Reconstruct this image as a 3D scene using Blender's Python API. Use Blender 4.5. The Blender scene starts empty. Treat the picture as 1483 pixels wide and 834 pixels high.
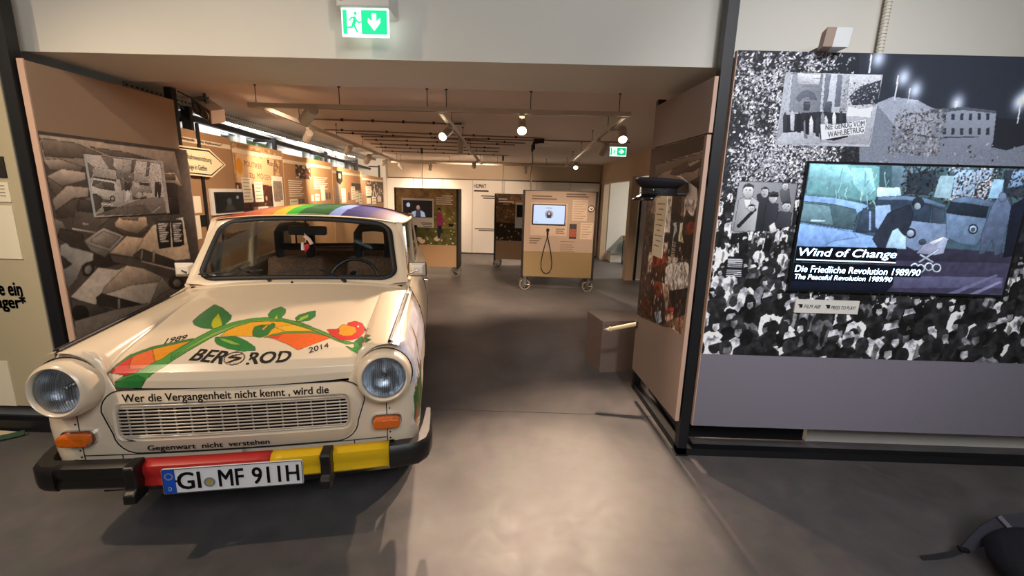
import bpy, math, random
import numpy as np
from mathutils import Vector, Matrix

random.seed(7)
RNG = np.random.default_rng(11)
SC = bpy.context.scene
COL = SC.collection
PI = math.pi

# ------------------------------------------------------------------ camera
cam_data = bpy.data.cameras.new('camera')
cam = bpy.data.objects.new('camera', cam_data)
COL.objects.link(cam)
SC.camera = cam
cam_data.sensor_width = 36.0
cam_data.lens = 644.0 / 1483.0 * 36.0
cam_data.clip_start = 0.02
PITCH, ROLL, YAW = math.radians(12.02), math.radians(-1.56), math.radians(.70)
_f = Vector((-math.sin(YAW), math.cos(YAW), 0)); _r = Vector((math.cos(YAW), math.sin(YAW), 0)); _u = Vector((0, 0, 1))
_f2 = math.cos(PITCH) * _f - math.sin(PITCH) * _u
_u2 = math.cos(PITCH) * _u + math.sin(PITCH) * _f
_r2 = math.cos(ROLL) * _r - math.sin(ROLL) * _u2
_u3 = math.sin(ROLL) * _r + math.cos(ROLL) * _u2
cam.matrix_world = Matrix(((_r2.x, _u3.x, -_f2.x, 0), (_r2.y, _u3.y, -_f2.y, 0), (_r2.z, _u3.z, -_f2.z, 1.515), (0, 0, 0, 1)))

# ------------------------------------------------------------------ world, light, exposure
world = bpy.data.worlds.new('world')
SC.world = world
world.use_nodes = True
bg = world.node_tree.nodes['Background']
bg.inputs['Color'].default_value = (.80, .90, 1.0, 1)
bg.inputs['Strength'].default_value = .9
SC.view_settings.view_transform = 'Standard'
SC.view_settings.look = 'None'
SC.view_settings.exposure = 0.45
SC.view_settings.gamma = 1.0
SC.view_settings.use_curve_mapping = False

WARM = (1.0, .73, .52)
def lamp(name, kind, loc, target, power, color=WARM, size=.05, angle=70, blend=.6):
    d = bpy.data.lights.new(name, kind)
    d.energy = power
    d.color = color
    if kind == 'SPOT':
        d.spot_size = math.radians(angle); d.spot_blend = blend; d.shadow_soft_size = size
    if kind == 'AREA':
        d.shape = 'RECTANGLE'; d.size = size; d.size_y = size * .6
    o = bpy.data.objects.new(name, d)
    COL.objects.link(o)
    o.location = loc
    o.rotation_euler = (Vector(target) - Vector(loc)).to_track_quat('-Z', 'Y').to_euler()
    return o
# unseen lamps and added fill of the front hall, above and beside the viewer
lamp('hall_spot', 'SPOT', (-2.9, .7, 3.3), (-1.35, 2.2, .8), 140, (1, .76, .52), .05, 75, .8)
lamp('hall_spot', 'SPOT', (-3.6, -.2, 3.3), (-3.0, 2.44, 1.1), 110, (1, .80, .56), .06, 60, .8)
lamp('hall_spot', 'SPOT', (.4, .6, 3.4), (-2.55, 3.0, 1.5), 75, (1, .80, .58), .06, 40, .9)  # added unseen spot to brighten the left gateway board
lamp('hall_spot', 'SPOT', (1.0, -.6, 3.5), (1.60, 2.42, 1.50), 210, (.95, .96, 1.0), .12, 46, 1)
lamp('hall_ambient_fill', 'AREA', (1.2, -2.0, 4.0), (.9, 1.2, 1.6), 145, (.96, .97, 1.0), 3.5)  # unseen area light added for the cool ambient of the hall

# ------------------------------------------------------------------ helpers
def lin(c):
    c = np.asarray(c, float)
    return np.where(c <= .04045, c / 12.92, ((c + .055) / 1.055) ** 2.4)
def hx(s):
    return np.array([int(s[i:i + 2], 16) / 255 for i in (0, 2, 4)])
def lrgb(s):
    return tuple(float(v) for v in lin(hx(s))) + (1.0,)

MATS = {}
def mat(name, col, rough=.5, metal=0.0, noise=.06, scale=14.0, bump=0.0, emit=0.0, coat=0.0, alpha=None, trans=0.0, rvar=0.0, spec=None):
    if name in MATS: return MATS[name]
    m = bpy.data.materials.new(name); m.use_nodes = True
    nt = m.node_tree; b = nt.nodes['Principled BSDF']
    rgb = lrgb(col)
    b.inputs['Roughness'].default_value = rough
    b.inputs['Metallic'].default_value = metal
    if spec is not None: b.inputs['Specular IOR Level'].default_value = spec
    tc = nt.nodes.new('ShaderNodeTexCoord')
    nz = nt.nodes.new('ShaderNodeTexNoise'); nz.inputs['Scale'].default_value = scale; nz.inputs['Detail'].default_value = 5
    nt.links.new(tc.outputs['Object'], nz.inputs['Vector'])
    mx = nt.nodes.new('ShaderNodeMix'); mx.data_type = 'RGBA'
    mx.inputs[6].default_value = tuple(min(1, c * (1 - noise)) for c in rgb[:3]) + (1,)
    mx.inputs[7].default_value = tuple(min(1, c * (1 + noise)) for c in rgb[:3]) + (1,)
    nt.links.new(nz.outputs['Fac'], mx.inputs[0])
    nt.links.new(mx.outputs[2], b.inputs['Base Color'])
    if rvar:
        mr = nt.nodes.new('ShaderNodeMapRange')
        mr.inputs['To Min'].default_value = max(0, rough - rvar); mr.inputs['To Max'].default_value = rough + rvar
        nt.links.new(nz.outputs['Fac'], mr.inputs['Value']); nt.links.new(mr.outputs['Result'], b.inputs['Roughness'])
    if bump:
        bp = nt.nodes.new('ShaderNodeBump'); bp.inputs['Strength'].default_value = bump; bp.inputs['Distance'].default_value = .01
        nt.links.new(nz.outputs['Fac'], bp.inputs['Height']); nt.links.new(bp.outputs['Normal'], b.inputs['Normal'])
    if emit:
        nt.links.new(mx.outputs[2], b.inputs['Emission Color']); b.inputs['Emission Strength'].default_value = emit
    if coat:
        b.inputs['Coat Weight'].default_value = coat; b.inputs['Coat Roughness'].default_value = .06
    if trans: b.inputs['Transmission Weight'].default_value = trans
    if alpha is not None: b.inputs['Alpha'].default_value = alpha
    MATS[name] = m
    return m
def glass_mat(name, tint='ffffff', gloss=.5, bump=0.0):
    m = bpy.data.materials.new(name); m.use_nodes = True
    nt = m.node_tree; nt.nodes.remove(nt.nodes['Principled BSDF']); out = nt.nodes['Material Output']
    t = nt.nodes.new('ShaderNodeBsdfTransparent'); t.inputs['Color'].default_value = lrgb(tint)
    g = nt.nodes.new('ShaderNodeBsdfGlossy'); g.inputs['Roughness'].default_value = .02
    fr = nt.nodes.new('ShaderNodeFresnel'); fr.inputs['IOR'].default_value = 1.45
    k = nt.nodes.new('ShaderNodeMath'); k.operation = 'MULTIPLY'; k.inputs[1].default_value = gloss
    mx = nt.nodes.new('ShaderNodeMixShader')
    nt.links.new(fr.outputs[0], k.inputs[0]); nt.links.new(k.outputs[0], mx.inputs[0]); nt.links.new(t.outputs[0], mx.inputs[1]); nt.links.new(g.outputs[0], mx.inputs[2]); nt.links.new(mx.outputs[0], out.inputs['Surface'])
    if bump:
        n = nt.nodes.new('ShaderNodeTexNoise'); n.inputs['Scale'].default_value = 90
        b = nt.nodes.new('ShaderNodeBump'); b.inputs['Strength'].default_value = bump; b.inputs['Distance'].default_value = .004
        nt.links.new(n.outputs['Fac'], b.inputs['Height']); nt.links.new(b.outputs['Normal'], g.inputs['Normal']); nt.links.new(b.outputs['Normal'], fr.inputs['Normal'])
    MATS[name] = m
    return m
def paint_mat(name, rough=.5, coat=0.0, emit=0.0, spec=.5):
    """colour from the mesh's own colour attribute (flat print and paint)"""
    if name in MATS: return MATS[name]
    m = bpy.data.materials.new(name); m.use_nodes = True
    nt = m.node_tree; b = nt.nodes['Principled BSDF']
    a = nt.nodes.new('ShaderNodeAttribute'); a.attribute_name = 'Col'
    nt.links.new(a.outputs['Color'], b.inputs['Base Color'])
    b.inputs['Roughness'].default_value = rough; b.inputs['Specular IOR Level'].default_value = spec
    if coat: b.inputs['Coat Weight'].default_value = coat; b.inputs['Coat Roughness'].default_value = .08
    if emit:
        nt.links.new(a.outputs['Color'], b.inputs['Emission Color']); b.inputs['Emission Strength'].default_value = emit
        b.inputs['Base Color'].default_value = (0, 0, 0, 1)
        nt.links.remove(b.inputs['Base Color'].links[0])
    MATS[name] = m
    return m

class MB:
    """collects shapes, then becomes ONE mesh object"""
    def __init__(s): s.v = []; s.f = []
    def add(s, vs, fs):
        n = len(s.v); s.v += [tuple(map(float, p)) for p in vs]; s.f += [tuple(i + n for i in q) for q in fs]; return s
    def box(s, c, d, rz=0.0, m=None):
        x, y, z = (k / 2 for k in d)
        vs = [(-x, -y, -z), (x, -y, -z), (x, y, -z), (-x, y, -z), (-x, -y, z), (x, -y, z), (x, y, z), (-x, y, z)]
        R = m if m is not None else Matrix.Rotation(rz, 3, 'Z')
        vs = [R @ Vector(p) + Vector(c) for p in vs]
        return s.add(vs, [(3, 2, 1, 0), (4, 5, 6, 7), (0, 1, 5, 4), (1, 2, 6, 5), (2, 3, 7, 6), (3, 0, 4, 7)])
    def bb(s, x0, x1, y0, y1, z0, z1):
        return s.box(((x0 + x1) / 2, (y0 + y1) / 2, (z0 + z1) / 2), (abs(x1 - x0), abs(y1 - y0), abs(z1 - z0)))
    def hexa(s, lo, hi):
        """two matching quads (4 points each) joined to a solid"""
        return s.add(list(lo) + list(hi), [(3, 2, 1, 0), (4, 5, 6, 7), (0, 1, 5, 4), (1, 2, 6, 5), (2, 3, 7, 6), (3, 0, 4, 7)])
    def prism(s, poly, ext):
        """3D polygon pushed along ext"""
        n = len(poly); e = Vector(ext)
        vs = [Vector(p) for p in poly] + [Vector(p) + e for p in poly]
        return s.add(vs, [tuple(range(n))[::-1], tuple(range(n, 2 * n))] + [(i, (i + 1) % n, n + (i + 1) % n, n + i) for i in range(n)])
    def cyl(s, p0, p1, r0, r1=None, n=16, caps=True):
        r1 = r0 if r1 is None else r1
        p0, p1 = Vector(p0), Vector(p1); d = (p1 - p0).normalized()
        a = d.orthogonal().normalized(); b = d.cross(a)
        vs = []
        for p, r in ((p0, r0), (p1, r1)):
            vs += [p + r * (math.cos(2 * PI * i / n) * a + math.sin(2 * PI * i / n) * b) for i in range(n)]
        fs = [(i, (i + 1) % n, n + (i + 1) % n, n + i) for i in range(n)]
        if caps: fs += [tuple(range(n))[::-1], tuple(range(n, 2 * n))]
        return s.add(vs, fs)
    def lathe(s, o, d, prof, n=28):
        """profile [(radius, height)] turned about the line o + d"""
        o, d = Vector(o), Vector(d).normalized(); a = d.orthogonal().normalized(); b = d.cross(a)
        vs = []; fs = []
        for r, h in prof:
            vs += [o + h * d + r * (math.cos(2 * PI * i / n) * a + math.sin(2 * PI * i / n) * b) for i in range(n)]
        for k in range(len(prof) - 1):
            fs += [(k * n + i, k * n + (i + 1) % n, (k + 1) * n + (i + 1) % n, (k + 1) * n + i) for i in range(n)]
        return s.add(vs, fs)
    def tube(s, path, r, n=8, closed=False, flat=1.0):
        P = [Vector(p) for p in path]; m = len(P); vs = []; fs = []
        up = None
        for i in range(m):
            t = (P[(i + 1) % m] - P[i - 1]) if closed else (P[min(i + 1, m - 1)] - P[max(i - 1, 0)])
            t.normalize()
            if up is None: up = t.orthogonal().normalized()
            a = (up - up.dot(t) * t).normalized(); up = a; b = t.cross(a)
            vs += [P[i] + r * (math.cos(2 * PI * k / n) * a + flat * math.sin(2 * PI * k / n) * b) for k in range(n)]
        for i in range(m if closed else m - 1):
            j = (i + 1) % m
            fs += [(i * n + k, i * n + (k + 1) % n, j * n + (k + 1) % n, j * n + k) for k in range(n)]
        if not closed: fs += [tuple(range(n))[::-1], tuple((m - 1) * n + k for k in range(n))]
        return s.add(vs, fs)
    def grid(s, fn, nu, nv):
        vs = [fn(i / nu, j / nv) for j in range(nv + 1) for i in range(nu + 1)]
        w = nu + 1
        return s.add(vs, [(j * w + i, j * w + i + 1, (j + 1) * w + i + 1, (j + 1) * w + i) for j in range(nv) for i in range(nu)])

def link(o, parent=None):
    COL.objects.link(o)
    if parent is not None: o.parent = parent
    return o
def obj(name, mb, m, parent=None, smooth=None, bevel=0.0, solid=0.0, loc=None):
    me = bpy.data.meshes.new(name)
    me.from_pydata(mb.v, [], mb.f); me.update()  # black sheet added to stand for the shade inside the cavity
    if m is not None: me.materials.append(m)
    if smooth:
        me.shade_smooth(); me.set_sharp_from_angle(angle=math.radians(smooth))
    o = link(bpy.data.objects.new(name, me), parent)
    if loc is not None: o.location = loc
    if solid:
        k = o.modifiers.new('thickness', 'SOLIDIFY'); k.thickness = solid; k.offset = -1
    if bevel:
        k = o.modifiers.new('bevel', 'BEVEL'); k.width = bevel; k.segments = 2; k.limit_method = 'ANGLE'
    return o
def tag(o, label, cat, group=None):
    o['label'] = label; o['category'] = cat
    if group: o['group'] = group
    return o
def thing(name, label, cat, loc=(0, 0, 0), rz=0.0, group=None):
    o = bpy.data.objects.new(name, None); o.empty_display_size = .1
    link(o); o.location = loc; o.rotation_euler = (0, 0, rz)
    return tag(o, label, cat, group)
def struct(name, mb, m, **k):
    o = obj(name, mb, m, **k); o['kind'] = 'structure'; return o
def copy_tree(o, parent=None):
    c = o.copy(); link(c, parent)
    for ch in list(o.children): copy_tree(ch, c)
    return c

# ------------------------------------------------------------------ prints: painted colour grids
def fbm(h, w, cells, octaves=4, seed=0):
    g = np.random.default_rng(seed); out = np.zeros((h, w)); amp = 1.0; tot = 0
    for o in range(octaves):
        n = max(2, int(cells * 2 ** o)); m = max(2, int(n * h / w))
        r = g.random((m + 2, n + 2))
        y = np.linspace(0, m, h); x = np.linspace(0, n, w)
        yi = y.astype(int); xi = x.astype(int); fy = (y - yi)[:, None]; fx = (x - xi)[None]
        fy = fy * fy * (3 - 2 * fy); fx = fx * fx * (3 - 2 * fx)
        a = r[yi][:, xi]; b = r[yi][:, xi + 1]; c = r[yi + 1][:, xi]; d = r[yi + 1][:, xi + 1]
        out += amp * ((a * (1 - fx) + b * fx) * (1 - fy) + (c * (1 - fx) + d * fx) * fy); tot += amp; amp *= .55
    return out / tot
class Canvas:
    def __init__(s, w, h, bg):
        s.w, s.h = w, h; s.p = np.empty((h, w, 3)); s.p[:] = hx(bg) if isinstance(bg, str) else bg
    def mask(s, poly):
        P = np.asarray(poly, float) * (s.w - 1, s.h - 1)
        x0, y0 = np.floor(P.min(0)).astype(int); x1, y1 = np.ceil(P.max(0)).astype(int)
        x0, y0, x1, y1 = max(x0, 0), max(y0, 0), min(x1, s.w - 1), min(y1, s.h - 1)
        if x1 < x0 or y1 < y0: return None
        X, Y = np.meshgrid(np.arange(x0, x1 + 1), np.arange(y0, y1 + 1)); ins = np.zeros(X.shape, bool)
        n = len(P)
        for i in range(n):
            ax, ay = P[i]; bx, by = P[(i + 1) % n]
            if ay == by: continue
            c = ((ay > Y) != (by > Y)) & (X < (bx - ax) * (Y - ay) / (by - ay) + ax)
            ins ^= c
        return (slice(y0, y1 + 1), slice(x0, x1 + 1)), ins
    def poly(s, pts, col, var=0.0, grad=0.0):
        r = s.mask(pts)
        if r is None: return s
        c = hx(col) if isinstance(col, str) else np.asarray(col)
        sub = s.p[r[0]]
        k = 1 + var * (RNG.random(r[1].shape) - .5) if var else np.ones(r[1].shape)
        if grad:
            h, w = r[1].shape; a = RNG.random() * 2 * PI
            k = k * (1 + grad * (math.sin(a) * .6 * (np.linspace(0, 1, w)[None] - .5) + (abs(math.cos(a)) + .3) * (np.linspace(0, 1, h)[:, None] - .5)))
        sub[r[1]] = np.clip(c * k[..., None], 0, 1)[r[1]]
        return s
    def polys(s, lst, var=0.0, grad=0.0, edge=0.0):
        for c, p in lst:
            if edge: s.stroke(list(p) + [p[0]], edge, hx(c) * .45)
            s.poly(p, c, var, grad)
        return s
    def glow(s, cx, cy, rx, ry, amp):
        X, Y = np.meshgrid(np.linspace(0, 1, s.w), np.linspace(0, 1, s.h))
        s.p = np.clip(s.p + amp * np.exp(-((X - cx) / rx) ** 2 - ((Y - cy) / ry) ** 2)[..., None] * np.array((.92, .97, 1.05)), 0, 1); return s
    def dabs(s, n, box, size, tones, seed, keep=None):
        g = random.Random(seed); asp = s.w / s.h
        for _ in range(n):
            x, y = g.uniform(box[0], box[2]), g.uniform(box[1], box[3])
            if keep and g.random() > keep(x, y): continue
            t = g.uniform(*tones); r = g.uniform(.5, 1.2) * size; a = g.uniform(0, PI)
            dx, dy = r * math.cos(a), r * math.sin(a)
            s.poly([(x - dx, y - dy * asp), (x - dy * .5, y + dx * .5 * asp), (x + dx, y + dy * asp), (x + dy * .5, y - dx * .5 * asp)], (t, t, min(1, t * 1.06)))
        return s
    def ell(s, cx, cy, rx, ry, col, rot=0.0):
        t = np.linspace(0, 2 * PI, 15)[:-1]
        x = rx * np.cos(t); y = ry * np.sin(t)
        return s.poly(np.stack([cx + x * math.cos(rot) - y * math.sin(rot), cy + x * math.sin(rot) + y * math.cos(rot)], 1), col)
    def rect(s, x0, y0, x1, y1, col): return s.poly([(x0, y0), (x1, y0), (x1, y1), (x0, y1)], col)
    def stroke(s, pts, wd, col):
        """outline of half-width wd (in canvas fractions of the width)"""
        asp = s.w / s.h
        for (ax, ay), (bx, by) in zip(pts[:-1], pts[1:]):
            dx, dy = bx - ax, (by - ay) / asp; L = math.hypot(dx, dy) or 1
            nx, ny = -dy / L * wd, dx / L * wd * asp
            s.poly([(ax + nx, ay + ny), (bx + nx, by + ny), (bx - nx, by - ny), (ax - nx, ay - ny)], col)
        return s
    def lines(s, x0, y0, x1, y1, n, col, fill=.45, seed=0):
        """paragraph of n short printed lines, top to bottom"""
        g = random.Random(seed)
        for i in range(n):
            t = y1 - (i + .25) * (y1 - y0) / n
            s.rect(x0, t - fill * (y1 - y0) / n, x0 + (x1 - x0) * (g.uniform(.75, 1) if i < n - 1 else .55), t, col)
        return s
    def blur(s, k=1):
        for _ in range(k):
            q = np.pad(s.p, ((1, 1), (1, 1), (0, 0)), 'edge')
            s.p = (q[:-2, 1:-1] + q[2:, 1:-1] + q[1:-1, :-2] + q[1:-1, 2:] + 4 * q[1:-1, 1:-1]) / 8
        return s
    def noise(s, cells, amp, seed, box=None):
        k = 1 + amp * (fbm(s.h, s.w, cells, 4, seed) - .5) * 2
        if box is None: s.p *= k[..., None]
        else:
            x0, y0, x1, y1 = (int(v) for v in (box[0] * s.w, box[1] * s.h, box[2] * s.w, box[3] * s.h))
            s.p[y0:y1, x0:x1] *= k[y0:y1, x0:x1, None]
        s.p = np.clip(s.p, 0, 1); return s
def paint_mesh(me, cols):
    a = me.color_attributes.new('Col', 'FLOAT_COLOR', 'POINT')
    c = np.ones((len(cols), 4), np.float32); c[:, :3] = lin(cols)
    a.data.foreach_set('color', c.ravel())
def grid_mesh(name, V, w, h, cols, m, parent=None, smooth=False):
    """V: (h*w,3) points row by row; cols: (h*w,3) sRGB"""
    me = bpy.data.meshes.new(name)
    i = np.arange((h - 1) * (w - 1)); r = i // (w - 1); c = i % (w - 1); a = r * w + c
    F = np.stack([a, a + 1, a + w + 1, a + w], 1)
    me.vertices.add(len(V)); me.vertices.foreach_set('co', np.asarray(V, np.float32).ravel())
    me.loops.add(F.size); me.loops.foreach_set('vertex_index', F.astype(np.int32).ravel())
    me.polygons.add(len(F)); me.polygons.foreach_set('loop_start', np.arange(0, F.size, 4, dtype=np.int32))
    me.update(calc_edges=True)
    if smooth: me.shade_smooth()
    me.materials.append(m); paint_mesh(me, cols)
    return link(bpy.data.objects.new(name, me), parent)
def flat_print(name, cv, p0, px, py, m, parent=None):
    """flat print: canvas laid on the parallelogram p0, p0->px, p0->py"""
    p0, px, py = (np.array(q, float) for q in (p0, px, py))
    u = np.linspace(0, 1, cv.w); v = np.linspace(0, 1, cv.h); U, V = np.meshgrid(u, v)
    P = p0 + U[..., None] * (px - p0) + V[..., None] * (py - p0)
    return grid_mesh(name, P.reshape(-1, 3), cv.w, cv.h, cv.p.reshape(-1, 3), m, parent)

# ------------------------------------------------------------------ lettering: every string once, as flat meshes
STRINGS = {}
def prepare_text(specs):
    made = []
    for key, (body, bold, shear) in specs.items():
        c = bpy.data.curves.new('t', 'FONT'); c.body = body; c.offset = bold; c.shear = shear; c.resolution_u = 3
        c.offset = 0.0
        o = bpy.data.objects.new('t', c); COL.objects.link(o); made.append((key, o, c, bold))
    dg = bpy.context.evaluated_depsgraph_get(); dg.update()
    for key, o, c, bold in made:
        e = o.evaluated_get(dg); me = e.to_mesh()
        V = np.array([v.co[:2] for v in me.vertices]); F = [tuple(p.vertices) for p in me.polygons]
        e.to_mesh_clear()
        if bold:                                            # heavier strokes: the outline laid over itself, slightly shifted
            n = len(V); V = np.concatenate([V + np.array(q) * bold for q in ((-1, -.6), (1, -.6), (0, 0), (-1, .6), (1, .6))]); F = [tuple(i + n * k for i in f) for k in range(5) for f in F]
        lo, hi = V.min(0), V.max(0)
        STRINGS[key] = ((V - lo) / (hi - lo), F, float((hi - lo)[0] / (hi - lo)[1]))
    for key, o, c, bold in made:
        bpy.data.objects.remove(o); bpy.data.curves.remove(c)
def put_text(name, key, fn, m, parent=None):
    V, F, asp = STRINGS[key]
    return obj(name, MB().add([fn(float(x), float(y)) for x, y in V], F), m, parent)
def on_plane(p0, px, py):
    p0, px, py = Vector(p0), Vector(px), Vector(py)
    return lambda x, y: p0 + x * (px - p0) + y * (py - p0)
T_ = lambda s, b=0.0, k=0.0: (s, b, k)
prepare_text({
 '1989': T_('1989', .012, .25), '2014': T_('2014', .012, .1), 'BER': T_('BER', .03, .1), 'ROD': T_('ROD', .03, .15),
 'wer': T_('Wer die Vergangenheit nicht kennt , wird die', .018), 'gegenwart': T_('Gegenwart  nicht  verstehen', .018),
 'GI': T_('GI', .02), 'MF': T_('MF', .02), '911H': T_('911H', .02), 'D': T_('D', .02),
 'wind': T_('Wind of Change', .010, .16), 'die': T_('Die Friedliche Revolution 1989/90', .004, .12), 'the': T_('The Peaceful Revolution 1989/90', .004, .12),
 'film': T_('FILM AB!', .006, .2), 'press': T_('PRESS TO PLAY!', .006, .2), 'nie': T_('NIE GENUG VOM', .0), 'wahl': T_('WAHLBETRUG', .0),
 'e ein': T_('e ein', .035), 'ager': T_('ager*', .035), 'sign1': T_('staufnahmeeinrichtung', .008), 'sign2': T_('chtlinge in Gie\u00dfen', .008),
 'nahme': T_('nahmestelle', .02), 'asyl': T_('f\u00fcr Asylbewerber*', .02), 'politiker': T_('POLITIKER', .0), 'zu': T_('zu', .0), 'moegen': T_('M\u00d6GEN', .0), 'recht': T_('Recht', .01),
 'heimat': T_('HEIMAT', .02),
})

# ------------------------------------------------------------------ materials
WHITE_WALL = mat('white_wall_paint', 'd6d2c8', .85, noise=.03, scale=3)
WHITE_PANEL = mat('white_lacquered_board', 'd8d2c8', .6, noise=.02)
CEIL = mat('ceiling_paint', 'e0d2c6', .9, noise=.05, scale=2)
BLACK_STEEL = mat('black_steel', '15161a', .45, noise=.2)
DARK_STEEL = mat('dark_grey_metal', '2e2c2b', .4, .3)
PANEL_TAUPE = mat('taupe_board', '8d7d75', .75, noise=.04, scale=60)
PANEL_GREY = mat('violet_grey_board', '7d7884', .75, noise=.05, scale=60)
PANEL_EDGE = mat('board_edge', 'c9a793', .7)
PANEL_TAN = mat('tan_board', 'b08a5f', .7, noise=.04)
PAPER = mat('cream_paper', 'e6dcc4', .8, noise=.02)
INK = mat('black_ink', '14110f', .7)
PRINT = paint_mat('printed_photo', .55, spec=.3)
CREAM_INK = mat('cream_ink', 'ece2cc', .7)
WHITE_PLASTIC = mat('white_plastic', 'dcd8d0', .4)
GREY_PLASTIC = mat('grey_plastic', '8f8a86', .45)
BLACK_RUBBER = mat('black_rubber', '17161a', .55, noise=.2, bump=.1, scale=60)
BLACK_PLASTIC = mat('black_plastic', '141416', .35, noise=.15)
CHROME = mat('chrome', 'd4d4d4', .12, 1.0, noise=.02)
STEEL = mat('brushed_steel', 'a8a5a0', .3, 1.0)
GLASS = glass_mat('clear_glass', 'f4f8f6', .6)

def floor_material():
    m = bpy.data.materials.new('polished_concrete'); m.use_nodes = True
    nt = m.node_tree; b = nt.nodes['Principled BSDF']; N = nt.nodes.new; L = nt.links.new
    tc = N('ShaderNodeTexCoord'); n1 = N('ShaderNodeTexNoise'); n1.inputs['Scale'].default_value = 1.1; n1.inputs['Detail'].default_value = 7; n1.inputs['Roughness'].default_value = .62
    n2 = N('ShaderNodeTexNoise'); n2.inputs['Scale'].default_value = 9; n2.inputs['Detail'].default_value = 8; n2.inputs['Distortion'].default_value = .6
    L(tc.outputs['Object'], n1.inputs['Vector']); L(tc.outputs['Object'], n2.inputs['Vector'])
    r = N('ShaderNodeValToRGB'); r.color_ramp.elements[0].position = .32; r.color_ramp.elements[0].color = lrgb('4c4546'); r.color_ramp.elements[1].position = .72; r.color_ramp.elements[1].color = lrgb('6c6362')
    L(n1.outputs['Fac'], r.inputs['Fac'])
    mx = N('ShaderNodeMix'); mx.data_type = 'RGBA'; mx.blend_type = 'OVERLAY'; mx.inputs[0].default_value = .35
    L(r.outputs['Color'], mx.inputs[6]); L(n2.outputs['Color'], mx.inputs[7])
    hs = N('ShaderNodeHueSaturation'); hs.inputs['Saturation'].default_value = .45; L(mx.outputs[2], hs.inputs['Color'])
    L(hs.outputs['Color'], b.inputs['Base Color'])
    mr = N('ShaderNodeMapRange'); mr.inputs['To Min'].default_value = .36; mr.inputs['To Max'].default_value = .56; L(n2.outputs['Fac'], mr.inputs['Value']); L(mr.outputs['Result'], b.inputs['Roughness'])
    bp = N('ShaderNodeBump'); bp.inputs['Strength'].default_value = .04; bp.inputs['Distance'].default_value = .01; L(n2.outputs['Fac'], bp.inputs['Height']); L(bp.outputs['Normal'], b.inputs['Normal'])
    return m
FLOOR = floor_material()

# ------------------------------------------------------------------ the setting
FRONT_Y, SOFFIT, CEIL_Z, BACK_Y = 2.55, 2.19, 2.24, 11.1
m = MB()
JOINT = 2.904                                                     # the saw-cut joint across the floor
m.bb(-9, 9, -7, JOINT - .003, -.2, 0).bb(-9, 9, JOINT + .003, 15, -.2, 0).bb(-9, 9, JOINT - .003, JOINT + .003, -.2, -.006)
struct('floor', m, FLOOR)
HALL = mat('hall_plaster', 'cfcbc2', .9, noise=.03)
struct('wall_hall_left', MB().bb(-6.2, -6, -6, FRONT_Y, 0, 4.2), HALL)
struct('wall_hall_right', MB().bb(6.5, 6.7, -6, FRONT_Y, 0, 4.2), HALL)
struct('wall_hall_rear', MB().bb(-6, 6.5, -6.2, -6, 0, 4.2), HALL)
struct('ceiling_hall', MB().bb(-6.2, 6.7, -6.2, 3.2, 4.2, 4.4), HALL)
struct('wall_front', MB().bb(-6, 6.5, FRONT_Y, 3.20, SOFFIT, 4.2), WHITE_WALL)
struct('wall_front_side', MB().bb(1.89, 6.5, 2.64, 2.80, 0, SOFFIT), WHITE_WALL)
struct('wall_front_left', MB().bb(-6, -3.05, 2.64, 2.80, 0, SOFFIT), WHITE_WALL)
struct('ceiling', MB().bb(-4.6, 4.8, 3.20, BACK_Y + .2, CEIL_Z, CEIL_Z + .2), CEIL)
# back wall: plaster above, white board partition below with a shadow gap
struct('wall_back', MB().bb(-4.6, 4.8, BACK_Y + .12, BACK_Y + .3, 0, CEIL_Z), mat('beige_plaster', 'b9a892', .85, noise=.03))
parts = [(-3.3, -2.62), (-2.61, -1.90), (-1.89, -1.17), (-1.16, -.40), (-.39, .40), (.41, 1.20), (1.21, 1.93)]
wb = bpy.data.objects.new('trim_1', None); link(wb); wb['kind'] = 'structure'
for a, b in parts:
    obj('panel', MB().bb(a, b, BACK_Y, BACK_Y + .04, .03, 1.80), WHITE_PANEL, wb)
obj('plinth', MB().bb(-3.3, 1.93, BACK_Y + .02, BACK_Y + .06, 0, .05), BLACK_STEEL, wb)
obj('shadow_gap', MB().bb(-3.3, 1.93, BACK_Y + .06, BACK_Y + .10, 1.78, 1.83), BLACK_STEEL, wb)
x0 = -1.13
put_text('lettering', 'heimat', on_plane((x0, BACK_Y - .002, 1.62), (x0 + .30, BACK_Y - .002, 1.62), (x0, BACK_Y - .002, 1.71)), INK, wb)
obj('text_line', MB().bb(x0, x0 + .36, BACK_Y - .002, BACK_Y, 1.53, 1.57), INK, wb)
for i, (a, z, w) in enumerate(((-.95, 1.42, .5), (-.9, 1.37, .42), (-1.1, .62, .6), (-1.0, .58, .45), (-1.72, 1.50, .28), (-1.70, 1.36, .2))):
    obj('text_line', MB().bb(a, a + w, BACK_Y - .002, BACK_Y, z, z + .022), INK, wb)

# right wall of the back room with two openings
m = MB()
RW = 1.97
BEIGE = mat('beige_wall_paint', 'c3ad93', .85, noise=.03, scale=3)
m.bb(RW, RW + .14, 10.75, BACK_Y + .1, 0, CEIL_Z).bb(RW, RW + .14, 8.08, 8.30, 0, CEIL_Z).bb(RW, RW + .14, 8.30, 10.75, 1.80, CEIL_Z)
m.bb(RW, RW + .14, 5.6, 8.08, 1.86, CEIL_Z).bb(RW, RW + .14, 3.2, 5.6, 0, CEIL_Z)
struct('wall_right', m, BEIGE)
struct('wall_side_room', MB().bb(RW + .14, 4.8, 10.72, 10.85, 0, CEIL_Z).bb(4.6, 4.8, 3.2, 10.72, 0, CEIL_Z), WHITE_WALL)
struct('door_1', MB().bb(RW + .20, RW + .90, 8.12, 8.16, .02, 1.85), WHITE_PANEL)
obj('door_edge', MB().bb(RW + .16, RW + .20, 8.10, 8.17, 0, 1.45), BLACK_STEEL, bpy.data.objects['door_1'])

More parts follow.
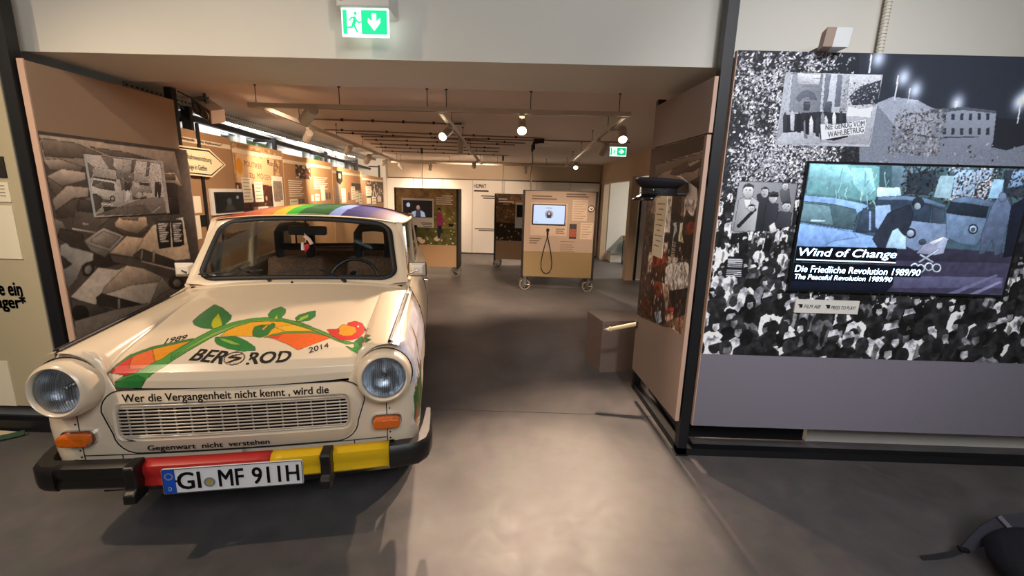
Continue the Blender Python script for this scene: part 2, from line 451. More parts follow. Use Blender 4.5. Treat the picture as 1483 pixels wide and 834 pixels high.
lamp('side_room_fill', 'AREA', (3.2, 8.6, 2.15), (3.0, 9.0, 0), 45, (1, .95, .86), 1.2)  # unseen area light added to brighten the side room
# left window wall of the back room (runs slightly outward with depth)
def lw(y, off=0.0): return -2.72 - off - .078 * (y - 3.55)
LWD = Vector((-.078, 1, 0)).normalized()
def lpt(y, z, off=0.0): return Vector((lw(y, off), y, z))
m = MB()
def lslab(mb, y0, y1, z0, z1, o0, o1, z0b=None, z1b=None):
    z0b = z0 if z0b is None else z0b; z1b = z1 if z1b is None else z1b
    return mb.hexa([lpt(y0, z0, o0), lpt(y1, z0b, o0), lpt(y1, z0b, o1), lpt(y0, z0, o1)], [lpt(y0, z1, o0), lpt(y1, z1b, o0), lpt(y1, z1b, o1), lpt(y0, z1, o1)])
GREY_WALL = mat('grey_wall_paint', 'aeb0aa', .8, noise=.03)
lslab(m, 3.2, 11.3, 0, 1.86, .60, .75); lslab(m, 3.2, 11.3, 2.17, CEIL_Z, .60, .75)
wins = [(5.30, 5.72), (5.86, 6.70), (7.62, 8.02), (8.12, 8.90), (9.0, 9.4), (9.9, 10.5), (10.6, 11.15)]
ya = 3.2
for a, b in wins:
    lslab(m, ya, a, 1.86, 2.17, .60, .75); ya = b
lslab(m, ya, 11.3, 1.86, 2.17, .60, .75)
struct('wall_left', m, GREY_WALL)
for k, (a, b) in enumerate(wins):
    w = bpy.data.objects.new('window_%d' % (k + 1), None); link(w); w['kind'] = 'structure'
    fr = MB()
    for q in ((a, a + .035, 1.86, 2.17), (b - .035, b, 1.86, 2.17), (a, b, 1.86, 1.90), (a, b, 2.13, 2.17)): lslab(fr, *q, .64, .70)
    obj('window_frame', fr, WHITE_PLASTIC, w)
    obj('pane', lslab(MB(), a + .03, b - .03, 1.89, 2.14, .665, .672), GLASS, w)
struct('wall_left_corner', lslab(MB(), 10.95, 11.25, 0, CEIL_Z, -.06, .60), WHITE_WALL)
LEAF = mat('green_foliage', '78b040', .7, noise=.4, scale=6)
for k, (y, h) in enumerate(((7.0, 2.75), (9.2, 2.7), (11.4, 2.75), (13.6, 2.8))):
    mb = MB()
    rr = random.Random(k)
    for i in range(700):
        c = Vector((lw(y) - 2.4 + rr.uniform(-.3, .3), y + rr.uniform(-.9, .9), rr.uniform(.6, h)))
        a = Vector((rr.uniform(-1, 1), rr.uniform(-1, 1), rr.uniform(-1, 1))).normalized() * .07; b = a.orthogonal().normalized() * .04
        mb.add([c - a, c + b, c + a, c - b], [(0, 1, 2, 3)])
    s = thing('garden_shrub', ('leafy green shrub outside the nearest window pair', 'leafy green shrub outside the middle windows', 'leafy green shrub outside the narrow window after the post', 'leafy green shrub outside the farthest windows')[k], 'shrub', (lw(y) - 2.4, y, 0), group='shrubs outside the windows')
    o = obj('foliage', mb, LEAF, s); o.location = (-(lw(y) - 2.4), -y, 0)
    obj('stem', MB().cyl((0, 0, -.2), (0, 0, .9), .03), mat('bark', '4a3a2c', .9), s)
ART = {
 'HOOD': [
  ('e0b890',[(0.107,0.037),(0.178,0.053),(0.161,0.047),(0.13,0.018)]),
  ('d8352f',[(0.114,0.072),(0.147,0.158),(0.182,0.203),(0.234,0.122),(0.202,0.073),(0.171,0.057)]),
  ('ea6a35',[(0.175,0.088),(0.154,0.17),(0.191,0.222),(0.235,0.25),(0.261,0.142),(0.228,0.087)]),
  ('e8951f',[(0.252,0.107),(0.192,0.233),(0.242,0.26),(0.306,0.292),(0.288,0.198),(0.274,0.135)]),
  ('3d8040',[(0.106,0.038),(0.141,0.173),(0.19,0.238),(0.302,0.302),(0.308,0.287),(0.199,0.218),(0.149,0.158),(0.11,0.055)]),
  ('eda92a',[(0.39,0.318),(0.396,0.41),(0.46,0.477),(0.539,0.472),(0.633,0.423),(0.73,0.323),(0.679,0.335),(0.61,0.337),(0.57,0.313),(0.546,0.298),(0.5,0.305),(0.441,0.315)]),
  ('f0b838',[(0.556,0.397),(0.615,0.42),(0.726,0.328),(0.679,0.338),(0.609,0.343)]),
  ('ee6a2c',[(0.545,0.298),(0.58,0.32),(0.622,0.332),(0.69,0.335),(0.774,0.277),(0.728,0.228),(0.682,0.173),(0.634,0.228),(0.585,0.273)]),
  ('e0453a',[(0.545,0.298),(0.58,0.32),(0.596,0.32),(0.594,0.273)]),
  ('5a9a40',[(0.542,0.29),(0.568,0.325),(0.608,0.348),(0.688,0.35),(0.753,0.31),(0.755,0.293),(0.691,0.332),(0.611,0.332),(0.572,0.31)]),
  ('4f9a45',[(0.138,0),(0.138,0.027),(0.161,0.05),(0.21,0.073),(0.26,0.143),(0.3,0.27),(0.335,0.38),(0.358,0.438),(0.379,0.36),(0.359,0.292),(0.326,0.195),(0.285,0.102),(0.234,0.043),(0.214,0)]),
  ('4f9a45',[(0.279,0.17),(0.308,0.278),(0.338,0.39),(0.385,0.463),(0.445,0.505),(0.498,0.513),(0.555,0.498),(0.639,0.442),(0.681,0.398),(0.688,0.367),(0.646,0.405),(0.564,0.46),(0.509,0.468),(0.456,0.462),(0.414,0.415),(0.388,0.363),(0.364,0.308),(0.339,0.235),(0.314,0.17),(0.292,0.13)]),
  ('86b055',[(0.289,0.148),(0.324,0.26),(0.351,0.348),(0.396,0.425),(0.454,0.473),(0.505,0.482),(0.561,0.472),(0.508,0.473),(0.455,0.467),(0.406,0.415),(0.365,0.327),(0.332,0.245)]),
  ('2f7f3a',[(0.138,0),(0.136,0.02),(0.162,0.038),(0.202,0.057),(0.229,0.043),(0.214,0)]),
  ('4f9a45',[(0.564,0.492),(0.635,0.438),(0.708,0.368),(0.779,0.292),(0.82,0.245),(0.851,0.228),(0.859,0.215),(0.836,0.21),(0.798,0.243),(0.741,0.308),(0.699,0.355),(0.634,0.413),(0.569,0.47)]),
  ('86b055',[(0.639,0.422),(0.709,0.358),(0.781,0.275),(0.822,0.23),(0.782,0.267),(0.705,0.352)]),
  ('4c9a45',[(0.836,0.195),(0.859,0.172),(0.868,0.182),(0.858,0.227),(0.87,0.233),(0.899,0.132),(0.902,0.082),(0.881,0.138),(0.861,0.157)]),
  ('2e7842',[(0.244,0.698),(0.292,0.645),(0.359,0.54),(0.369,0.493),(0.364,0.438),(0.342,0.395),(0.296,0.408),(0.254,0.448),(0.23,0.497),(0.23,0.555),(0.235,0.628)]),
  ('b4b82a',[(0.299,0.577),(0.339,0.485),(0.359,0.432),(0.339,0.397),(0.32,0.432),(0.305,0.488),(0.301,0.533)]),
  ('2f8040',[(0.375,0.307),(0.445,0.307),(0.49,0.263),(0.53,0.212),(0.541,0.183),(0.5,0.178),(0.449,0.202),(0.401,0.243),(0.385,0.273)]),
  ('86b848',[(0.39,0.3),(0.43,0.278),(0.482,0.232),(0.451,0.238),(0.409,0.272)]),
  ('2e7a40',[(0.488,0.353),(0.481,0.408),(0.501,0.427),(0.53,0.425),(0.535,0.445),(0.549,0.423),(0.551,0.392),(0.546,0.365),(0.546,0.315),(0.529,0.292),(0.503,0.308)]),
  ('e0b030',[(0.499,0.423),(0.514,0.385),(0.518,0.423),(0.524,0.415),(0.52,0.365)]),
  ('348444',[(0.494,0.548),(0.494,0.603),(0.519,0.643),(0.544,0.608),(0.554,0.557),(0.55,0.498),(0.526,0.498),(0.504,0.518)]),
  ('b8be3a',[(0.528,0.495),(0.528,0.54),(0.541,0.492)]),
  ('348444',[(0.605,0.497),(0.61,0.535),(0.645,0.577),(0.662,0.587),(0.674,0.513),(0.66,0.465),(0.62,0.452)]),
  ('9abf48',[(0.62,0.457),(0.621,0.507),(0.645,0.542),(0.649,0.505),(0.63,0.463)]),
  ('2f7a40',[(0.861,0.233),(0.879,0.283),(0.924,0.178),(0.905,0.182),(0.932,0.128),(0.919,0.12),(0.875,0.222)]),
  ('d8352f',[(0.744,0.363),(0.779,0.367),(0.809,0.4),(0.811,0.44),(0.832,0.46),(0.86,0.435),(0.879,0.375),(0.88,0.32),(0.869,0.267),(0.842,0.247),(0.808,0.253),(0.772,0.295)]),
  ('f09a28',[(0.784,0.382),(0.791,0.42),(0.811,0.408),(0.841,0.385),(0.854,0.337),(0.842,0.295),(0.814,0.29),(0.791,0.315),(0.791,0.345)]),
  ('2a2018',[(0.875,0.395),(0.909,0.285),(0.88,0.353)]),
  ('ffffff',[(0.848,0.405),(0.852,0.405),(0.856,0.387),(0.851,0.383)]),
 ],
 'LOGO': [
  ('17120f',[(0.519,0.145),(0.521,0.135),(0.522,0.125),(0.521,0.117),(0.519,0.108),(0.514,0.103),(0.508,0.098),(0.501,0.095),(0.494,0.093),(0.486,0.093),(0.479,0.097),(0.473,0.098),(0.468,0.103),(0.462,0.11),(0.458,0.118),(0.455,0.128),(0.454,0.138),(0.455,0.147),(0.456,0.157),(0.46,0.165),(0.466,0.17),(0.473,0.175),(0.48,0.177),(0.488,0.177),(0.495,0.173),(0.503,0.17),(0.509,0.163),(0.514,0.155)]),
  ('e3c8ac',[(0.515,0.143),(0.516,0.137),(0.518,0.128),(0.516,0.12),(0.514,0.113),(0.51,0.107),(0.505,0.103),(0.499,0.102),(0.492,0.1),(0.486,0.1),(0.48,0.102),(0.475,0.103),(0.47,0.107),(0.465,0.113),(0.461,0.12),(0.459,0.128),(0.459,0.137),(0.459,0.145),(0.461,0.152),(0.465,0.158),(0.47,0.163),(0.475,0.167),(0.481,0.168),(0.488,0.17),(0.495,0.167),(0.501,0.163),(0.506,0.158),(0.511,0.152)]),
  ('17120f',[(0.468,0.107),(0.476,0.103),(0.511,0.125),(0.51,0.138),(0.49,0.145),(0.481,0.147),(0.505,0.155),(0.504,0.162),(0.475,0.155),(0.465,0.142),(0.469,0.132),(0.492,0.13)]),
 ],
 'TV': [
  ('3f5a66',[(0.241,1.018),(0.961,0.998),(1.006,0.707),(0.278,0.674)]),
  ('5a7484',[(0.367,0.998),(0.561,0.994),(0.582,0.768),(0.473,0.763),(0.389,0.813)]),
  ('2d3a48',[(0.444,0.936),(0.563,0.98),(0.588,0.85),(0.549,0.78),(0.454,0.789)]),
  ('8fb4dc',[(0.648,0.985),(0.733,0.982),(0.76,0.871),(0.787,0.871),(0.761,0.777),(0.665,0.766)]),
  ('7c9cc4',[(0.741,0.982),(0.817,0.985),(0.813,0.912),(0.77,0.885)]),
  ('2c3848',[(0.755,0.877),(0.816,0.939),(0.823,0.78),(0.761,0.777)]),
  ('93b4c6',[(0.589,0.935),(0.654,0.932),(0.658,0.759),(0.582,0.768)]),
  ('8fb6d8',[(0.831,0.92),(0.877,0.915),(0.88,0.769),(0.824,0.772)]),
  ('7898c0',[(0.909,0.989),(0.961,0.985),(0.961,0.853),(0.897,0.863)]),
  ('283444',[(0.864,0.98),(0.909,0.989),(0.899,0.85),(0.976,0.88),(0.992,0.781),(0.893,0.783)]),
  ('36344a',[(0.308,0.398),(1.004,0.347),(1.007,0.002),(0.354,-0.018)]),
  ('2c2b3c',[(0.308,0.398),(1.004,0.347),(1.01,0.263),(0.324,0.256)]),
  ('4a4a66',[(0.468,0.134),(0.986,0.147),(0.99,0.059),(0.48,0.033)]),
  ('6a6a8c',[(0.844,0),(0.974,0.117),(0.985,0.106),(0.877,-0.005)]),
  ('5c5c7c',[(0.738,-0.005),(0.95,0.173),(0.957,0.159),(0.779,-0.008)]),
  ('6fa4ae',[(0.002,1.002),(0.313,0.992),(0.337,0.744),(0.269,0.721),(0.155,0.756),(0.007,0.775)]),
  ('8cc4d2',[(0.002,0.995),(0.17,0.989),(0.22,0.886),(0.123,0.829),(0.011,0.863)]),
  ('94d0de',[(0.187,0.977),(0.28,0.974),(0.314,0.81),(0.264,0.768),(0.216,0.845)]),
  ('4f7478',[(0.004,0.775),(0.155,0.759),(0.269,0.724),(0.272,0.693),(0.133,0.741),(0.004,0.759)]),
  ('88aee4',[(0.002,0.756),(0.132,0.744),(0.271,0.704),(0.296,0.687),(0.255,0.631),(0.247,0.48),(0.363,0.443),(0.374,0.352),(0.003,0.352)]),
  ('4c6470',[(0.002,0.709),(0.137,0.692),(0.241,0.656),(0.253,0.61),(0.245,0.496),(0.156,0.513),(0.001,0.548)]),
  ('6a8a98',[(0.003,0.695),(0.123,0.68),(0.154,0.53),(0.001,0.557)]),
  ('b4d4ee',[(0.046,0.566),(0.115,0.568),(0.112,0.552),(0.048,0.552)]),
  ('7fa4e0',[(-0.003,0.536),(0.157,0.502),(0.247,0.48),(0.276,0.439),(0.166,0.405),(0.123,0.354),(0.002,0.355)]),
  ('38465a',[(0.275,0.666),(0.336,0.649),(0.355,0.484),(0.264,0.48)]),
  ('8aa8d8',[(0.305,0.648),(0.313,0.645),(0.329,0.496),(0.321,0.496)]),
  ('b8d8f2',[(0.32,0.83),(0.421,0.835),(0.436,0.775),(0.367,0.759),(0.335,0.689)]),
  ('2e3a4c',[(0.324,0.757),(0.396,0.753),(0.484,0.734),(0.578,0.707),(0.587,0.575),(0.494,0.587),(0.475,0.476),(0.356,0.539)]),
  ('93b2e2',[(0.328,0.689),(0.394,0.7),(0.407,0.618),(0.379,0.486),(0.347,0.525)]),
  ('5f7896',[(0.332,0.757),(0.456,0.772),(0.553,0.756),(0.641,0.71),(0.645,0.69),(0.557,0.721),(0.46,0.742),(0.335,0.737)]),
  ('6d80a0',[(0.477,0.531),(0.503,0.581),(0.592,0.568),(0.684,0.561),(0.699,0.458),(0.673,0.373),(0.547,0.346),(0.486,0.392)]),
  ('3a4658',[(0.588,0.695),(0.643,0.674),(0.651,0.584),(0.598,0.568)]),
  ('1d242e',[(0.535,0.483),(0.535,0.466),(0.531,0.452),(0.522,0.445),(0.512,0.443),(0.503,0.451),(0.495,0.464),(0.49,0.481),(0.49,0.498),(0.496,0.511),(0.504,0.519),(0.513,0.519),(0.523,0.513),(0.531,0.499)]),
  ('8d9cb4',[(0.529,0.483),(0.529,0.47),(0.525,0.461),(0.519,0.455),(0.512,0.455),(0.505,0.46),(0.5,0.469),(0.496,0.481),(0.497,0.493),(0.5,0.502),(0.506,0.508),(0.513,0.508),(0.52,0.504),(0.525,0.495)]),
  ('38414f',[(0.591,0.416),(0.59,0.405),(0.586,0.396),(0.578,0.393),(0.57,0.395),(0.563,0.404),(0.56,0.414),(0.56,0.425),(0.565,0.434),(0.573,0.437),(0.581,0.434),(0.588,0.426)]),
  ('576c8a',[(0.67,0.756),(0.722,0.781),(0.835,0.751),(0.878,0.722),(0.842,0.706),(0.728,0.734),(0.666,0.725)]),
  ('212a36',[(0.653,0.657),(0.669,0.734),(0.835,0.703),(0.837,0.618),(0.742,0.634)]),
  ('5d7290',[(0.654,0.646),(0.743,0.63),(0.839,0.615),(0.86,0.592),(0.84,0.493),(0.822,0.395),(0.748,0.413),(0.68,0.458)]),
  ('1b222c',[(0.813,0.53),(0.813,0.513),(0.809,0.501),(0.801,0.493),(0.792,0.492),(0.782,0.499),(0.775,0.511),(0.771,0.528),(0.771,0.543),(0.774,0.557),(0.782,0.564),(0.792,0.564),(0.801,0.558),(0.808,0.546)]),
  ('9cb2cc',[(0.807,0.53),(0.807,0.517),(0.805,0.508),(0.799,0.502),(0.792,0.502),(0.785,0.507),(0.779,0.516),(0.776,0.528),(0.776,0.54),(0.778,0.549),(0.785,0.555),(0.792,0.555),(0.799,0.551),(0.804,0.542)]),
  ('3c4a5c',[(0.8,0.527),(0.8,0.517),(0.797,0.511),(0.792,0.511),(0.786,0.516),(0.783,0.525),(0.784,0.534),(0.787,0.54),(0.792,0.54),(0.798,0.536)]),
  ('4b5872',[(0.864,0.768),(0.91,0.777),(0.946,0.69),(0.939,0.527),(0.945,0.344),(0.92,0.322),(0.89,0.454),(0.87,0.341),(0.848,0.326),(0.836,0.493),(0.844,0.604),(0.852,0.713)]),
  ('5f6d88',[(0.906,0.783),(0.907,0.765),(0.903,0.751),(0.895,0.745),(0.885,0.75),(0.877,0.763),(0.872,0.781),(0.872,0.801),(0.876,0.815),(0.884,0.819),(0.893,0.815),(0.901,0.803)]),
  ('141826',[(0.938,0.718),(0.994,0.788),(1.006,0.707),(1,0.326),(0.962,0.31),(0.95,0.499)]),
  ('2b3240',[(0.345,0.428),(0.393,0.637),(0.481,0.703),(0.505,0.643),(0.505,0.56),(0.492,0.476),(0.47,0.392),(0.398,0.317)]),
  ('2a303c',[(0.543,0.719),(0.542,0.697),(0.535,0.68),(0.524,0.672),(0.511,0.678),(0.499,0.695),(0.493,0.718),(0.493,0.741),(0.5,0.757),(0.512,0.763),(0.525,0.759),(0.537,0.742)]),
  ('8c9cae',[(0.532,0.697),(0.532,0.683),(0.527,0.672),(0.521,0.668),(0.513,0.671),(0.507,0.681),(0.504,0.695),(0.504,0.709),(0.508,0.718),(0.514,0.722),(0.522,0.719),(0.528,0.709)]),
  ('a9cdea',[(0.413,0.355),(0.42,0.431),(0.429,0.499),(0.45,0.519),(0.473,0.476),(0.495,0.449),(0.506,0.357)]),
  ('8e96b2',[(0.559,0.325),(0.582,0.39),(0.618,0.426),(0.669,0.464),(0.689,0.445),(0.682,0.331),(0.64,0.313)]),
  ('c4cce0',[(0.603,0.413),(0.669,0.463),(0.658,0.429),(0.623,0.392)]),
  ('aab4cc',[(0.575,0.252),(0.656,0.366),(0.66,0.355),(0.584,0.249)]),
  ('aab4cc',[(0.579,0.319),(0.647,0.258),(0.645,0.25),(0.576,0.31)]),
  ('c4d0e4',[(0.582,0.212),(0.581,0.199),(0.578,0.187),(0.572,0.181),(0.564,0.181),(0.556,0.187),(0.55,0.197),(0.546,0.211),(0.546,0.225),(0.55,0.235),(0.557,0.241),(0.565,0.243),(0.572,0.237),(0.579,0.226)]),
  ('2f3444',[(0.575,0.212),(0.575,0.202),(0.572,0.194),(0.567,0.191),(0.56,0.194),(0.556,0.2),(0.553,0.211),(0.553,0.222),(0.556,0.228),(0.562,0.231),(0.567,0.229),(0.573,0.222)]),
  ('c4d0e4',[(0.613,0.202),(0.613,0.187),(0.609,0.175),(0.602,0.168),(0.594,0.167),(0.585,0.175),(0.578,0.185),(0.574,0.2),(0.574,0.215),(0.579,0.228),(0.585,0.235),(0.594,0.235),(0.602,0.229),(0.609,0.217)]),
  ('2f3444',[(0.607,0.202),(0.607,0.191),(0.602,0.182),(0.596,0.179),(0.59,0.181),(0.584,0.19),(0.581,0.2),(0.581,0.212),(0.585,0.22),(0.591,0.225),(0.598,0.222),(0.603,0.214)]),
  ('c4d0e4',[(0.649,0.219),(0.649,0.203),(0.645,0.191),(0.638,0.184),(0.63,0.184),(0.621,0.19),(0.615,0.202),(0.61,0.217),(0.61,0.232),(0.615,0.244),(0.622,0.25),(0.63,0.25),(0.638,0.244),(0.645,0.234)]),
  ('2f3444',[(0.643,0.219),(0.643,0.206),(0.639,0.199),(0.633,0.194),(0.626,0.197),(0.62,0.205),(0.617,0.217),(0.617,0.228),(0.621,0.237),(0.627,0.24),(0.634,0.238),(0.639,0.229)]),
  ('c4d0e4',[(0.687,0.211),(0.687,0.194),(0.684,0.182),(0.676,0.175),(0.667,0.175),(0.658,0.181),(0.651,0.193),(0.647,0.208),(0.647,0.225),(0.651,0.237),(0.658,0.244),(0.667,0.244),(0.676,0.238),(0.683,0.226)]),
  ('2f3444',[(0.681,0.209),(0.68,0.197),(0.677,0.188),(0.671,0.185),(0.663,0.188),(0.657,0.197),(0.653,0.209),(0.654,0.222),(0.658,0.231),(0.665,0.234),(0.672,0.231),(0.678,0.222)]),
  ('0c0f16',[(0.004,0.349),(0.464,0.358),(0.468,0.237),(0.005,0.229)]),
  ('0c0f16',[(0.003,0.219),(0.595,0.214),(0.601,0.129),(0.002,0.126)]),
  ('0c0f16',[(0,0.138),(0.475,0.134),(0.48,0.059),(0.001,0.062)]),
  ('141826',[(-0.009,0.067),(0.479,0.07),(0.455,-0.012),(-0.001,-0.014)]),
 ],
 'TVLINE': [
  ('ffffff',[(0.009,0.25),(0.472,0.247),(0.472,0.237),(0.009,0.241)]),
 ],
 'MURAL': [
  ('23272e',[(0.122,1.004),(0.347,1.011),(0.357,0.939),(0.143,0.937)]),
  ('2a2f3a',[(0.257,0.999),(0.615,0.996),(0.648,0.815),(0.277,0.843)]),
  ('c8cdd8',[(0.037,0.999),(0.123,0.997),(0.148,0.961),(0.153,0.942),(0.136,0.939),(0.125,0.872),(0.12,0.817),(0.062,0.886),(0.03,0.958)]),
  ('8c93a2',[(0.312,0.854),(0.345,0.875),(0.4,0.867),(0.429,0.848),(0.448,0.839),(0.473,0.676),(0.337,0.67)]),
  ('6d7482',[(0.279,0.832),(0.312,0.854),(0.357,0.795),(0.415,0.767),(0.509,0.75),(0.616,0.722),(0.661,0.744),(0.675,0.667),(0.3,0.669)]),
  ('9aa2b6',[(0.316,0.986),(0.316,0.976),(0.312,0.967),(0.307,0.962),(0.3,0.962),(0.293,0.966),(0.287,0.975),(0.284,0.985),(0.284,0.996),(0.287,1.004),(0.293,1.009),(0.3,1.009),(0.307,1.004),(0.313,0.996)]),
  ('98a2b8',[(0.374,0.932),(0.374,0.921),(0.372,0.911),(0.367,0.906),(0.361,0.906),(0.355,0.911),(0.35,0.92),(0.347,0.932),(0.347,0.943),(0.349,0.953),(0.354,0.958),(0.36,0.958),(0.366,0.953),(0.371,0.944)]),
  ('8f99ae',[(0.403,0.897),(0.404,0.886),(0.402,0.877),(0.397,0.872),(0.391,0.872),(0.386,0.877),(0.381,0.885),(0.378,0.896),(0.378,0.906),(0.38,0.915),(0.384,0.92),(0.39,0.92),(0.396,0.915),(0.401,0.907)]),
  ('c6cede',[(0.282,0.997),(0.285,0.997),(0.287,0.942),(0.283,0.942)]),
  ('c6cede',[(0.347,0.939),(0.35,0.939),(0.352,0.865),(0.349,0.865)]),
  ('c6cede',[(0.378,0.901),(0.38,0.901),(0.381,0.856),(0.379,0.856)]),
  ('b4bccc',[(0.5,0.86),(0.5,0.852),(0.496,0.846),(0.489,0.843),(0.481,0.845),(0.475,0.851),(0.472,0.86),(0.473,0.868),(0.477,0.874),(0.483,0.877),(0.491,0.875),(0.497,0.868)]),
  ('c6cede',[(0.481,0.867),(0.487,0.867),(0.49,0.815),(0.486,0.815)]),
  ('8a93a6',[(0.63,0.867),(0.63,0.86),(0.627,0.854),(0.62,0.852),(0.614,0.854),(0.608,0.859),(0.605,0.867),(0.606,0.873),(0.609,0.879),(0.615,0.882),(0.622,0.88),(0.627,0.875)]),
  ('c6cede',[(0.62,0.869),(0.623,0.869),(0.627,0.805),(0.624,0.805)]),
  ('8a93a6',[(0.646,0.89),(0.646,0.881),(0.642,0.874),(0.637,0.872),(0.63,0.874),(0.624,0.88),(0.621,0.889),(0.621,0.898),(0.624,0.904),(0.63,0.907),(0.637,0.905),(0.643,0.899)]),
  ('787f8e',[(0.434,0.833),(0.501,0.845),(0.574,0.838),(0.582,0.752),(0.58,0.721),(0.447,0.752)]),
  ('4a505c',[(0.433,0.841),(0.5,0.85),(0.574,0.841),(0.575,0.833),(0.502,0.841),(0.435,0.828)]),
  ('2e333c',[(0.46,0.829),(0.467,0.829),(0.47,0.809),(0.463,0.809)]),
  ('2e333c',[(0.479,0.829),(0.486,0.83),(0.489,0.81),(0.481,0.81)]),
  ('2e333c',[(0.498,0.83),(0.505,0.83),(0.507,0.81),(0.5,0.81)]),
  ('2e333c',[(0.517,0.831),(0.523,0.831),(0.526,0.811),(0.519,0.811)]),
  ('2e333c',[(0.535,0.832),(0.542,0.832),(0.545,0.812),(0.538,0.812)]),
  ('2e333c',[(0.553,0.832),(0.561,0.832),(0.563,0.812),(0.557,0.812)]),
  ('2e333c',[(0.467,0.786),(0.474,0.786),(0.477,0.766),(0.469,0.766)]),
  ('2e333c',[(0.486,0.787),(0.493,0.787),(0.495,0.767),(0.488,0.767)]),
  ('2e333c',[(0.504,0.787),(0.512,0.787),(0.514,0.767),(0.507,0.767)]),
  ('2e333c',[(0.523,0.788),(0.53,0.788),(0.533,0.768),(0.526,0.768)]),
  ('2e333c',[(0.542,0.789),(0.549,0.789),(0.552,0.769),(0.545,0.769)]),
  ('2e333c',[(0.561,0.789),(0.568,0.79),(0.571,0.769),(0.563,0.769)]),
  ('30353e',[(0.357,0.787),(0.416,0.764),(0.453,0.758),(0.55,0.763),(0.551,0.76),(0.454,0.753),(0.414,0.759),(0.356,0.783)]),
 ],
 'INSET': [
  ('c6cad6',[(0.121,0.939),(0.311,0.939),(0.313,0.729),(0.107,0.735)]),
  ('9297a4',[(0.122,0.936),(0.187,0.936),(0.193,0.82),(0.127,0.822)]),
  ('6c7180',[(0.137,0.865),(0.146,0.882),(0.16,0.889),(0.175,0.88),(0.183,0.86),(0.172,0.859),(0.161,0.871),(0.15,0.863),(0.145,0.853)]),
  ('4a4e5a',[(0.156,0.853),(0.169,0.853),(0.17,0.829),(0.157,0.829)]),
  ('dfe2ec',[(0.132,0.939),(0.183,0.939),(0.183,0.906),(0.136,0.906)]),
  ('808594',[(0.193,0.936),(0.204,0.937),(0.206,0.83),(0.199,0.83)]),
  ('7a8090',[(0.219,0.935),(0.23,0.935),(0.234,0.841),(0.223,0.841)]),
  ('b4b8c4',[(0.229,0.937),(0.244,0.935),(0.25,0.827),(0.236,0.826)]),
  ('3c414e',[(0.27,0.902),(0.313,0.923),(0.315,0.854),(0.262,0.847),(0.252,0.872)]),
  ('555b68',[(0.203,0.855),(0.216,0.856),(0.218,0.818),(0.202,0.817)]),
  ('2b2e38',[(0.12,0.812),(0.149,0.818),(0.192,0.825),(0.25,0.822),(0.263,0.751),(0.235,0.739),(0.194,0.743),(0.12,0.761)]),
  ('c2c6d2',[(0.107,0.735),(0.12,0.758),(0.162,0.765),(0.2,0.759),(0.207,0.728),(0.115,0.722)]),
  ('3a3e48',[(0.12,0.761),(0.115,0.807),(0.118,0.822),(0.124,0.807),(0.128,0.759)]),
  ('d0d3dc',[(0.136,0.767),(0.13,0.813),(0.133,0.828),(0.14,0.813),(0.143,0.765)]),
  ('24262e',[(0.151,0.762),(0.146,0.808),(0.148,0.824),(0.154,0.808),(0.159,0.76)]),
  ('8a8e9a',[(0.168,0.745),(0.162,0.791),(0.165,0.806),(0.171,0.791),(0.175,0.743)]),
  ('e4e6ee',[(0.179,0.75),(0.173,0.796),(0.176,0.812),(0.182,0.796),(0.187,0.748)]),
  ('3a3e48',[(0.193,0.751),(0.187,0.797),(0.19,0.812),(0.196,0.797),(0.2,0.749)]),
  ('d0d3dc',[(0.211,0.754),(0.205,0.8),(0.208,0.815),(0.214,0.8),(0.218,0.752)]),
  ('24262e',[(0.17,0.758),(0.164,0.803),(0.167,0.819),(0.173,0.804),(0.177,0.755)]),
  ('8a8e9a',[(0.203,0.767),(0.197,0.812),(0.199,0.827),(0.205,0.813),(0.21,0.764)]),
  ('e4e6ee',[(0.228,0.768),(0.222,0.813),(0.224,0.829),(0.23,0.813),(0.235,0.765)]),
  ('3a3e48',[(0.242,0.77),(0.236,0.816),(0.239,0.831),(0.245,0.817),(0.25,0.769)]),
  ('e4e7f0',[(0.253,0.844),(0.278,0.837),(0.306,0.844),(0.305,0.811),(0.281,0.813),(0.253,0.814)]),
  ('e8eaf2',[(0.199,0.787),(0.247,0.791),(0.297,0.807),(0.298,0.762),(0.252,0.753),(0.207,0.739)]),
 ],
 'MEN': [
  ('8e9096',[(0.038,0.603),(0.169,0.601),(0.17,0.462),(0.039,0.432),(0.034,0.456)]),
  ('303238',[(0.083,0.562),(0.11,0.571),(0.128,0.444),(0.086,0.442)]),
  ('a9abb0',[(0.043,0.545),(0.056,0.553),(0.073,0.553),(0.088,0.538),(0.089,0.442),(0.039,0.44)]),
  ('d0d2d6',[(0.073,0.574),(0.073,0.562),(0.07,0.553),(0.066,0.548),(0.06,0.548),(0.055,0.553),(0.051,0.562),(0.049,0.572),(0.049,0.583),(0.052,0.592),(0.056,0.597),(0.061,0.597),(0.067,0.593),(0.071,0.584)]),
  ('e6e6ea',[(0.054,0.545),(0.07,0.546),(0.068,0.514),(0.061,0.515)]),
  ('34363e',[(0.107,0.54),(0.133,0.533),(0.138,0.452),(0.106,0.443)]),
  ('c4c6cc',[(0.129,0.554),(0.128,0.545),(0.126,0.538),(0.121,0.535),(0.117,0.538),(0.112,0.544),(0.11,0.553),(0.11,0.563),(0.113,0.57),(0.117,0.573),(0.122,0.571),(0.127,0.564)]),
  ('202228',[(0.107,0.567),(0.129,0.57),(0.13,0.557),(0.11,0.557)]),
  ('3a3c44',[(0.138,0.509),(0.166,0.506),(0.168,0.462),(0.127,0.448)]),
  ('bcbec6',[(0.162,0.526),(0.162,0.517),(0.159,0.51),(0.154,0.508),(0.15,0.51),(0.146,0.516),(0.143,0.525),(0.143,0.534),(0.147,0.54),(0.151,0.543),(0.156,0.54),(0.16,0.534)]),
  ('5a5c64',[(0.133,0.579),(0.152,0.581),(0.159,0.541),(0.14,0.541)]),
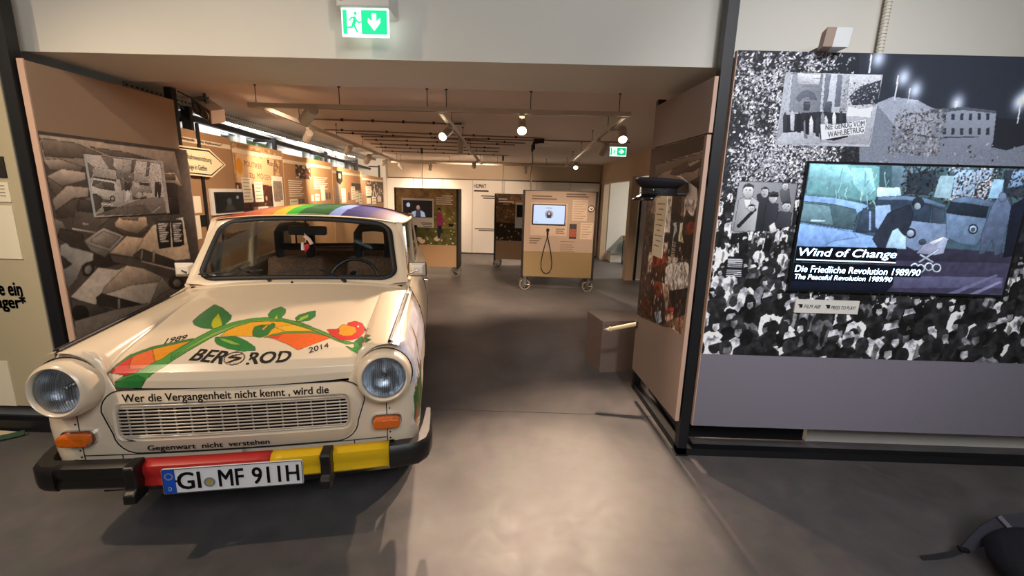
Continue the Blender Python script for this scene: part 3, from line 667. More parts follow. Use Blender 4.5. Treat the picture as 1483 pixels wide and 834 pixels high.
  ('c0c2c8',[(0.15,0.592),(0.15,0.584),(0.147,0.579),(0.142,0.578),(0.138,0.583),(0.136,0.591),(0.137,0.6),(0.139,0.605),(0.143,0.605),(0.148,0.6)]),
  ('202228',[(0.046,0.457),(0.081,0.519),(0.085,0.513),(0.05,0.45)]),
  ('c8c8cc',[(0.081,0.516),(0.08,0.51),(0.077,0.507),(0.072,0.507),(0.068,0.51),(0.066,0.515),(0.067,0.521),(0.07,0.524),(0.075,0.525),(0.079,0.522)]),
  ('b6b8be',[(0.107,0.571),(0.106,0.56),(0.103,0.554),(0.097,0.554),(0.093,0.56),(0.09,0.57),(0.091,0.581),(0.094,0.587),(0.1,0.587),(0.104,0.581)]),
  ('e4e4ea',[(0.12,0.46),(0.13,0.472),(0.139,0.444),(0.126,0.436)]),
 ],
 'CAPTION': [
  ('16181e',[(0.034,0.354),(0.073,0.352),(0.075,0.283),(0.034,0.286)]),
  ('c8cad2',[(0.036,0.345),(0.071,0.344),(0.07,0.342),(0.035,0.342)]),
  ('c8cad2',[(0.036,0.339),(0.071,0.338),(0.07,0.335),(0.035,0.336)]),
  ('c8cad2',[(0.036,0.333),(0.071,0.331),(0.07,0.329),(0.035,0.33)]),
  ('c8cad2',[(0.036,0.326),(0.071,0.325),(0.07,0.323),(0.035,0.324)]),
  ('c8cad2',[(0.036,0.32),(0.071,0.319),(0.07,0.316),(0.035,0.318)]),
  ('c8cad2',[(0.036,0.307),(0.071,0.306),(0.07,0.304),(0.035,0.305)]),
  ('c8cad2',[(0.036,0.301),(0.071,0.3),(0.07,0.297),(0.035,0.299)]),
  ('c8cad2',[(0.036,0.295),(0.071,0.293),(0.071,0.291),(0.035,0.292)]),
  ('c8cad2',[(0.036,0.288),(0.071,0.287),(0.071,0.285),(0.035,0.285)]),
 ],
 'YARD': [
  ('6c6258',[(0.005,0.986),(0.884,0.983),(0.917,0.824),(0.004,0.89)]),
  ('574d45',[(0.01,0.973),(0.189,0.967),(0.329,0.932),(0.206,0.909),(0.017,0.905)]),
  ('4c443e',[(0.27,0.959),(0.432,0.922),(0.745,0.923),(0.501,0.951)]),
  ('6a6058',[(0.004,0.89),(0.086,0.898),(0.207,0.871),(0.183,0.855),(0.031,0.855)]),
  ('7d7168',[(0.007,0.828),(0.087,0.859),(0.213,0.849),(0.208,0.82),(0.072,0.791)]),
  ('4a433d',[(0.008,0.824),(0.071,0.789),(0.064,0.742),(0.019,0.764)]),
  ('6e645c',[(0.012,0.735),(0.1,0.792),(0.219,0.785),(0.206,0.748),(0.117,0.741),(0.02,0.691)]),
  ('3d3732',[(0.02,0.691),(0.117,0.737),(0.205,0.744),(0.196,0.729),(0.1,0.666),(0.018,0.662)]),
  ('55504a',[(0.005,0.663),(0.042,0.646),(0.057,0.615),(0.015,0.588),(0,0.604)]),
  ('8a7a6a',[(0.732,0.867),(0.86,0.871),(0.913,0.804),(0.751,0.812)]),
  ('5c4f44',[(0.761,0.858),(0.858,0.862),(0.86,0.833),(0.756,0.835)]),
  ('4c443e',[(0.095,0.618),(0.094,0.632),(0.121,0.69),(0.149,0.731),(0.271,0.759),(0.378,0.721),(0.355,0.668),(0.238,0.613),(0.22,0.592)]),
  ('37312d',[(0.13,0.689),(0.247,0.676),(0.261,0.715),(0.16,0.738)]),
  ('8a7f76',[(0.086,0.619),(0.223,0.592),(0.221,0.586),(0.085,0.613)]),
  ('6c625a',[(0.15,0.636),(0.185,0.634),(0.183,0.623),(0.148,0.624)]),
  ('2a2522',[(0.026,0.619),(0.135,0.591),(0.141,0.555),(0.182,0.5),(0.281,0.481),(0.43,0.441),(0.206,0.43),(0.154,0.466),(0.039,0.564),(0.009,0.586)]),
  ('857260',[(0.346,0.626),(0.384,0.652),(0.575,0.644),(0.572,0.602),(0.494,0.566),(0.414,0.58),(0.346,0.606)]),
  ('4a3f36',[(0.346,0.606),(0.414,0.58),(0.494,0.564),(0.568,0.599),(0.554,0.578),(0.491,0.55),(0.389,0.569)]),
  ('5e5044',[(0.384,0.653),(0.513,0.648),(0.503,0.631),(0.399,0.641)]),
  ('77706a',[(0.141,0.559),(0.267,0.608),(0.393,0.561),(0.283,0.497),(0.274,0.504),(0.161,0.538)]),
  ('5c5650',[(0.141,0.559),(0.161,0.537),(0.279,0.499),(0.248,0.476),(0.17,0.514)]),
  ('686058',[(0.174,0.556),(0.263,0.593),(0.363,0.559),(0.283,0.516)]),
  ('6e6b68',[(0.01,0.552),(0.042,0.559),(0.06,0.54),(0.154,0.51),(0.182,0.5),(0.17,0.471),(0.105,0.457),(0.064,0.405),(0.012,0.371),(-0.004,0.436),(-0.006,0.485)]),
  ('2a2826',[(0.006,0.508),(0.05,0.468),(0.006,0.455)]),
  ('1f1d1c',[(0.164,0.424),(0.155,0.415),(0.142,0.408),(0.129,0.406),(0.117,0.408),(0.108,0.415),(0.104,0.424),(0.103,0.435),(0.108,0.446),(0.117,0.455),(0.128,0.462),(0.141,0.464),(0.154,0.463),(0.163,0.456),(0.169,0.447),(0.169,0.436)]),
  ('57534f',[(0.152,0.426),(0.145,0.42),(0.137,0.415),(0.128,0.415),(0.12,0.417),(0.116,0.423),(0.115,0.431),(0.118,0.439),(0.125,0.447),(0.134,0.451),(0.143,0.452),(0.15,0.449),(0.155,0.442),(0.156,0.435)]),
  ('9a8672',[(0.283,0.493),(0.409,0.56),(0.527,0.541),(0.617,0.6),(0.886,0.631),(0.907,0.394),(0.759,0.401),(0.502,0.487),(0.434,0.457)]),
  ('8f7c6a',[(0.283,0.493),(0.409,0.56),(0.527,0.541),(0.434,0.457)]),
  ('2c2825',[(0.435,0.463),(0.503,0.489),(0.759,0.401),(0.763,0.353),(0.502,0.431)]),
  ('6a5e52',[(0.589,0.47),(0.605,0.465),(0.583,0.406),(0.568,0.411)]),
  ('6a5e52',[(0.502,0.487),(0.514,0.483),(0.493,0.435),(0.483,0.438)]),
  ('332e2b',[(0.281,0.483),(0.433,0.453),(0.882,0.313),(0.855,0.228),(0.789,0.258),(0.708,0.308),(0.494,0.391),(0.294,0.449)]),
  ('7a6c60',[(0.49,0.432),(0.763,0.352),(0.874,0.318),(0.873,0.311),(0.488,0.425)]),
  ('1c1918',[(0.809,0.257),(0.794,0.246),(0.773,0.241),(0.748,0.241),(0.722,0.247),(0.702,0.258),(0.688,0.272),(0.683,0.287),(0.687,0.3),(0.701,0.311),(0.722,0.316),(0.747,0.316),(0.772,0.311),(0.794,0.3),(0.809,0.286),(0.815,0.271)]),
  ('45403c',[(0.787,0.263),(0.778,0.257),(0.763,0.254),(0.748,0.255),(0.733,0.26),(0.723,0.269),(0.719,0.278),(0.722,0.287),(0.731,0.293),(0.745,0.296),(0.761,0.295),(0.775,0.289),(0.785,0.281),(0.79,0.272)]),
  ('3a3330',[(0.617,0.629),(0.722,0.636),(0.866,0.614),(0.833,0.601),(0.717,0.614)]),
  ('827a72',[(0.017,0.334),(0.196,0.434),(0.318,0.407),(0.378,0.421),(0.494,0.391),(0.629,0.329),(0.608,0.31),(0.505,0.209),(0.406,0.224),(0.299,0.273),(0.191,0.317),(0.154,0.293),(0.145,0.272),(0.069,0.303)]),
  ('75685c',[(0.217,0.343),(0.378,0.421),(0.494,0.391),(0.629,0.329),(0.601,0.307),(0.381,0.324),(0.242,0.312),(0.191,0.317)]),
  ('4c4641',[(0.629,0.329),(0.694,0.255),(0.592,0.236),(0.511,0.207),(0.608,0.31)]),
  ('1e1b1a',[(0.157,0.304),(0.19,0.316),(0.299,0.272),(0.442,0.217),(0.288,0.223),(0.155,0.274)]),
  ('5a534d',[(0.286,0.274),(0.298,0.269),(0.289,0.225),(0.276,0.23)]),
  ('33302e',[(0.012,0.324),(0.069,0.302),(0.144,0.271),(0.244,0.227),(0.08,0.227),(0.011,0.23)]),
  ('161413',[(0.09,0.234),(0.079,0.225),(0.064,0.22),(0.047,0.221),(0.03,0.227),(0.017,0.236),(0.007,0.249),(0.006,0.262),(0.009,0.273),(0.019,0.283),(0.034,0.288),(0.05,0.287),(0.068,0.282),(0.082,0.273),(0.091,0.26),(0.094,0.247)]),
  ('4a4540',[(0.01,0.226),(0.223,0.228),(0.531,0.208),(0.691,0.228),(0.683,0.192),(0.318,0.155),(0,0.125)]),
  ('24211f',[(0.645,0.615),(0.76,0.612),(0.739,0.477),(0.641,0.479)]),
  ('24211f',[(0.772,0.609),(0.873,0.609),(0.863,0.477),(0.762,0.475)]),
  ('a09a94',[(0.66,0.606),(0.744,0.604),(0.744,0.598),(0.66,0.6)]),
  ('a09a94',[(0.66,0.595),(0.733,0.593),(0.733,0.587),(0.66,0.589)]),
  ('a09a94',[(0.659,0.584),(0.722,0.583),(0.722,0.577),(0.659,0.577)]),
  ('a09a94',[(0.659,0.572),(0.711,0.572),(0.711,0.566),(0.659,0.567)]),
  ('a09a94',[(0.658,0.561),(0.736,0.559),(0.736,0.553),(0.658,0.556)]),
  ('a09a94',[(0.658,0.55),(0.724,0.548),(0.725,0.542),(0.658,0.544)]),
  ('a09a94',[(0.657,0.539),(0.714,0.537),(0.714,0.531),(0.657,0.533)]),
  ('a09a94',[(0.657,0.527),(0.703,0.527),(0.703,0.521),(0.657,0.521)]),
  ('a09a94',[(0.657,0.516),(0.727,0.513),(0.727,0.507),(0.657,0.511)]),
  ('a09a94',[(0.784,0.601),(0.863,0.6),(0.863,0.593),(0.784,0.595)]),
  ('a09a94',[(0.783,0.59),(0.849,0.589),(0.849,0.583),(0.783,0.583)]),
  ('a09a94',[(0.783,0.578),(0.834,0.577),(0.834,0.572),(0.783,0.572)]),
  ('a09a94',[(0.783,0.567),(0.852,0.565),(0.853,0.559),(0.783,0.56)]),
  ('a09a94',[(0.782,0.555),(0.838,0.553),(0.838,0.548),(0.782,0.548)]),
  ('a09a94',[(0.781,0.543),(0.857,0.54),(0.857,0.534),(0.781,0.537)]),
  ('a09a94',[(0.78,0.532),(0.842,0.529),(0.842,0.523),(0.78,0.525)]),
  ('a09a94',[(0.779,0.52),(0.828,0.519),(0.828,0.512),(0.779,0.513)]),
  ('a09a94',[(0.778,0.508),(0.846,0.505),(0.846,0.499),(0.779,0.502)]),
  ('2e2926',[(0.759,0.814),(0.863,0.812),(0.861,0.735),(0.76,0.745)]),
  ('24201e',[(0.764,0.731),(0.859,0.727),(0.854,0.651),(0.763,0.651)]),
 ],
 'STREET': [
  ('d8d0c8',[(-0.028,1.005),(0.952,0.941),(0.945,-0.046),(-0.036,0.03)]),
  ('857a72',[(-0.024,0.895),(0.009,0.865),(0.06,0.803),(0.024,0.646),(-0.01,0.611)]),
  ('8a8078',[(0.167,0.992),(0.319,0.984),(0.29,0.841),(0.334,0.773),(0.31,0.681),(0.243,0.784)]),
  ('9b938c',[(0.328,0.824),(0.545,0.789),(0.524,0.6),(0.317,0.627)]),
  ('d6cec6',[(0.31,0.976),(0.543,0.965),(0.516,0.786),(0.426,0.743),(0.312,0.805)]),
  ('7a7068',[(0.55,0.965),(0.602,0.965),(0.541,0.751),(0.507,0.711)]),
  ('7a7068',[(0.759,0.951),(0.798,0.949),(0.747,0.705),(0.705,0.684)]),
  ('8c837b',[(0.424,0.724),(0.541,0.751),(0.531,0.6),(0.409,0.595)]),
  ('c4bcb4',[(0.547,0.732),(0.69,0.741),(0.736,0.608),(0.593,0.565),(0.531,0.6)]),
  ('c9c2bb',[(0.041,0.749),(0.072,0.811),(0.321,0.77),(0.303,0.616),(0.048,0.657)]),
  ('5c534c',[(0.041,0.649),(0.302,0.611),(0.295,0.586),(0.033,0.627)]),
  ('ded8d2',[(-0.002,0.527),(0.04,0.63),(0.274,0.589),(0.293,0.535),(0.374,0.408),(0.347,0.224),(0.252,0.173),(0.055,0.232),(-0.026,0.373)]),
  ('6a625b',[(0.009,0.511),(0.038,0.597),(0.269,0.551),(0.262,0.43),(0.105,0.459)]),
  ('8f867e',[(0.033,0.511),(0.119,0.573),(0.143,0.47),(0.105,0.462)]),
  ('b8b0a8',[(-0.026,0.373),(0.067,0.338),(0.202,0.3),(0.205,0.227),(0.057,0.251),(-0.028,0.305)]),
  ('6e655e',[(0.062,0.303),(0.191,0.265),(0.193,0.23),(0.069,0.251)]),
  ('2c2825',[(0.255,0.295),(0.25,0.276),(0.24,0.259),(0.226,0.251),(0.212,0.251),(0.2,0.259),(0.193,0.276),(0.193,0.297),(0.198,0.316),(0.209,0.332),(0.222,0.343),(0.236,0.343),(0.248,0.332),(0.255,0.316)]),
  ('b0a8a0',[(0.245,0.297),(0.241,0.281),(0.231,0.268),(0.221,0.265),(0.21,0.268),(0.205,0.281),(0.203,0.297),(0.209,0.314),(0.217,0.324),(0.228,0.33),(0.238,0.324),(0.245,0.314)]),
  ('5a524b',[(-0.014,0.373),(0.047,0.373),(0.1,0.303),(0.071,0.162),(0,0.078),(-0.031,0.168)]),
  ('48413c',[(0.097,0.162),(0.264,0.154),(0.229,0.081),(0.1,0.089)]),
  ('e4ded8',[(0.078,0.224),(0.229,0.195),(0.226,0.173),(0.081,0.197)]),
  ('7d746c',[(0.357,0.611),(0.51,0.616),(0.5,0.522),(0.448,0.446),(0.352,0.446)]),
  ('a9a199',[(0.484,0.503),(0.628,0.468),(0.626,0.314),(0.478,0.314)]),
  ('b8b0a7',[(0.603,0.584),(0.766,0.589),(0.76,0.392),(0.621,0.411)]),
  ('4e4741',[(0.609,0.573),(0.748,0.568),(0.743,0.53),(0.605,0.535)]),
  ('544c46',[(0.407,0.576),(0.484,0.578),(0.464,0.446),(0.398,0.427)]),
  ('f0ebe6',[(0.366,0.205),(0.402,0.408),(0.434,0.446),(0.457,0.389),(0.45,0.203),(0.428,0.203),(0.416,0.278),(0.386,0.2)]),
  ('8a7f77',[(0.29,0.151),(0.638,0.292),(0.933,0.308),(0.94,-0.024),(0.021,0.043)]),
  ('776c64',[(0.302,0.132),(0.626,0.176),(0.702,0.014),(0.402,0.032)]),
  ('bcb4ac',[(0.719,0.032),(0.864,0.146),(0.876,0.132),(0.75,0.019)]),
  ('443d38',[(0.831,0.592),(0.914,0.6),(0.921,0.514),(0.881,0.3),(0.855,0.3),(0.855,0.451),(0.824,0.311),(0.802,0.33)]),
  ('5c534c',[(0.478,0.324),(0.548,0.295),(0.674,0.332),(0.669,0.292),(0.488,0.276)]),
  ('c9c2bb',[(0.617,0.351),(0.609,0.322),(0.588,0.303),(0.564,0.295),(0.54,0.303),(0.526,0.324),(0.522,0.351),(0.531,0.381),(0.552,0.403),(0.576,0.411),(0.6,0.403),(0.614,0.381)]),
 ],
 'MARCH': [
  ('8a7466',[(0.849,0.908),(-0.016,0.936),(-0.03,0.806),(0.84,0.81)]),
  ('6c5a4e',[(0.86,0.906),(-0.02,0.925),(-0.027,0.903),(0.707,0.858),(0.847,0.831)]),
  ('9a8070',[(0.695,0.858),(0.031,0.899),(0.03,0.802),(0.16,0.799),(0.694,0.82)]),
  ('584438',[(0.522,0.847),(0.488,0.869),(0.407,0.873),(0.352,0.882),(0.229,0.898),(0.185,0.869),(0.058,0.885),(0.016,0.898),(-0.008,0.872),(0.11,0.851),(0.248,0.85),(0.397,0.841)]),
  ('4a3a32',[(0.16,0.799),(-0.023,0.826),(-0.041,0.775),(0.02,0.771)]),
  ('5a4a42',[(0.997,0.716),(0.42,0.733),(0.34,0.558),(0.873,0.525)]),
  ('a08c7e',[(0.872,0.717),(0.665,0.738),(0.665,0.668),(0.724,0.626),(0.871,0.636)]),
  ('3c2c26',[(0.441,0.733),(0.174,0.74),(0.167,0.613),(0.4,0.614)]),
  ('826c5e',[(0.249,0.745),(0.145,0.756),(0.219,0.712),(0.193,0.634),(0.251,0.643)]),
  ('d8c4b8',[(0.415,0.836),(0.317,0.836),(0.16,0.799),(0.027,0.771),(-0.013,0.699),(0.04,0.64),(0.133,0.614),(0.187,0.617),(0.205,0.723),(0.145,0.756),(0.169,0.799)]),
  ('3a2a24',[(0.187,0.617),(0.151,0.669),(0.092,0.648),(0.04,0.64),(-0.01,0.704),(-0.04,0.596),(0.158,0.585)]),
  ('7c3a26',[(0.159,0.591),(0.098,0.616),(-0.031,0.622),(-0.028,0.537),(0.106,0.538)]),
  ('e6d6cc',[(0.688,0.738),(0.437,0.742),(0.419,0.546),(0.678,0.541)]),
  ('241c18',[(0.869,0.501),(-0.007,0.559),(-0.007,0.449),(0.42,0.425),(0.542,0.479),(0.816,0.441)]),
  ('c8a898',[(0.786,0.443),(0.656,0.492),(0.542,0.479),(0.555,0.441),(0.688,0.421)]),
  ('c8ac9c',[(0.505,0.486),(0.431,0.495),(0.424,0.438),(0.493,0.417)]),
  ('8a3c22',[(0.745,0.415),(0.424,0.438),(0.431,0.387),(0.651,0.317),(0.776,0.325)]),
  ('d6bcae',[(0.829,0.408),(0.73,0.414),(0.735,0.298),(0.827,0.293)]),
  ('55301f',[(0.74,0.314),(0.407,0.39),(0.433,0.315),(0.698,0.28)]),
  ('d8c6ba',[(0.406,0.423),(0.212,0.432),(0.222,0.401),(0.406,0.386)]),
  ('dcd8d4',[(0.427,0.359),(0.358,0.389),(0.083,0.426),(0.022,0.42),(-0.005,0.316),(0.107,0.255),(0.415,0.266)]),
  ('30241e',[(0.729,0.283),(0.424,0.294),(0.364,0.193),(0.369,0.059),(0.552,0.036),(0.686,0.073)]),
  ('6e3420',[(0.662,0.261),(0.444,0.276),(0.44,0.188),(0.602,0.175)]),
  ('a04a28',[(0.788,0.095),(0.637,0.106),(0.619,0.053),(0.783,0.029)]),
  ('4a2a1c',[(0.903,0.134),(0.681,0.147),(0.641,0.033),(0.863,0.021)]),
  ('9c887c',[(0.47,0.273),(0.315,0.267),(0.299,0.147),(0.345,0.138)]),
  ('262020',[(0.308,0.247),(-0.015,0.311),(-0.028,0.158),(0.179,0.142)]),
  ('9098a8',[(0.571,0.087),(0.443,0.119),(0.398,0.068),(0.494,0.032)]),
  ('a8362c',[(0.303,0.161),(0.192,0.179),(0.197,0.16),(0.297,0.141)]),
  ('b08c7c',[(0.313,0.115),(0.207,0.158),(0.158,0.084),(0.321,0.069)]),
  ('7c5c4c',[(0.369,0.059),(-0.02,0.183),(-0.001,0.059)]),
  ('a88c7c',[(0.388,0.04),(0.135,0.082),(0.001,0.065),(0.234,0.031)]),
  ('2a2a2c',[(0.395,0.602),(0.242,0.615),(0.159,0.591),(0.158,0.481),(0.388,0.46)]),
  ('c8ccd8',[(0.373,0.597),(0.306,0.606),(0.29,0.56),(0.321,0.535),(0.349,0.466),(0.337,0.581)]),
  ('d8d8b0',[(0.237,0.603),(0.193,0.608),(0.193,0.555),(0.151,0.513),(0.245,0.516)]),
 ],
}
QUADS = {
 '1989': [(0.22, 0.257), (0.283, 0.292), (0.206, 0.308)],
 '2014': [(0.721, 0.147), (0.781, 0.187), (0.71, 0.187)],
 'BER': [(0.346, 0.127), (0.458, 0.098), (0.355, 0.207)],
 'ROD': [(0.532, 0.092), (0.67, 0.097), (0.525, 0.167)],
 'Wind of Change': [(0.015, 0.256), (0.469, 0.258), (0.016, 0.341)],
 'Die Friedliche Revolution 1989/90': [(0.011, 0.144), (0.596, 0.137), (0.011, 0.199)],
 'The Peaceful Revolution 1989/90': [(0.014, 0.085), (0.471, 0.082), (0.015, 0.126)],
 'NIE GENUG VOM': [(0.212, 0.77), (0.295, 0.786), (0.21, 0.786)],
 'WAHLBETRUG': [(0.22, 0.748), (0.296, 0.767), (0.217, 0.765)],
}
# ------------------------------------------------------------------ the car (local axes: x across, y rearward from the bumper front, z up)
PAINT = mat('cream_car_paint', 'e6d3b8', .28, noise=.03, scale=5, coat=.5)
CARPRINT = paint_mat('painted_car_lacquer', .30, coat=.5)
FUR = mat('brown_mottled_fur', '8a6850', .95, noise=.7, scale=60, bump=.6)
car = thing('vintage_saloon_car', 'cream vintage small saloon car with painted bonnet, rainbow roof and flag-coloured bumper', 'car', (-1.118, 1.573, 0), math.radians(10.63))

_B = np.array([.085, .087, .098, .13, .2, .3, .45, .7, 1.0]); _Z = np.array([.720, .752, .785, .812, .838, .860, .885, .928, .972])
_D = np.concatenate([[0], np.cumsum(np.hypot(np.diff(_B), np.diff(_Z)))]); _D /= _D[-1]
def hood_pt(u, v):
    u = np.asarray(u, float); v = np.asarray(v, float); au = np.abs(u); a0 = .607 * au
    t = np.clip((a0 - .473) / .134, 0, 1)
    zf = np.where(a0 < .473, .720 + .004 * (a0 / .473) ** 2, .724 + .153 * np.sqrt(np.clip(1 - (1 - t) ** 2, 0, 1)))
    bf = np.where(a0 < .473, .085 + .037 * (a0 / .473) ** 2, .122 - .021 * t)
    ar = .629 * au; br = .96 + .087 * au ** 2; zr = .966 - .056 * au ** 2.2
    bb = (np.interp(v, _D, _B) - _B[0]) / (_B[-1] - _B[0]); S = (np.interp(v, _D, _Z) - _Z[0]) / (_Z[-1] - _Z[0])
    b = bf + (br - bf) * bb; a = a0 + (ar - a0) * bb; w = t ** 2
    return np.sign(u) * a, b, zf + (zr - zf) * (S * (1 - w) + bb * w)
# bonnet with its painting
HW, HH = 441, 301
cv = Canvas(HW, HH, 'e6d3b8')
OUT = '3a4a2a'
for c, p in ART['HOOD']:
    if len(p) > 4: cv.stroke(list(p) + [p[0]], .0022, OUT)
    cv.poly(p, c, .12)
cv.polys(ART['LOGO'])
U, V = np.meshgrid(np.linspace(-1, 1, HW), np.linspace(0, 1, HH))
A, B, Zc = hood_pt(U, V)
bonnet = grid_mesh('bonnet', np.stack([A, B, Zc], -1).reshape(-1, 3), HW, HH, cv.p.reshape(-1, 3), CARPRINT, car, True)
def hood_text(key, quad):
    p0, p1, p2 = (np.array(q) for q in quad)
    def fn(x, y):
        q = p0 + x * (p1 - p0) + y * (p2 - p0)
        a, b, z = hood_pt(q[0] * 2 - 1, q[1]); return (float(a), float(b) - .0006, float(z) + .0012)
    put_text('lettering', key, fn, INK, bonnet)
for k in ('1989', '2014', 'BER', 'ROD'): hood_text(k, QUADS[k])

# lower body shell
LZ = np.array([.20, .30, .42, .55, .68, .78, .85, .885, .95]); LWd = np.array([.66, .70, .724, .735, .728, .705, .672, .648, .632]); LF = np.array([.17, .128, .108, .106, .108, .114, .124, .132, .14])
def ztop(a, b, region):
    if region == 'f':
        t = min(1, max(0, (abs(a) - .473) / .134)); return .714 + .160 * math.sqrt(1 - (1 - t) ** 2)
    return float(np.interp(b, [.1, .9, 1.08, 2.9, 3.3, 3.5], [.874, .905, .93, .93, .90, .84]))
def outline():
    L = []
    for i in range(17): L.append(('f', i / 16))
    for i in range(1, 9): L.append(('c', i / 9))
    for i in range(81): L.append(('s', i / 80))
    for i in range(1, 7): L.append(('r', i / 7))
    for i in range(9): L.append(('b', i / 8))
    return L
def shell_pt(reg, t, z):
    w = float(np.interp(z, LZ, LWd)); f = float(np.interp(z, LZ, LF)); rc = .085; R = 3.49
    if reg == 'f': a = t * (w - rc); return a, f + .022 * (a / .6) ** 2 - .012
    f = f + .022 * ((w - rc) / .6) ** 2 - .012
    if reg == 'c': th = t * PI / 2; return w - rc + rc * math.sin(th), f + rc * (1 - math.cos(th))
    if reg == 's': return w - .02 * max(0, t - .75) * 4, f + rc + t * (R - .12 - f - rc)
    if reg == 'r': th = t * PI / 2; return w - .02 - .12 + .12 * math.cos(th), R - .12 + .12 * math.sin(th)
    return (w - .14) * (1 - t), R
def zbot(reg, t, b):
    z = .25
    if reg == 's':
        for c in (.665, 2.685):
            if abs(b - c) < .30: z = max(z, .27 + math.sqrt(.30 ** 2 - (b - c) ** 2))
    return z
cols = outline(); NZ = 16
for sgn in (1, -1):
    mb = MB(); vs = []; fs = []
    for reg, t in cols:
        a1, b1 = shell_pt(reg, t, .6)
        zb = zbot(reg, t, b1)
        zt = ztop(a1, b1, reg) if reg in 'f' else (.874 if reg == 'c' else ztop(a1, b1, reg))
        for k in range(NZ + 1):
            z = zb + (zt - zb) * k / NZ; a, b = shell_pt(reg, t, z); vs.append((sgn * a, b, z))
    n = NZ + 1
    for i in range(len(cols) - 1):
        for k in range(NZ): fs.append((i * n + k, (i + 1) * n + k, (i + 1) * n + k + 1, i * n + k + 1)[::sgn])
    mb.add(vs, fs)
    o = obj('body_side', mb, PAINT, car, smooth=40, solid=.006)
    # painted fender on the side that faces the hall: leaves and stems
    if sgn == 1:
        W2, H2 = 60, 60
        cv = Canvas(W2, H2, 'e2d4c4')
        cv.poly([(0, .55), (1, .5), (1, 1), (0, 1)], 'cfcfe0'); cv.poly([(0, .75), (1, .7), (1, 1), (0, 1)], 'd6d4e2')
        for x, h, c in ((.10, .52, '3d6a2c'), (.16, .60, '4a5c2c'), (.22, .66, '5a5a30'), (.28, .58, '6a4c34'), (.33, .72, '7a5a3c')): cv.poly([(x - .05, .1), (x - .06, h * .7), (x, h), (x + .05, h * .72), (x + .05, .1)], c)
        cv.poly([(.02, .04), (.16, .02), (.30, .5), (.42, .62), (.36, .2), (.3, .0)], '2f7a3c'); cv.poly([(.05, .04), (.10, .3), (.14, .1)], 'b85a40'); cv.poly([(.08, .02), (.11, .12), (.14, .04)], 'd8b84a')
        cv.poly([(.38, .55), (.5, .75), (.52, .95), (.45, .8)], 'a07850'); cv.ell(.42, .52, .03, .05, '4a3a6a'); cv.noise(12, .15, 3)
        P = []
        for j in range(H2):
            for i in range(W2):
                z = .46 + .40 * j / (H2 - 1); tt = i / (W2 - 1)
                if tt < .25: a, b = shell_pt('c', .35 + tt / .25 * .65, z)
                else: a, b = shell_pt('s', (tt - .25) / .75 * .26, z)
                th = max(0, min(1, (tt) / .25)) * PI / 2
                if b - .665 > -.31 and z < .27 + math.sqrt(max(0, .31 ** 2 - (b - .665) ** 2)): z = min(.86, .27 + math.sqrt(max(0, .31 ** 2 - (b - .665) ** 2))); a, b = (shell_pt('s', (tt - .25) / .75 * .26, z) if tt >= .25 else (a, b))
                P.append((a + .002, b - .001 * (1 - tt), z))
        grid_mesh('painted_wing', np.array(P), W2, H2, cv.p.reshape(-1, 3), CARPRINT, car, True)
    # chrome and rubber strip along the bonnet seam
    pts = [(sgn * (.612 + .022 * t), .115 + .78 * t, .884 + .030 * t) for t in np.linspace(0, 1, 14)]
    obj('seam_trim', MB().tube(pts, .008, 8), BLACK_RUBBER, car, smooth=60)
    obj('chrome_trim', MB().tube([(x + sgn * .010, y, z - .002) for x, y, z in pts], .006, 8), CHROME, car, smooth=60)
    wt = MB().grid(lambda u, v: (sgn * (.612 + .022 * u + (.040 - .022 * u * .6) * v), .10 + .98 * u, .880 + .034 * u - .004 * v - .008 * v * v), 16, 4)
    obj('wing_top', wt, PAINT if sgn < 0 else mat('lavender_wing_paint', 'd2d0de', .28, noise=.06, scale=8, coat=.5), car, smooth=60)
# cowl under the windscreen
def cowl(u, v):
    u = u * 2 - 1
    a, b, z = (float(q) for q in hood_pt(u, 1.0))
    return (a + (.632 * u - a) * v, b + (1.12 + .02 * u * u - b) * v, z + (.992 - .05 * abs(u) ** 2.2 - z) * v)
obj('cowl', MB().grid(cowl, 24, 6), PAINT, car, smooth=50, solid=.004)
obj('washer_jet', MB().lathe((-.02, .975, .968), (0, 0, 1), [(.008, 0), (.007, .006), (.003, .010), (0, .011)], 10), BLACK_PLASTIC, car)

# front fascia pieces
def fascia_b(a, z): return float(np.interp(z, LZ, LF)) + .022 * (a / .6) ** 2 - .012
def rrect(hw, z0, z1, r, n=6, hw2=None):
    hw2 = hw if hw2 is None else hw2; pts = []
    for cx, cz, s in ((hw2 - r, z0 + r, -90), (hw - r, z1 - r, 0), (-(hw - r), z1 - r, 90), (-(hw2 - r), z0 + r, 180)):
        for i in range(n + 1):
            t = math.radians(s + 90 * i / n); pts.append((cx + r * math.cos(t), cz + r * math.sin(t)))
    return pts
def dense(pts, k=4):
    out = []
    for i in range(len(pts)):
        a, b = pts[i], pts[(i + 1) % len(pts)]
        n = max(1, int(math.hypot(a[0] - b[0], a[1] - b[1]) / .05))
        out += [(a[0] + (b[0] - a[0]) * j / n, a[1] + (b[1] - a[1]) * j / n) for j in range(n)]
    return out
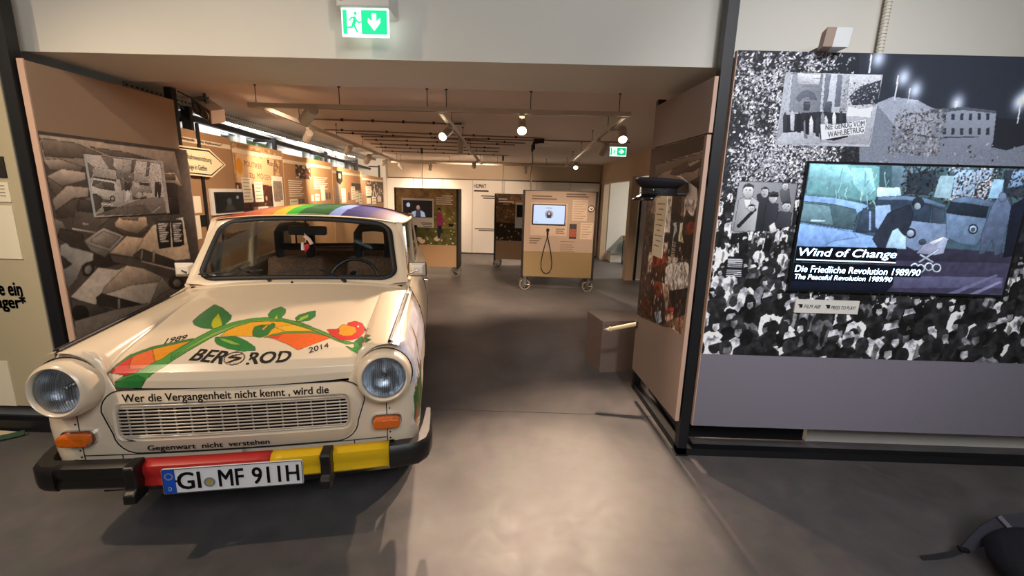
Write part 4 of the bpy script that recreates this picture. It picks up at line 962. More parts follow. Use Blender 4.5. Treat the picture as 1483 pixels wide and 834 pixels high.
# raised panel frame around the grille with its dark seam
ring_o = dense(rrect(.50, .440, .716, .09, hw2=.47)); 
obj('panel_seam', MB().tube([(a, fascia_b(a, z) - .001, z) for a, z in ring_o], .0026, 6, closed=True), BLACK_RUBBER, car)
def ring_surface(mb, po, pi, do, di):
    n = len(po); vs = [(a, fascia_b(a, z) - do, z) for a, z in po] + [(a, fascia_b(a, z) - di, z) for a, z in pi]
    return mb.add(vs, [(i, (i + 1) % n, n + (i + 1) % n, n + i) for i in range(n)])
def resample(pts, n):
    P = np.array(pts + [pts[0]]); d = np.concatenate([[0], np.cumsum(np.hypot(*np.diff(P, axis=0).T))])
    s = np.linspace(0, d[-1], n + 1)[:-1]; return list(zip(np.interp(s, d, P[:, 0]), np.interp(s, d, P[:, 1])))
N = 120
po = resample(rrect(.49, .447, .712, .085, hw2=.46), N); pm = resample(rrect(.448, .505, .668, .035), N); pi_ = resample(rrect(.436, .517, .656, .03), N)
fm = MB(); ring_surface(fm, po, pm, .004, .020); ring_surface(fm, pm, pi_, .020, .010)
grille_panel = obj('grille_panel', fm, PAINT, car, smooth=50)
obj('grille_backing', MB().grid(lambda u, v: (-.434 + .868 * u, fascia_b(-.434 + .868 * u, .58) - .0025, .518 + .137 * v), 24, 2), mat('grille_dark', '100d0c', .9), car)
GRM = mat('grille_bar', 'cdbfae', .35, .2)
grille = obj('grille_surround', MB().tube([(a, fascia_b(a, z) - .016, z) for a, z in dense(rrect(.434, .519, .654, .03))], .005, 6, closed=True), GRM, car, smooth=60)
for k in range(9):
    z = .527 + k * .0148; hwk = .432 - (.012 if k in (0, 8) else .0)
    obj('slat', MB().tube([(-hwk + 2 * hwk * i / 20, fascia_b(-hwk + 2 * hwk * i / 20, .58) - .016, z) for i in range(21)], .0036, 6), GRM, grille, smooth=60)
for i in range(15):
    a = -.40 + .80 * i / 14
    obj('web', MB().bb(a - .002, a + .002, fascia_b(a, .58) - .011, fascia_b(a, .58) - .004, .522, .650), GRM, grille)
def fascia_text(key, a0, a1, z0, z1, off=.0225, arch=0.0):
    def fn(x, y):
        a = a0 + (a1 - a0) * x; z = z0 + (z1 - z0) * y + arch * (1 - (2 * x - 1) ** 2); return (a, fascia_b(a, z) - off, z)
    put_text('lettering', key, fn, INK, grille_panel)
fascia_text('wer', -.405, .362, .664, .707, .0215)
fascia_text('gegenwart', -.345, .115, .452, .482, .016)
# lower valance with seams
obj('lower_seam', MB().tube([(a, fascia_b(a, .435) - .0015, .437) for a in np.linspace(-.59, .59, 30)], .0022, 5), BLACK_RUBBER, car)
for s in (-1, 1):
    obj('wing_seam', MB().tube([(s * .590, fascia_b(.59, z) - .001, z) for z in np.linspace(.40, .64, 8)], .002, 5), BLACK_RUBBER, car)
    obj('lower_seam', MB().tube([(s * .45, fascia_b(.45, z) - .001, z) for z in np.linspace(.38, .437, 4)], .002, 5), BLACK_RUBBER, car)
    for z in (.575, .46, .43): obj('screw', MB().lathe((s * .602, fascia_b(.602, z) + .001, z), (0, -1, 0), [(.004, 0), (.004, .002), (0, .003)], 8), DARK_STEEL, car)

# headlights
LENS = glass_mat('ribbed_lens_glass', 'eef2f6', 1.0, .5)
REFL = mat('headlight_reflector', 'e6eaf0', .30, 1.0, noise=.1, scale=40, bump=.3)
for s in (-1, 1):
    hl = bpy.data.objects.new('headlight', None); link(hl, car); hl.location = (s * .591, .06, .744); hl['label'] = 'round headlight in cream bezel'
    D = (0, -1, 0); tilt = Matrix.Rotation(math.radians(6 * s), 3, 'Z') @ Matrix.Rotation(math.radians(-4), 3, 'X')
    d = tilt @ Vector(D)
    obj('bezel', MB().lathe((0, 0, 0), d, [(.112, -.10), (.114, -.05), (.113, -.015), (.108, .008), (.100, .020), (.094, .024), (.089, .020), (.087, .008), (.0865, -.01)], 44), PAINT, hl, smooth=60)
    obj('seam_ring', MB().tube([Vector((math.cos(t) * .1135, .052, math.sin(t) * .1135)) for t in np.linspace(0, 2 * PI, 41)[:-1]], .003, 6, closed=True), BLACK_RUBBER, hl)
    obj('reflector', MB().lathe((0, 0, 0), d, [(.086, -.002), (.078, -.025), (.055, -.048), (.025, -.058), (.0, -.06)], 32), REFL, hl, smooth=60)
    obj('bulb', MB().lathe((0, 0, 0), d, [(.012, -.058), (.012, -.03), (.006, -.022), (0, -.02)], 12), STEEL, hl, smooth=60)
    obj('lens', MB().lathe((0, 0, 0), d, [(.0875, .004), (.082, .012), (.065, .020), (.04, .025), (.015, .028), (0, .0285)], 36), LENS, hl, smooth=60)
    rib = MB()
    for k in range(-9, 10):
        x = k * .0085; h = math.sqrt(max(0, .076 ** 2 - x * x)); rib.tube([tilt @ Vector((x, -(.006 + .022 * (1 - (x * x + (h * q) ** 2) / .0066)), h * q)) for q in np.linspace(-1, 1, 7)], .0016, 5)
    ro = obj('lens_ribs', rib, LENS, hl, smooth=60)
# indicators
AMB = mat('amber_lens', 'd8660f', .15, noise=.25, scale=90, bump=.3, coat=.5)
for s in (-1, 1):
    ind = bpy.data.objects.new('indicator', None); link(ind, car); ind.location = (s * .590, .112, .523); ind.rotation_euler = (0, 0, math.radians(4 * s))
    def pill(hw, hz, y0, y1, r):
        q = rrect(hw, -hz, hz, r); return MB().prism([(a, y0, z) for a, z in q], (0, y1 - y0, 0))
    obj('indicator_base', pill(.064, .030, .02, -.012, .024), CHROME, ind, bevel=.003)
    obj('indicator_lens', pill(.058, .024, -.01, -.045, .02), AMB, ind, bevel=.009)

# bumper: black, red and gold sections, corner rubbers, overriders
RUBB = mat('brown_black_bumper', '1b1716', .42, noise=.25, scale=40)
RED = mat('red_bumper_paint', 'b92a26', .4); GOLD = mat('yellow_bumper_paint', 'e0b40e', .4)
def bump_y(a): return .026 + .062 * (abs(a) / .73) ** 2.2
def bumper_section(name, a0, a1, m):
    prof = [(.030, .440), (.004, .437), (-.010, .428), (-.013, .405), (-.006, .385), (-.006, .372), (-.012, .350), (.0, .338), (.03, .335)]
    n = 10
    mb = MB().grid(lambda u, v: (a0 + (a1 - a0) * u, bump_y(a0 + (a1 - a0) * u) + prof[round(v * (len(prof) - 1))][0], prof[round(v * (len(prof) - 1))][1] - .018 * (abs(a0 + (a1 - a0) * u) / .73) ** 2), n, len(prof) - 1)
    return obj(name, mb, m, car, smooth=35, solid=.004)
bumper_section('bumper_black', -.665, -.345, RUBB)
bumper_section('bumper_red', -.345, .135, RED)
bumper_section('bumper_gold', .135, .60, GOLD)
for s in (-1, 1):
    a0 = .60 if s > 0 else .665
    path = [(a, bump_y(a) + .012) for a in np.linspace(a0, .715, 4)] + [(.745, .125), (.758, .17), (.764, .23), (.768, .29), (.770, .34)]
    top = [.42, .42, .42, .42, .422, .426, .434, .445, .455]; bot = [.315, .315, .315, .315, .318, .325, .335, .35, .365]; th = [.03, .03, .03, .03, .03, .028, .022, .018, .012]
    mb = MB(); vs = []; fs = []
    for i, (a, b) in enumerate(path):
        q = path[min(i + 1, len(path) - 1)]; p = path[max(i - 1, 0)]; dx, dy = q[0] - p[0], q[1] - p[1]; L = math.hypot(dx, dy); nx, ny = dy / L, -dx / L
        zt, zb = top[i], bot[i]
        for o, z in ((-th[i], zt), (th[i] * .5, zt), (th[i], zt - .02), (th[i], zb + .02), (th[i] * .6, zb), (-th[i], zb)): vs.append((s * (a + nx * o), b + ny * o, z))
    for i in range(len(path) - 1):
        fs += [(i * 6 + k, i * 6 + (k + 1) % 6, (i + 1) * 6 + (k + 1) % 6, (i + 1) * 6 + k)[::s] for k in range(6)]
    fs += [tuple(range(6)), tuple(range((len(path) - 1) * 6, len(path) * 6))[::-1]]
    obj('bumper_corner', mb.add(vs, fs), RUBB, car, smooth=45)
    # overrider
    prof = [(.04, .455), (-.03, .455), (-.040, .445), (-.030, .40), (-.034, .36), (-.055, .345), (-.056, .31), (-.045, .305), (.03, .305)]
    mb = MB().prism([(s * .355 - .021, y + .012, z) for y, z in prof], (.042, 0, 0))
    obj('overrider', mb, RUBB, car, bevel=.006)
obj('bumper_core', MB().grid(lambda u, v: (-.62 + 1.24 * u, bump_y(-.62 + 1.24 * u) + .035 + .05 * v, .43 - .1 * v), 20, 1), BLACK_PLASTIC, car)
val = MB().grid(lambda u, v: (-.60 + 1.2 * u, .04 + .07 * (2 * u - 1) ** 2 + .12 * v, .345 - .11 * math.sin(v * 1.5)), 20, 5)
obj('front_apron', val, mat('dark_blue_black', '14161c', .5), car, smooth=50, solid=.01)
obj('underbody', MB().bb(-.62, .62, .22, 3.35, .20, .27), mat('underbody_black', '0e0e10', .8), car)
# number plate
plate = obj('number_plate', MB().prism([(x, .004, z) for x, z in rrect(.26, .311, .421, .008)], (0, .006, 0)), mat('plate_white', 'e8e8ea', .4, noise=.01), car)
plate.location = (0, 0, 0)
obj('plate_rim', MB().tube([(x, .0035, z) for x, z in dense(rrect(.2575, .3135, .4185, .007))], .0015, 5, closed=True), INK, plate)
obj('euro_band', MB().bb(-.257, -.213, .0028, .004, .314, .418), mat('euro_blue', '1450b8', .4), plate)
star = MB()
for k in range(12):
    cx, cz = -.235 + .0135 * math.cos(k * PI / 6), .388 + .0135 * math.sin(k * PI / 6)
    star.prism([(cx + r * math.cos(PI / 2 + i * PI / 5), (.0022), cz + r * math.sin(PI / 2 + i * PI / 5)) for i, r in enumerate((.0028, .0012) * 5)], (0, .0006, 0))
obj('star_ring', star, mat('star_yellow', 'e0c040', .5), plate)
def plate_text(key, x0, x1, z0, z1, m=INK): put_text('lettering', key, on_plane((x0, (.0022), z0), (x1, (.0022), z0), (x0, (.0022), z1)), m, plate)
plate_text('D', -.241, -.229, .325, .343, mat('plate_letter_white', 'f0f0f0', .5))
plate_text('GI', -.208, -.122, .328, .404); plate_text('MF', -.058, .036, .328, .404); plate_text('911H', .066, .246, .328, .404)
seal = obj('seal', MB().lathe((-.092, (.0038), .352), (0, -1, 0), [(.022, 0), (.022, .0012), (0, .0014)], 24), mat('seal_silver', 'b8b8b4', .4, .3), plate)
obj('seal_crest', MB().prism([(-.092 + x, (.0022), .352 + z) for x, z in ((-.009, .01), (.009, .01), (.009, -.003), (0, -.012), (-.009, -.003))], (0, .0004, 0)), mat('crest_gold', 'a8983c', .5), seal)
obj('seal_ring', MB().tube([(-.092 + .0165 * math.cos(t), (.0022), .352 + .0165 * math.sin(t)) for t in np.linspace(0, 2 * PI, 25)[:-1]], .0012, 5, closed=True), DARK_STEEL, seal)
for x in (-.212, .224): obj('plate_screw', MB().lathe((x, .004, .366), (0, -1, 0), [(.005, 0), (.004, .003), (0, .004)], 8), DARK_STEEL, plate)

# windscreen, frame and roof
def WS(u, w):
    bot = Vector((.573 * u, 1.03 + .044 * u * u, .980 - .017 * u * u)); top = Vector((.512 * u, 1.29 + .05 * u * u, 1.333 - .04 * u * u))
    return bot.lerp(top, w) + Vector((0, -.012, .008)) * (4 * w * (1 - w)) * (1 - .3 * u * u)
def ws_path(eu, ew, r=.16, n=7):
    pts = []
    for cx, cy, s in ((1 + eu - r, 0 - ew + r, -90), (1 + eu - r, 1 + ew - r, 0), (-1 - eu + r, 1 + ew - r, 90), (-1 - eu + r, -ew + r, 180)):
        for i in range(n + 1):
            t = math.radians(s + 90 * i / n); pts.append((cx + r * math.cos(t), cy + r * math.sin(t)))
    out = []
    for i in range(len(pts)):
        a, b = pts[i], pts[(i + 1) % len(pts)]; k = max(1, int(max(abs(a[0] - b[0]), abs(a[1] - b[1])) / .15))
        out += [(a[0] + (b[0] - a[0]) * j / k, a[1] + (b[1] - a[1]) * j / k) for j in range(k)]
    return out
seal_p = ws_path(-.02, -.03)
obj('windscreen_seal', MB().tube([WS(*p) for p in seal_p], .017, 8, closed=True, flat=.7), BLACK_RUBBER, car, smooth=60)
mb = MB(); n = len(seal_p); vs = []; fs = []
for k in range(7):
    q = k / 6; vs += [WS(p[0] * q, .5 + (p[1] - .5) * q) for p in seal_p]
for k in range(6): fs += [(k * n + i, k * n + (i + 1) % n, (k + 1) * n + (i + 1) % n, (k + 1) * n + i) for i in range(n)]
obj('windscreen', mb.add(vs, fs), GLASS, car, smooth=60)
outer = [(1.10 * (1 if p[0] > 0 else -1) if abs(p[0]) > .9 else p[0] * 1.08, max(-.13, min(1.055, .5 + (p[1] - .5) * 1.20))) for p in seal_p]
vs = [WS(*p) for p in seal_p] + [WS(*p) + Vector((0, .006, -.002)) for p in outer] + [WS(*p) + Vector((-.03 * p[0] * (abs(p[0]) > .9), .06, -.03)) for p in outer]
obj('windscreen_frame', MB().add(vs, [(k * n + i, k * n + (i + 1) % n, (k + 1) * n + (i + 1) % n, (k + 1) * n + i) for k in (0, 1) for i in range(n)]), PAINT, car, smooth=45, solid=.004)
ROOF_B = [1.27, 1.36, 1.5, 1.7, 1.95, 2.3, 2.6, 2.80]; ROOF_Z = [1.340, 1.362, 1.380, 1.391, 1.395, 1.388, 1.365, 1.325]; ROOF_W = [.560, .585, .597, .602, .604, .602, .590, .560]; ROOF_E = [1.302, 1.304, 1.304, 1.304, 1.304, 1.300, 1.292, 1.275]
def roof_pt(u, v):
    b0 = 1.27 + v * 1.53
    b = b0 + .075 * u * u * (1 - v) ** 4
    zc, w, e = (float(np.interp(b0, ROOF_B, q)) for q in (ROOF_Z, ROOF_W, ROOF_E))
    return (w * u, b, zc - (zc - e) * abs(u) ** 2.6)
RWN, RHN = 161, 60
cv = Canvas(RWN, RHN, 'c0502a')
for a, b, c in ((0, .16, 'b8461c'), (.16, .25, 'd05a1c'), (.25, .32, 'e0841c'), (.32, .385, 'e6cc1c'), (.385, .45, '34b62a'), (.45, .61, '1f5a2a'), (.61, .675, '7c94d8'), (.675, .82, '282668'), (.82, .93, '442a50'), (.93, 1, '683a34')):
    cv.poly([(a, -.1), (b, -.1), (b + .02, 1.1), (a + .02, 1.1)], c)
cv.noise(20, .12, 5)
cv.p[:3] = hx('e0d0ba')
P = np.array([roof_pt(-1 + 2 * i / (RWN - 1), (j / (RHN - 1)) ** 1.3) for j in range(RHN) for i in range(RWN)])
grid_mesh('roof', P, RWN, RHN, cv.p.reshape(-1, 3), paint_mat('painted_roof_lacquer', .5, spec=.35), car, True)
for s in (-1, 1):
    gut = [Vector(roof_pt(s, v)) + Vector((s * .006, 0, -.004)) for v in np.linspace(0, 1, 16)]
    obj('roof_gutter', MB().tube(gut, .012, 8), CHROME if s < -2 else PAINT, car, smooth=60)
    def bar(name, p, q, t0, t1, m=PAINT):
        p, q = Vector(p), Vector(q)
        mb = MB().hexa([p + Vector((-.03 * s, -t0, 0)), p + Vector((.004 * s, -t0, 0)), p + Vector((.004 * s, t0, 0)), p + Vector((-.03 * s, t0, 0))], [q + Vector((-.03 * s, -t1, 0)), q + Vector((.004 * s, -t1, 0)), q + Vector((.004 * s, t1, 0)), q + Vector((-.03 * s, t1, 0))])
        return obj(name, mb, m, car, bevel=.004)
    bar('windscreen_pillar', (s * .628, 1.13, .90), (s * .580, 1.385, 1.305), .045, .03)
    bar('centre_pillar', (s * .634, 2.02, .90), (s * .600, 2.06, 1.305), .04, .03, PAINT)
    bar('rear_pillar', (s * .632, 2.86, .90), (s * .575, 2.72, 1.30), .12, .06)
    # door glass
    obj('side_window', MB().hexa([(s * .618, 1.20, .94), (s * .618, 1.98, .94), (s * .622, 1.98, .94), (s * .622, 1.20, .94)], [(s * .586, 1.43, 1.30), (s * .590, 2.02, 1.30), (s * .594, 2.02, 1.30), (s * .590, 1.43, 1.30)]), GLASS, car)
    obj('rear_side_window', MB().hexa([(s * .618, 2.06, .94), (s * .618, 2.74, .94), (s * .622, 2.74, .94), (s * .622, 2.06, .94)], [(s * .590, 2.09, 1.30), (s * .578, 2.66, 1.29), (s * .582, 2.66, 1.29), (s * .594, 2.09, 1.30)]), GLASS, car)
    bar('window_post', (s * .626, 1.42, .93), (s * .594, 1.50, 1.30), .010, .010, CHROME)
    obj('belt_rail', MB().tube([(s * .634, b, .935) for b in np.linspace(1.09, 2.98, 10)], .014, 8), PAINT, car, smooth=60)
    # door gap lines and handle
    for b0, b1 in ((1.10, 1.10), (2.04, 2.04)):
        obj('door_gap', MB().tube([(s * (float(np.interp(z, LZ, LWd)) + .001), b0, z) for z in np.linspace(.30, .92, 10)], .003, 5), BLACK_RUBBER, car)
    obj('door_handle', MB().tube([(s * .715, 1.90, .80), (s * .735, 1.90, .80), (s * .737, 1.97, .80), (s * .715, 1.98, .80)], .009, 6), CHROME, car, smooth=60)
    # mirror
    mir = bpy.data.objects.new('door_mirror', None); link(mir, car); mir.location = (s * .690, 1.20, 1.010)
    q = rrect(.047, -.040, .040, .012)
    obj('mirror_shell', MB().hexa([(-.032, -.034, -.024), (.032, -.034, -.024), (.055, .0, -.045), (-.055, .0, -.045)], [(-.032, -.034, .024), (.032, -.034, .024), (.055, .0, .045), (-.055, .0, .045)]), mat('mirror_cream', 'e6dccb', .25, noise=.02), mir, bevel=.006)
    obj('mirror_rim', MB().tube([(a, .002, z) for a, z in dense(rrect(.055, -.045, .045, .012))], .004, 6, closed=True), BLACK_RUBBER, mir)
    obj('mirror_glass', MB().bb(-.044, .044, .001, .004, -.038, .038), CHROME, mir)
    obj('mirror_stalk', MB().tube([(0, -.036, 0), (-s * .03, -.045, -.010), (-s * .065, -.06, -.030), (-s * .07, -.05, -.075)], .006, 8), CHROME, mir, smooth=60)
# rear window, deck
RGL = MB().grid(lambda u, v: ((.50 + .06 * v) * (2 * u - 1), 2.80 + .20 * v + .03 * (1 - (2 * u - 1) ** 2), 1.305 - .35 * v), 12, 4)
obj('rear_window', RGL, GLASS, car, smooth=60)
obj('rear_window_seal', MB().tube([(a, b, z) for a, b, z in [(-.51, 2.81, 1.29), (0, 2.83, 1.305), (.51, 2.81, 1.29), (.565, 3.0, .955), (0, 3.03, .955), (-.565, 3.0, .955)]], .016, 6, closed=True), BLACK_RUBBER, car, smooth=60)
obj('boot_lid', MB().grid(lambda u, v: (.63 * (2 * u - 1), 3.0 + .47 * v, .945 - .06 * v - .02 * (2 * u - 1) ** 4 - .05 * max(0, v - .8) * 5), 16, 8), PAINT, car, smooth=50, solid=.004)
# cabin
DARKI = mat('dark_cabin_trim', '1d1a19', .8)
obj('cabin_floor', MB().bb(-.58, .58, 1.0, 2.95, .27, .30), DARKI, car)
obj('firewall', MB().bb(-.60, .60, 1.06, 1.09, .27, .93), DARKI, car)
dash = obj('dashboard', MB().prism([(-.58, y, z) for y, z in ((1.10, .72), (1.10, .945), (1.22, .955), (1.33, .935), (1.36, .88), (1.33, .72))], (1.16, 0, 0)), DARKI, car, bevel=.01)
wh = Matrix.Translation((.245, 1.455, .880)) @ Matrix.Rotation(math.radians(-28), 4, 'X')
stw = obj('steering_wheel', MB().tube([wh @ Vector((.165 * math.cos(t), 0, .165 * math.sin(t))) for t in np.linspace(0, 2 * PI, 37)[:-1]], .012, 8, closed=True), BLACK_PLASTIC, car, smooth=60)
obj('steering_hub', MB().lathe(wh @ Vector((0, .01, 0)), (wh.to_3x3() @ Vector((0, -1, 0))), [(.06, -.03), (.06, 0), (.05, .012), (0, .015)], 20), BLACK_PLASTIC, stw, smooth=50)
for a in (200, 340): obj('steering_spoke', MB().tube([wh @ Vector((0, 0, 0)), wh @ Vector((.162 * math.cos(math.radians(a)), 0, .162 * math.sin(math.radians(a))))], .014, 6, flat=.5), BLACK_PLASTIC, stw)
obj('steering_column', MB().cyl((.245, 1.455, .93), (.245, 1.15, .80), .03), BLACK_PLASTIC, stw)
HEADR = mat('black_headrest_vinyl', '17171a', .6)
for s, cx in ((-1, -.275), (1, .314)):
    st = bpy.data.objects.new('front_seat', None); link(st, car); st.location = (cx, 1.95, 0)
    obj('seat_back', MB().hexa([(-.24, -.08, .42), (.24, -.08, .42), (.24, .06, .42), (-.24, .06, .42)], [(-.20, -.035, .985), (.20, -.035, .985), (.20, .07, .985), (-.20, .07, .985)]), FUR, st, bevel=.03)
    obj('seat_cushion', MB().bb(-.24, .24, -.52, 0, .32, .48), FUR, st, bevel=.04)
    hr = [(-.105, .94), (-.118, 1.05), (-.115, 1.17), (-.09, 1.212), (0, 1.222), (.09, 1.212), (.115, 1.17), (.118, 1.05), (.105, .94)]
    obj('headrest', MB().tube([(a, .015, z) for a, z in hr], .034, 10), HEADR, st, smooth=60)
    obj('headrest_bar', MB().tube([(-.11, .015, 1.06), (.11, .015, 1.06)], .026, 8), HEADR, st, smooth=60)
obj('rear_seat_back', MB().hexa([(-.56, 2.42, .35), (.56, 2.42, .35), (.56, 2.62, .35), (-.56, 2.62, .35)], [(-.54, 2.56, .955), (.54, 2.56, .955), (.54, 2.70, .955), (-.54, 2.70, .955)]), FUR, car, bevel=.03)
obj('parcel_shelf', MB().bb(-.56, .56, 2.68, 3.0, .90, .93), DARKI, car)
rm = obj('rear_view_mirror', MB().prism([(-.03 + a, 1.40, 1.236 + z) for a, z in rrect(.12, -.030, .030, .015)], (0, .03, 0)), BLACK_PLASTIC, car, bevel=.006)
obj('mirror_stem', MB().cyl((-.03, 1.40, 1.26), (-.03, 1.34, 1.325), .006), BLACK_PLASTIC, rm)
# wipers
for i, (p, e, q0, q1) in enumerate((((-.16, 1.035, .972), (-.335, 1.075, 1.035), (-.545, 1.06, 1.005), (-.20, 1.06, 1.028)), ((.258, 1.035, .972), (.105, 1.07, 1.038), (-.13, 1.05, 1.012), (.15, 1.055, 1.036)))):
    wp = obj('wiper', MB().tube([Vector(p), Vector(p).lerp(Vector(e), .35) + Vector((0, -.012, .01)), Vector(e) + Vector((0, -.01, 0))], .006, 6, flat=.6), BLACK_PLASTIC, car)
    obj('wiper_blade', MB().tube([Vector(q0) + Vector((0, -.012, .004)), Vector(q0).lerp(Vector(q1), .5) + Vector((0, -.02, .008)), Vector(q1) + Vector((0, -.012, .004))], .006, 6, flat=.5), BLACK_RUBBER, wp)
    obj('wiper_pivot', MB().box(Vector(p) + Vector((.0, -.012, -.002)), (.018, .045, .022), m=Matrix.Rotation(.5 if i == 0 else .6, 3, 'Z')), DARK_STEEL, wp, bevel=.004)
# wheels
for cx in (-1, 1):
    for b in (.665, 2.685):
        w = bpy.data.objects.new('wheel', None); link(w, car); w.location = (cx * .61, b, .27)
        obj('tyre', MB().lathe((0, 0, 0), (cx, 0, 0), [(.17, -.07), (.25, -.075), (.268, -.06), (.27, 0), (.268, .06), (.25, .075), (.17, .07)], 32), BLACK_RUBBER, w, smooth=40)
        obj('rim', MB().lathe((0, 0, 0), (cx, 0, 0), [(.172, .055), (.16, .05), (.14, .035), (.06, .05), (.05, .07), (0, .075)], 28), mat('wheel_silver', 'b0b0b0', .35, .7), w, smooth=40)
# lucky charm hanging from the mirror
ch = thing('hanging_charm', 'small red and white charm hanging from the inside mirror of the cream car', 'ornament', (0, 0, 0))
ch.parent = None
cm = car.matrix_basis.copy() if False else Matrix.Translation((-1.118, 1.573, 0)) @ Matrix.Rotation(math.radians(10.63), 4, 'Z')
ch.location = cm @ Vector((-.045, 1.385, 1.13))
obj('cord', MB().tube([(0, 0, .09), (.01, 0, .06), (.0, 0, .03)], .003, 5), mat('white_cord', 'e6dcd0', .8), ch)
obj('heart', MB().prism([(x * .9, -.01, z * .9) for x, z in ((0, -.045), (.030, -.008), (.032, .014), (.018, .026), (0, .014), (-.018, .026), (-.032, .014), (-.030, -.008))], (0, .02, 0)), mat('charm_red', 'c4262a', .5), ch, bevel=.004)
obj('ribbon', MB().tube([(.005, -.012, .075), (.035, -.012, .05), (.05, -.012, .02)], .012, 6, flat=.4), mat('charm_pink', 'e8b8a8', .6), ch, smooth=60)
obj('tassel', MB().cyl((-.012, -.012, .03), (-.012, -.012, -.02), .008, .012, 8), mat('charm_white', 'eae2dc', .6), ch)

# ------------------------------------------------------------------ steel display frames of the gateway
def frame_bars(root, bars, m=BLACK_STEEL):
    for nm, q in bars: obj(nm, MB().bb(*q), m, root)
FR = thing('steel_display_frame', 'black square-tube steel frame carrying the television wall and side board', 'frame', (1.0, 2.44, 0))
def local(o, q): l = o.location; return (q[0] - l.x, q[1] - l.x, q[2] - l.y, q[3] - l.y, q[4] - l.z, q[5] - l.z)
def q_(a): return a
for nm, q in (('post', (.990, 1.045, 2.430, 2.485, 0, 3.4)), ('bottom_rail', (.990, 3.5, 2.430, 2.485, 0, .045)), 
              ('top_rail', (1.045, 3.5, 2.440, 2.480, 2.17, 2.21)), ('bracket', (1.045, 3.5, 2.45, 2.48, .62, .66)), ('base_plate', (.98, 1.055, 2.42, 2.495, 0, .006)),):
    obj(nm, MB().bb(*local(FR, q)), BLACK_STEEL, FR)
for nm, z0, z1, w in (('side_rail', 0, .045, .05), ('side_rail', 2.085, 2.13, .05)):
    obj(nm, MB().hexa([(-.005, .045, z0), (-.005 + w, .045, z0), (-.045 + w, .93, z0), (-.045, .93, z0)], [(-.005, .045, z1), (-.005 + w, .045, z1), (-.045 + w, .93, z1), (-.045, .93, z1)]), BLACK_STEEL, FR)
obj('rear_post', MB().bb(-.048, .007, .90, .955, 0, 2.185), BLACK_STEEL, FR)
obj('inner_rail', MB().bb(.075, .115, .06, .9, 0, .03), BLACK_STEEL, FR)
obj('cavity_shade_sheet', MB().bb(.05, .86, .19, .20, .01, .7), BLACK_STEEL, FR)
FL = thing('steel_display_frame', 'black square-tube steel frame on the left side of the gateway behind the cream car', 'frame', (-2.65, 2.44, 0))
for nm, q in (('post', (-2.700, -2.640, 2.430, 2.490, 0, 3.4)), ('post', (-2.74, -2.685, 3.58, 3.635, 0, 2.235)), ('bottom_rail', (-4.6, -2.64, 2.440, 2.490, 0, .075)), ('bottom_rail', (-2.70, -2.645, 2.49, 3.58, 0, .045)), ('top_rail', (-2.70, -2.66, 2.49, 3.58, 2.08, 2.12))):
    obj(nm, MB().bb(*local(FL, q)), BLACK_STEEL, FL)

# --- television wall: big board with the printed crowd
TW = thing('mural_board', 'large grey board printed with a black-and-white night crowd around the television', 'display board', (1.055, 2.41, .208))
obj('board', MB().bb(0, 2.305, 0, .025, 0, 2.027), PANEL_GREY, TW)
obj('board_edge', MB().bb(-.004, 0, 0, .025, 0, 2.027), PANEL_EDGE, TW)
CW, CH = 720, 495
cv = Canvas(CW, CH, '24272e')
yy = np.linspace(0, 1, CH)[:, None]; xx = np.linspace(0, 1, CW)[None]
# foliage lit from the left, dark sky, lamps and the lit house on the right
clump = fbm(100, 100, 9, 3, 77)
def cl(x, y): return max(0, min(1, (clump[min(99, int(y * 99)), min(99, int(x * 99))] - .40) * 6))
near = lambda x, y: max(.10, min(1, 1.2 - abs(x - .12) * 6.0)) * (.12 + .88 * cl(x * 2.5 % 1, y))
cv.dabs(5200, (0, .44, .30, 1.0), .0042, (.06, .30), 21)
cv.polys(ART['MURAL'][:2], .1)
cv.dabs(8500, (0, .46, .26, 1.0), .0040, (.35, .90), 22, near)
cv.polys(ART['MURAL'][3:5], .25); 
for c, p in ART['MURAL'][5:]:
    if len(p) > 10: cv.glow(sum(q[0] for q in p) / len(p), sum(q[1] for q in p) / len(p), .014, .026, .6)
cv.polys([q for q in ART['MURAL'][5:] if len(q[1]) < 10], .12, .2)
cv.dabs(4200, (.34, .595, 1.0, .74), .0040, (.10, .66), 24, lambda x, y: (1 if y < .665 - .07 * (x - .4) else .05) * (.3 + .7 * cl(x, y)))
cv.dabs(700, (.36, .70, .47, .84), .0042, (.2, .62), 25, cl)
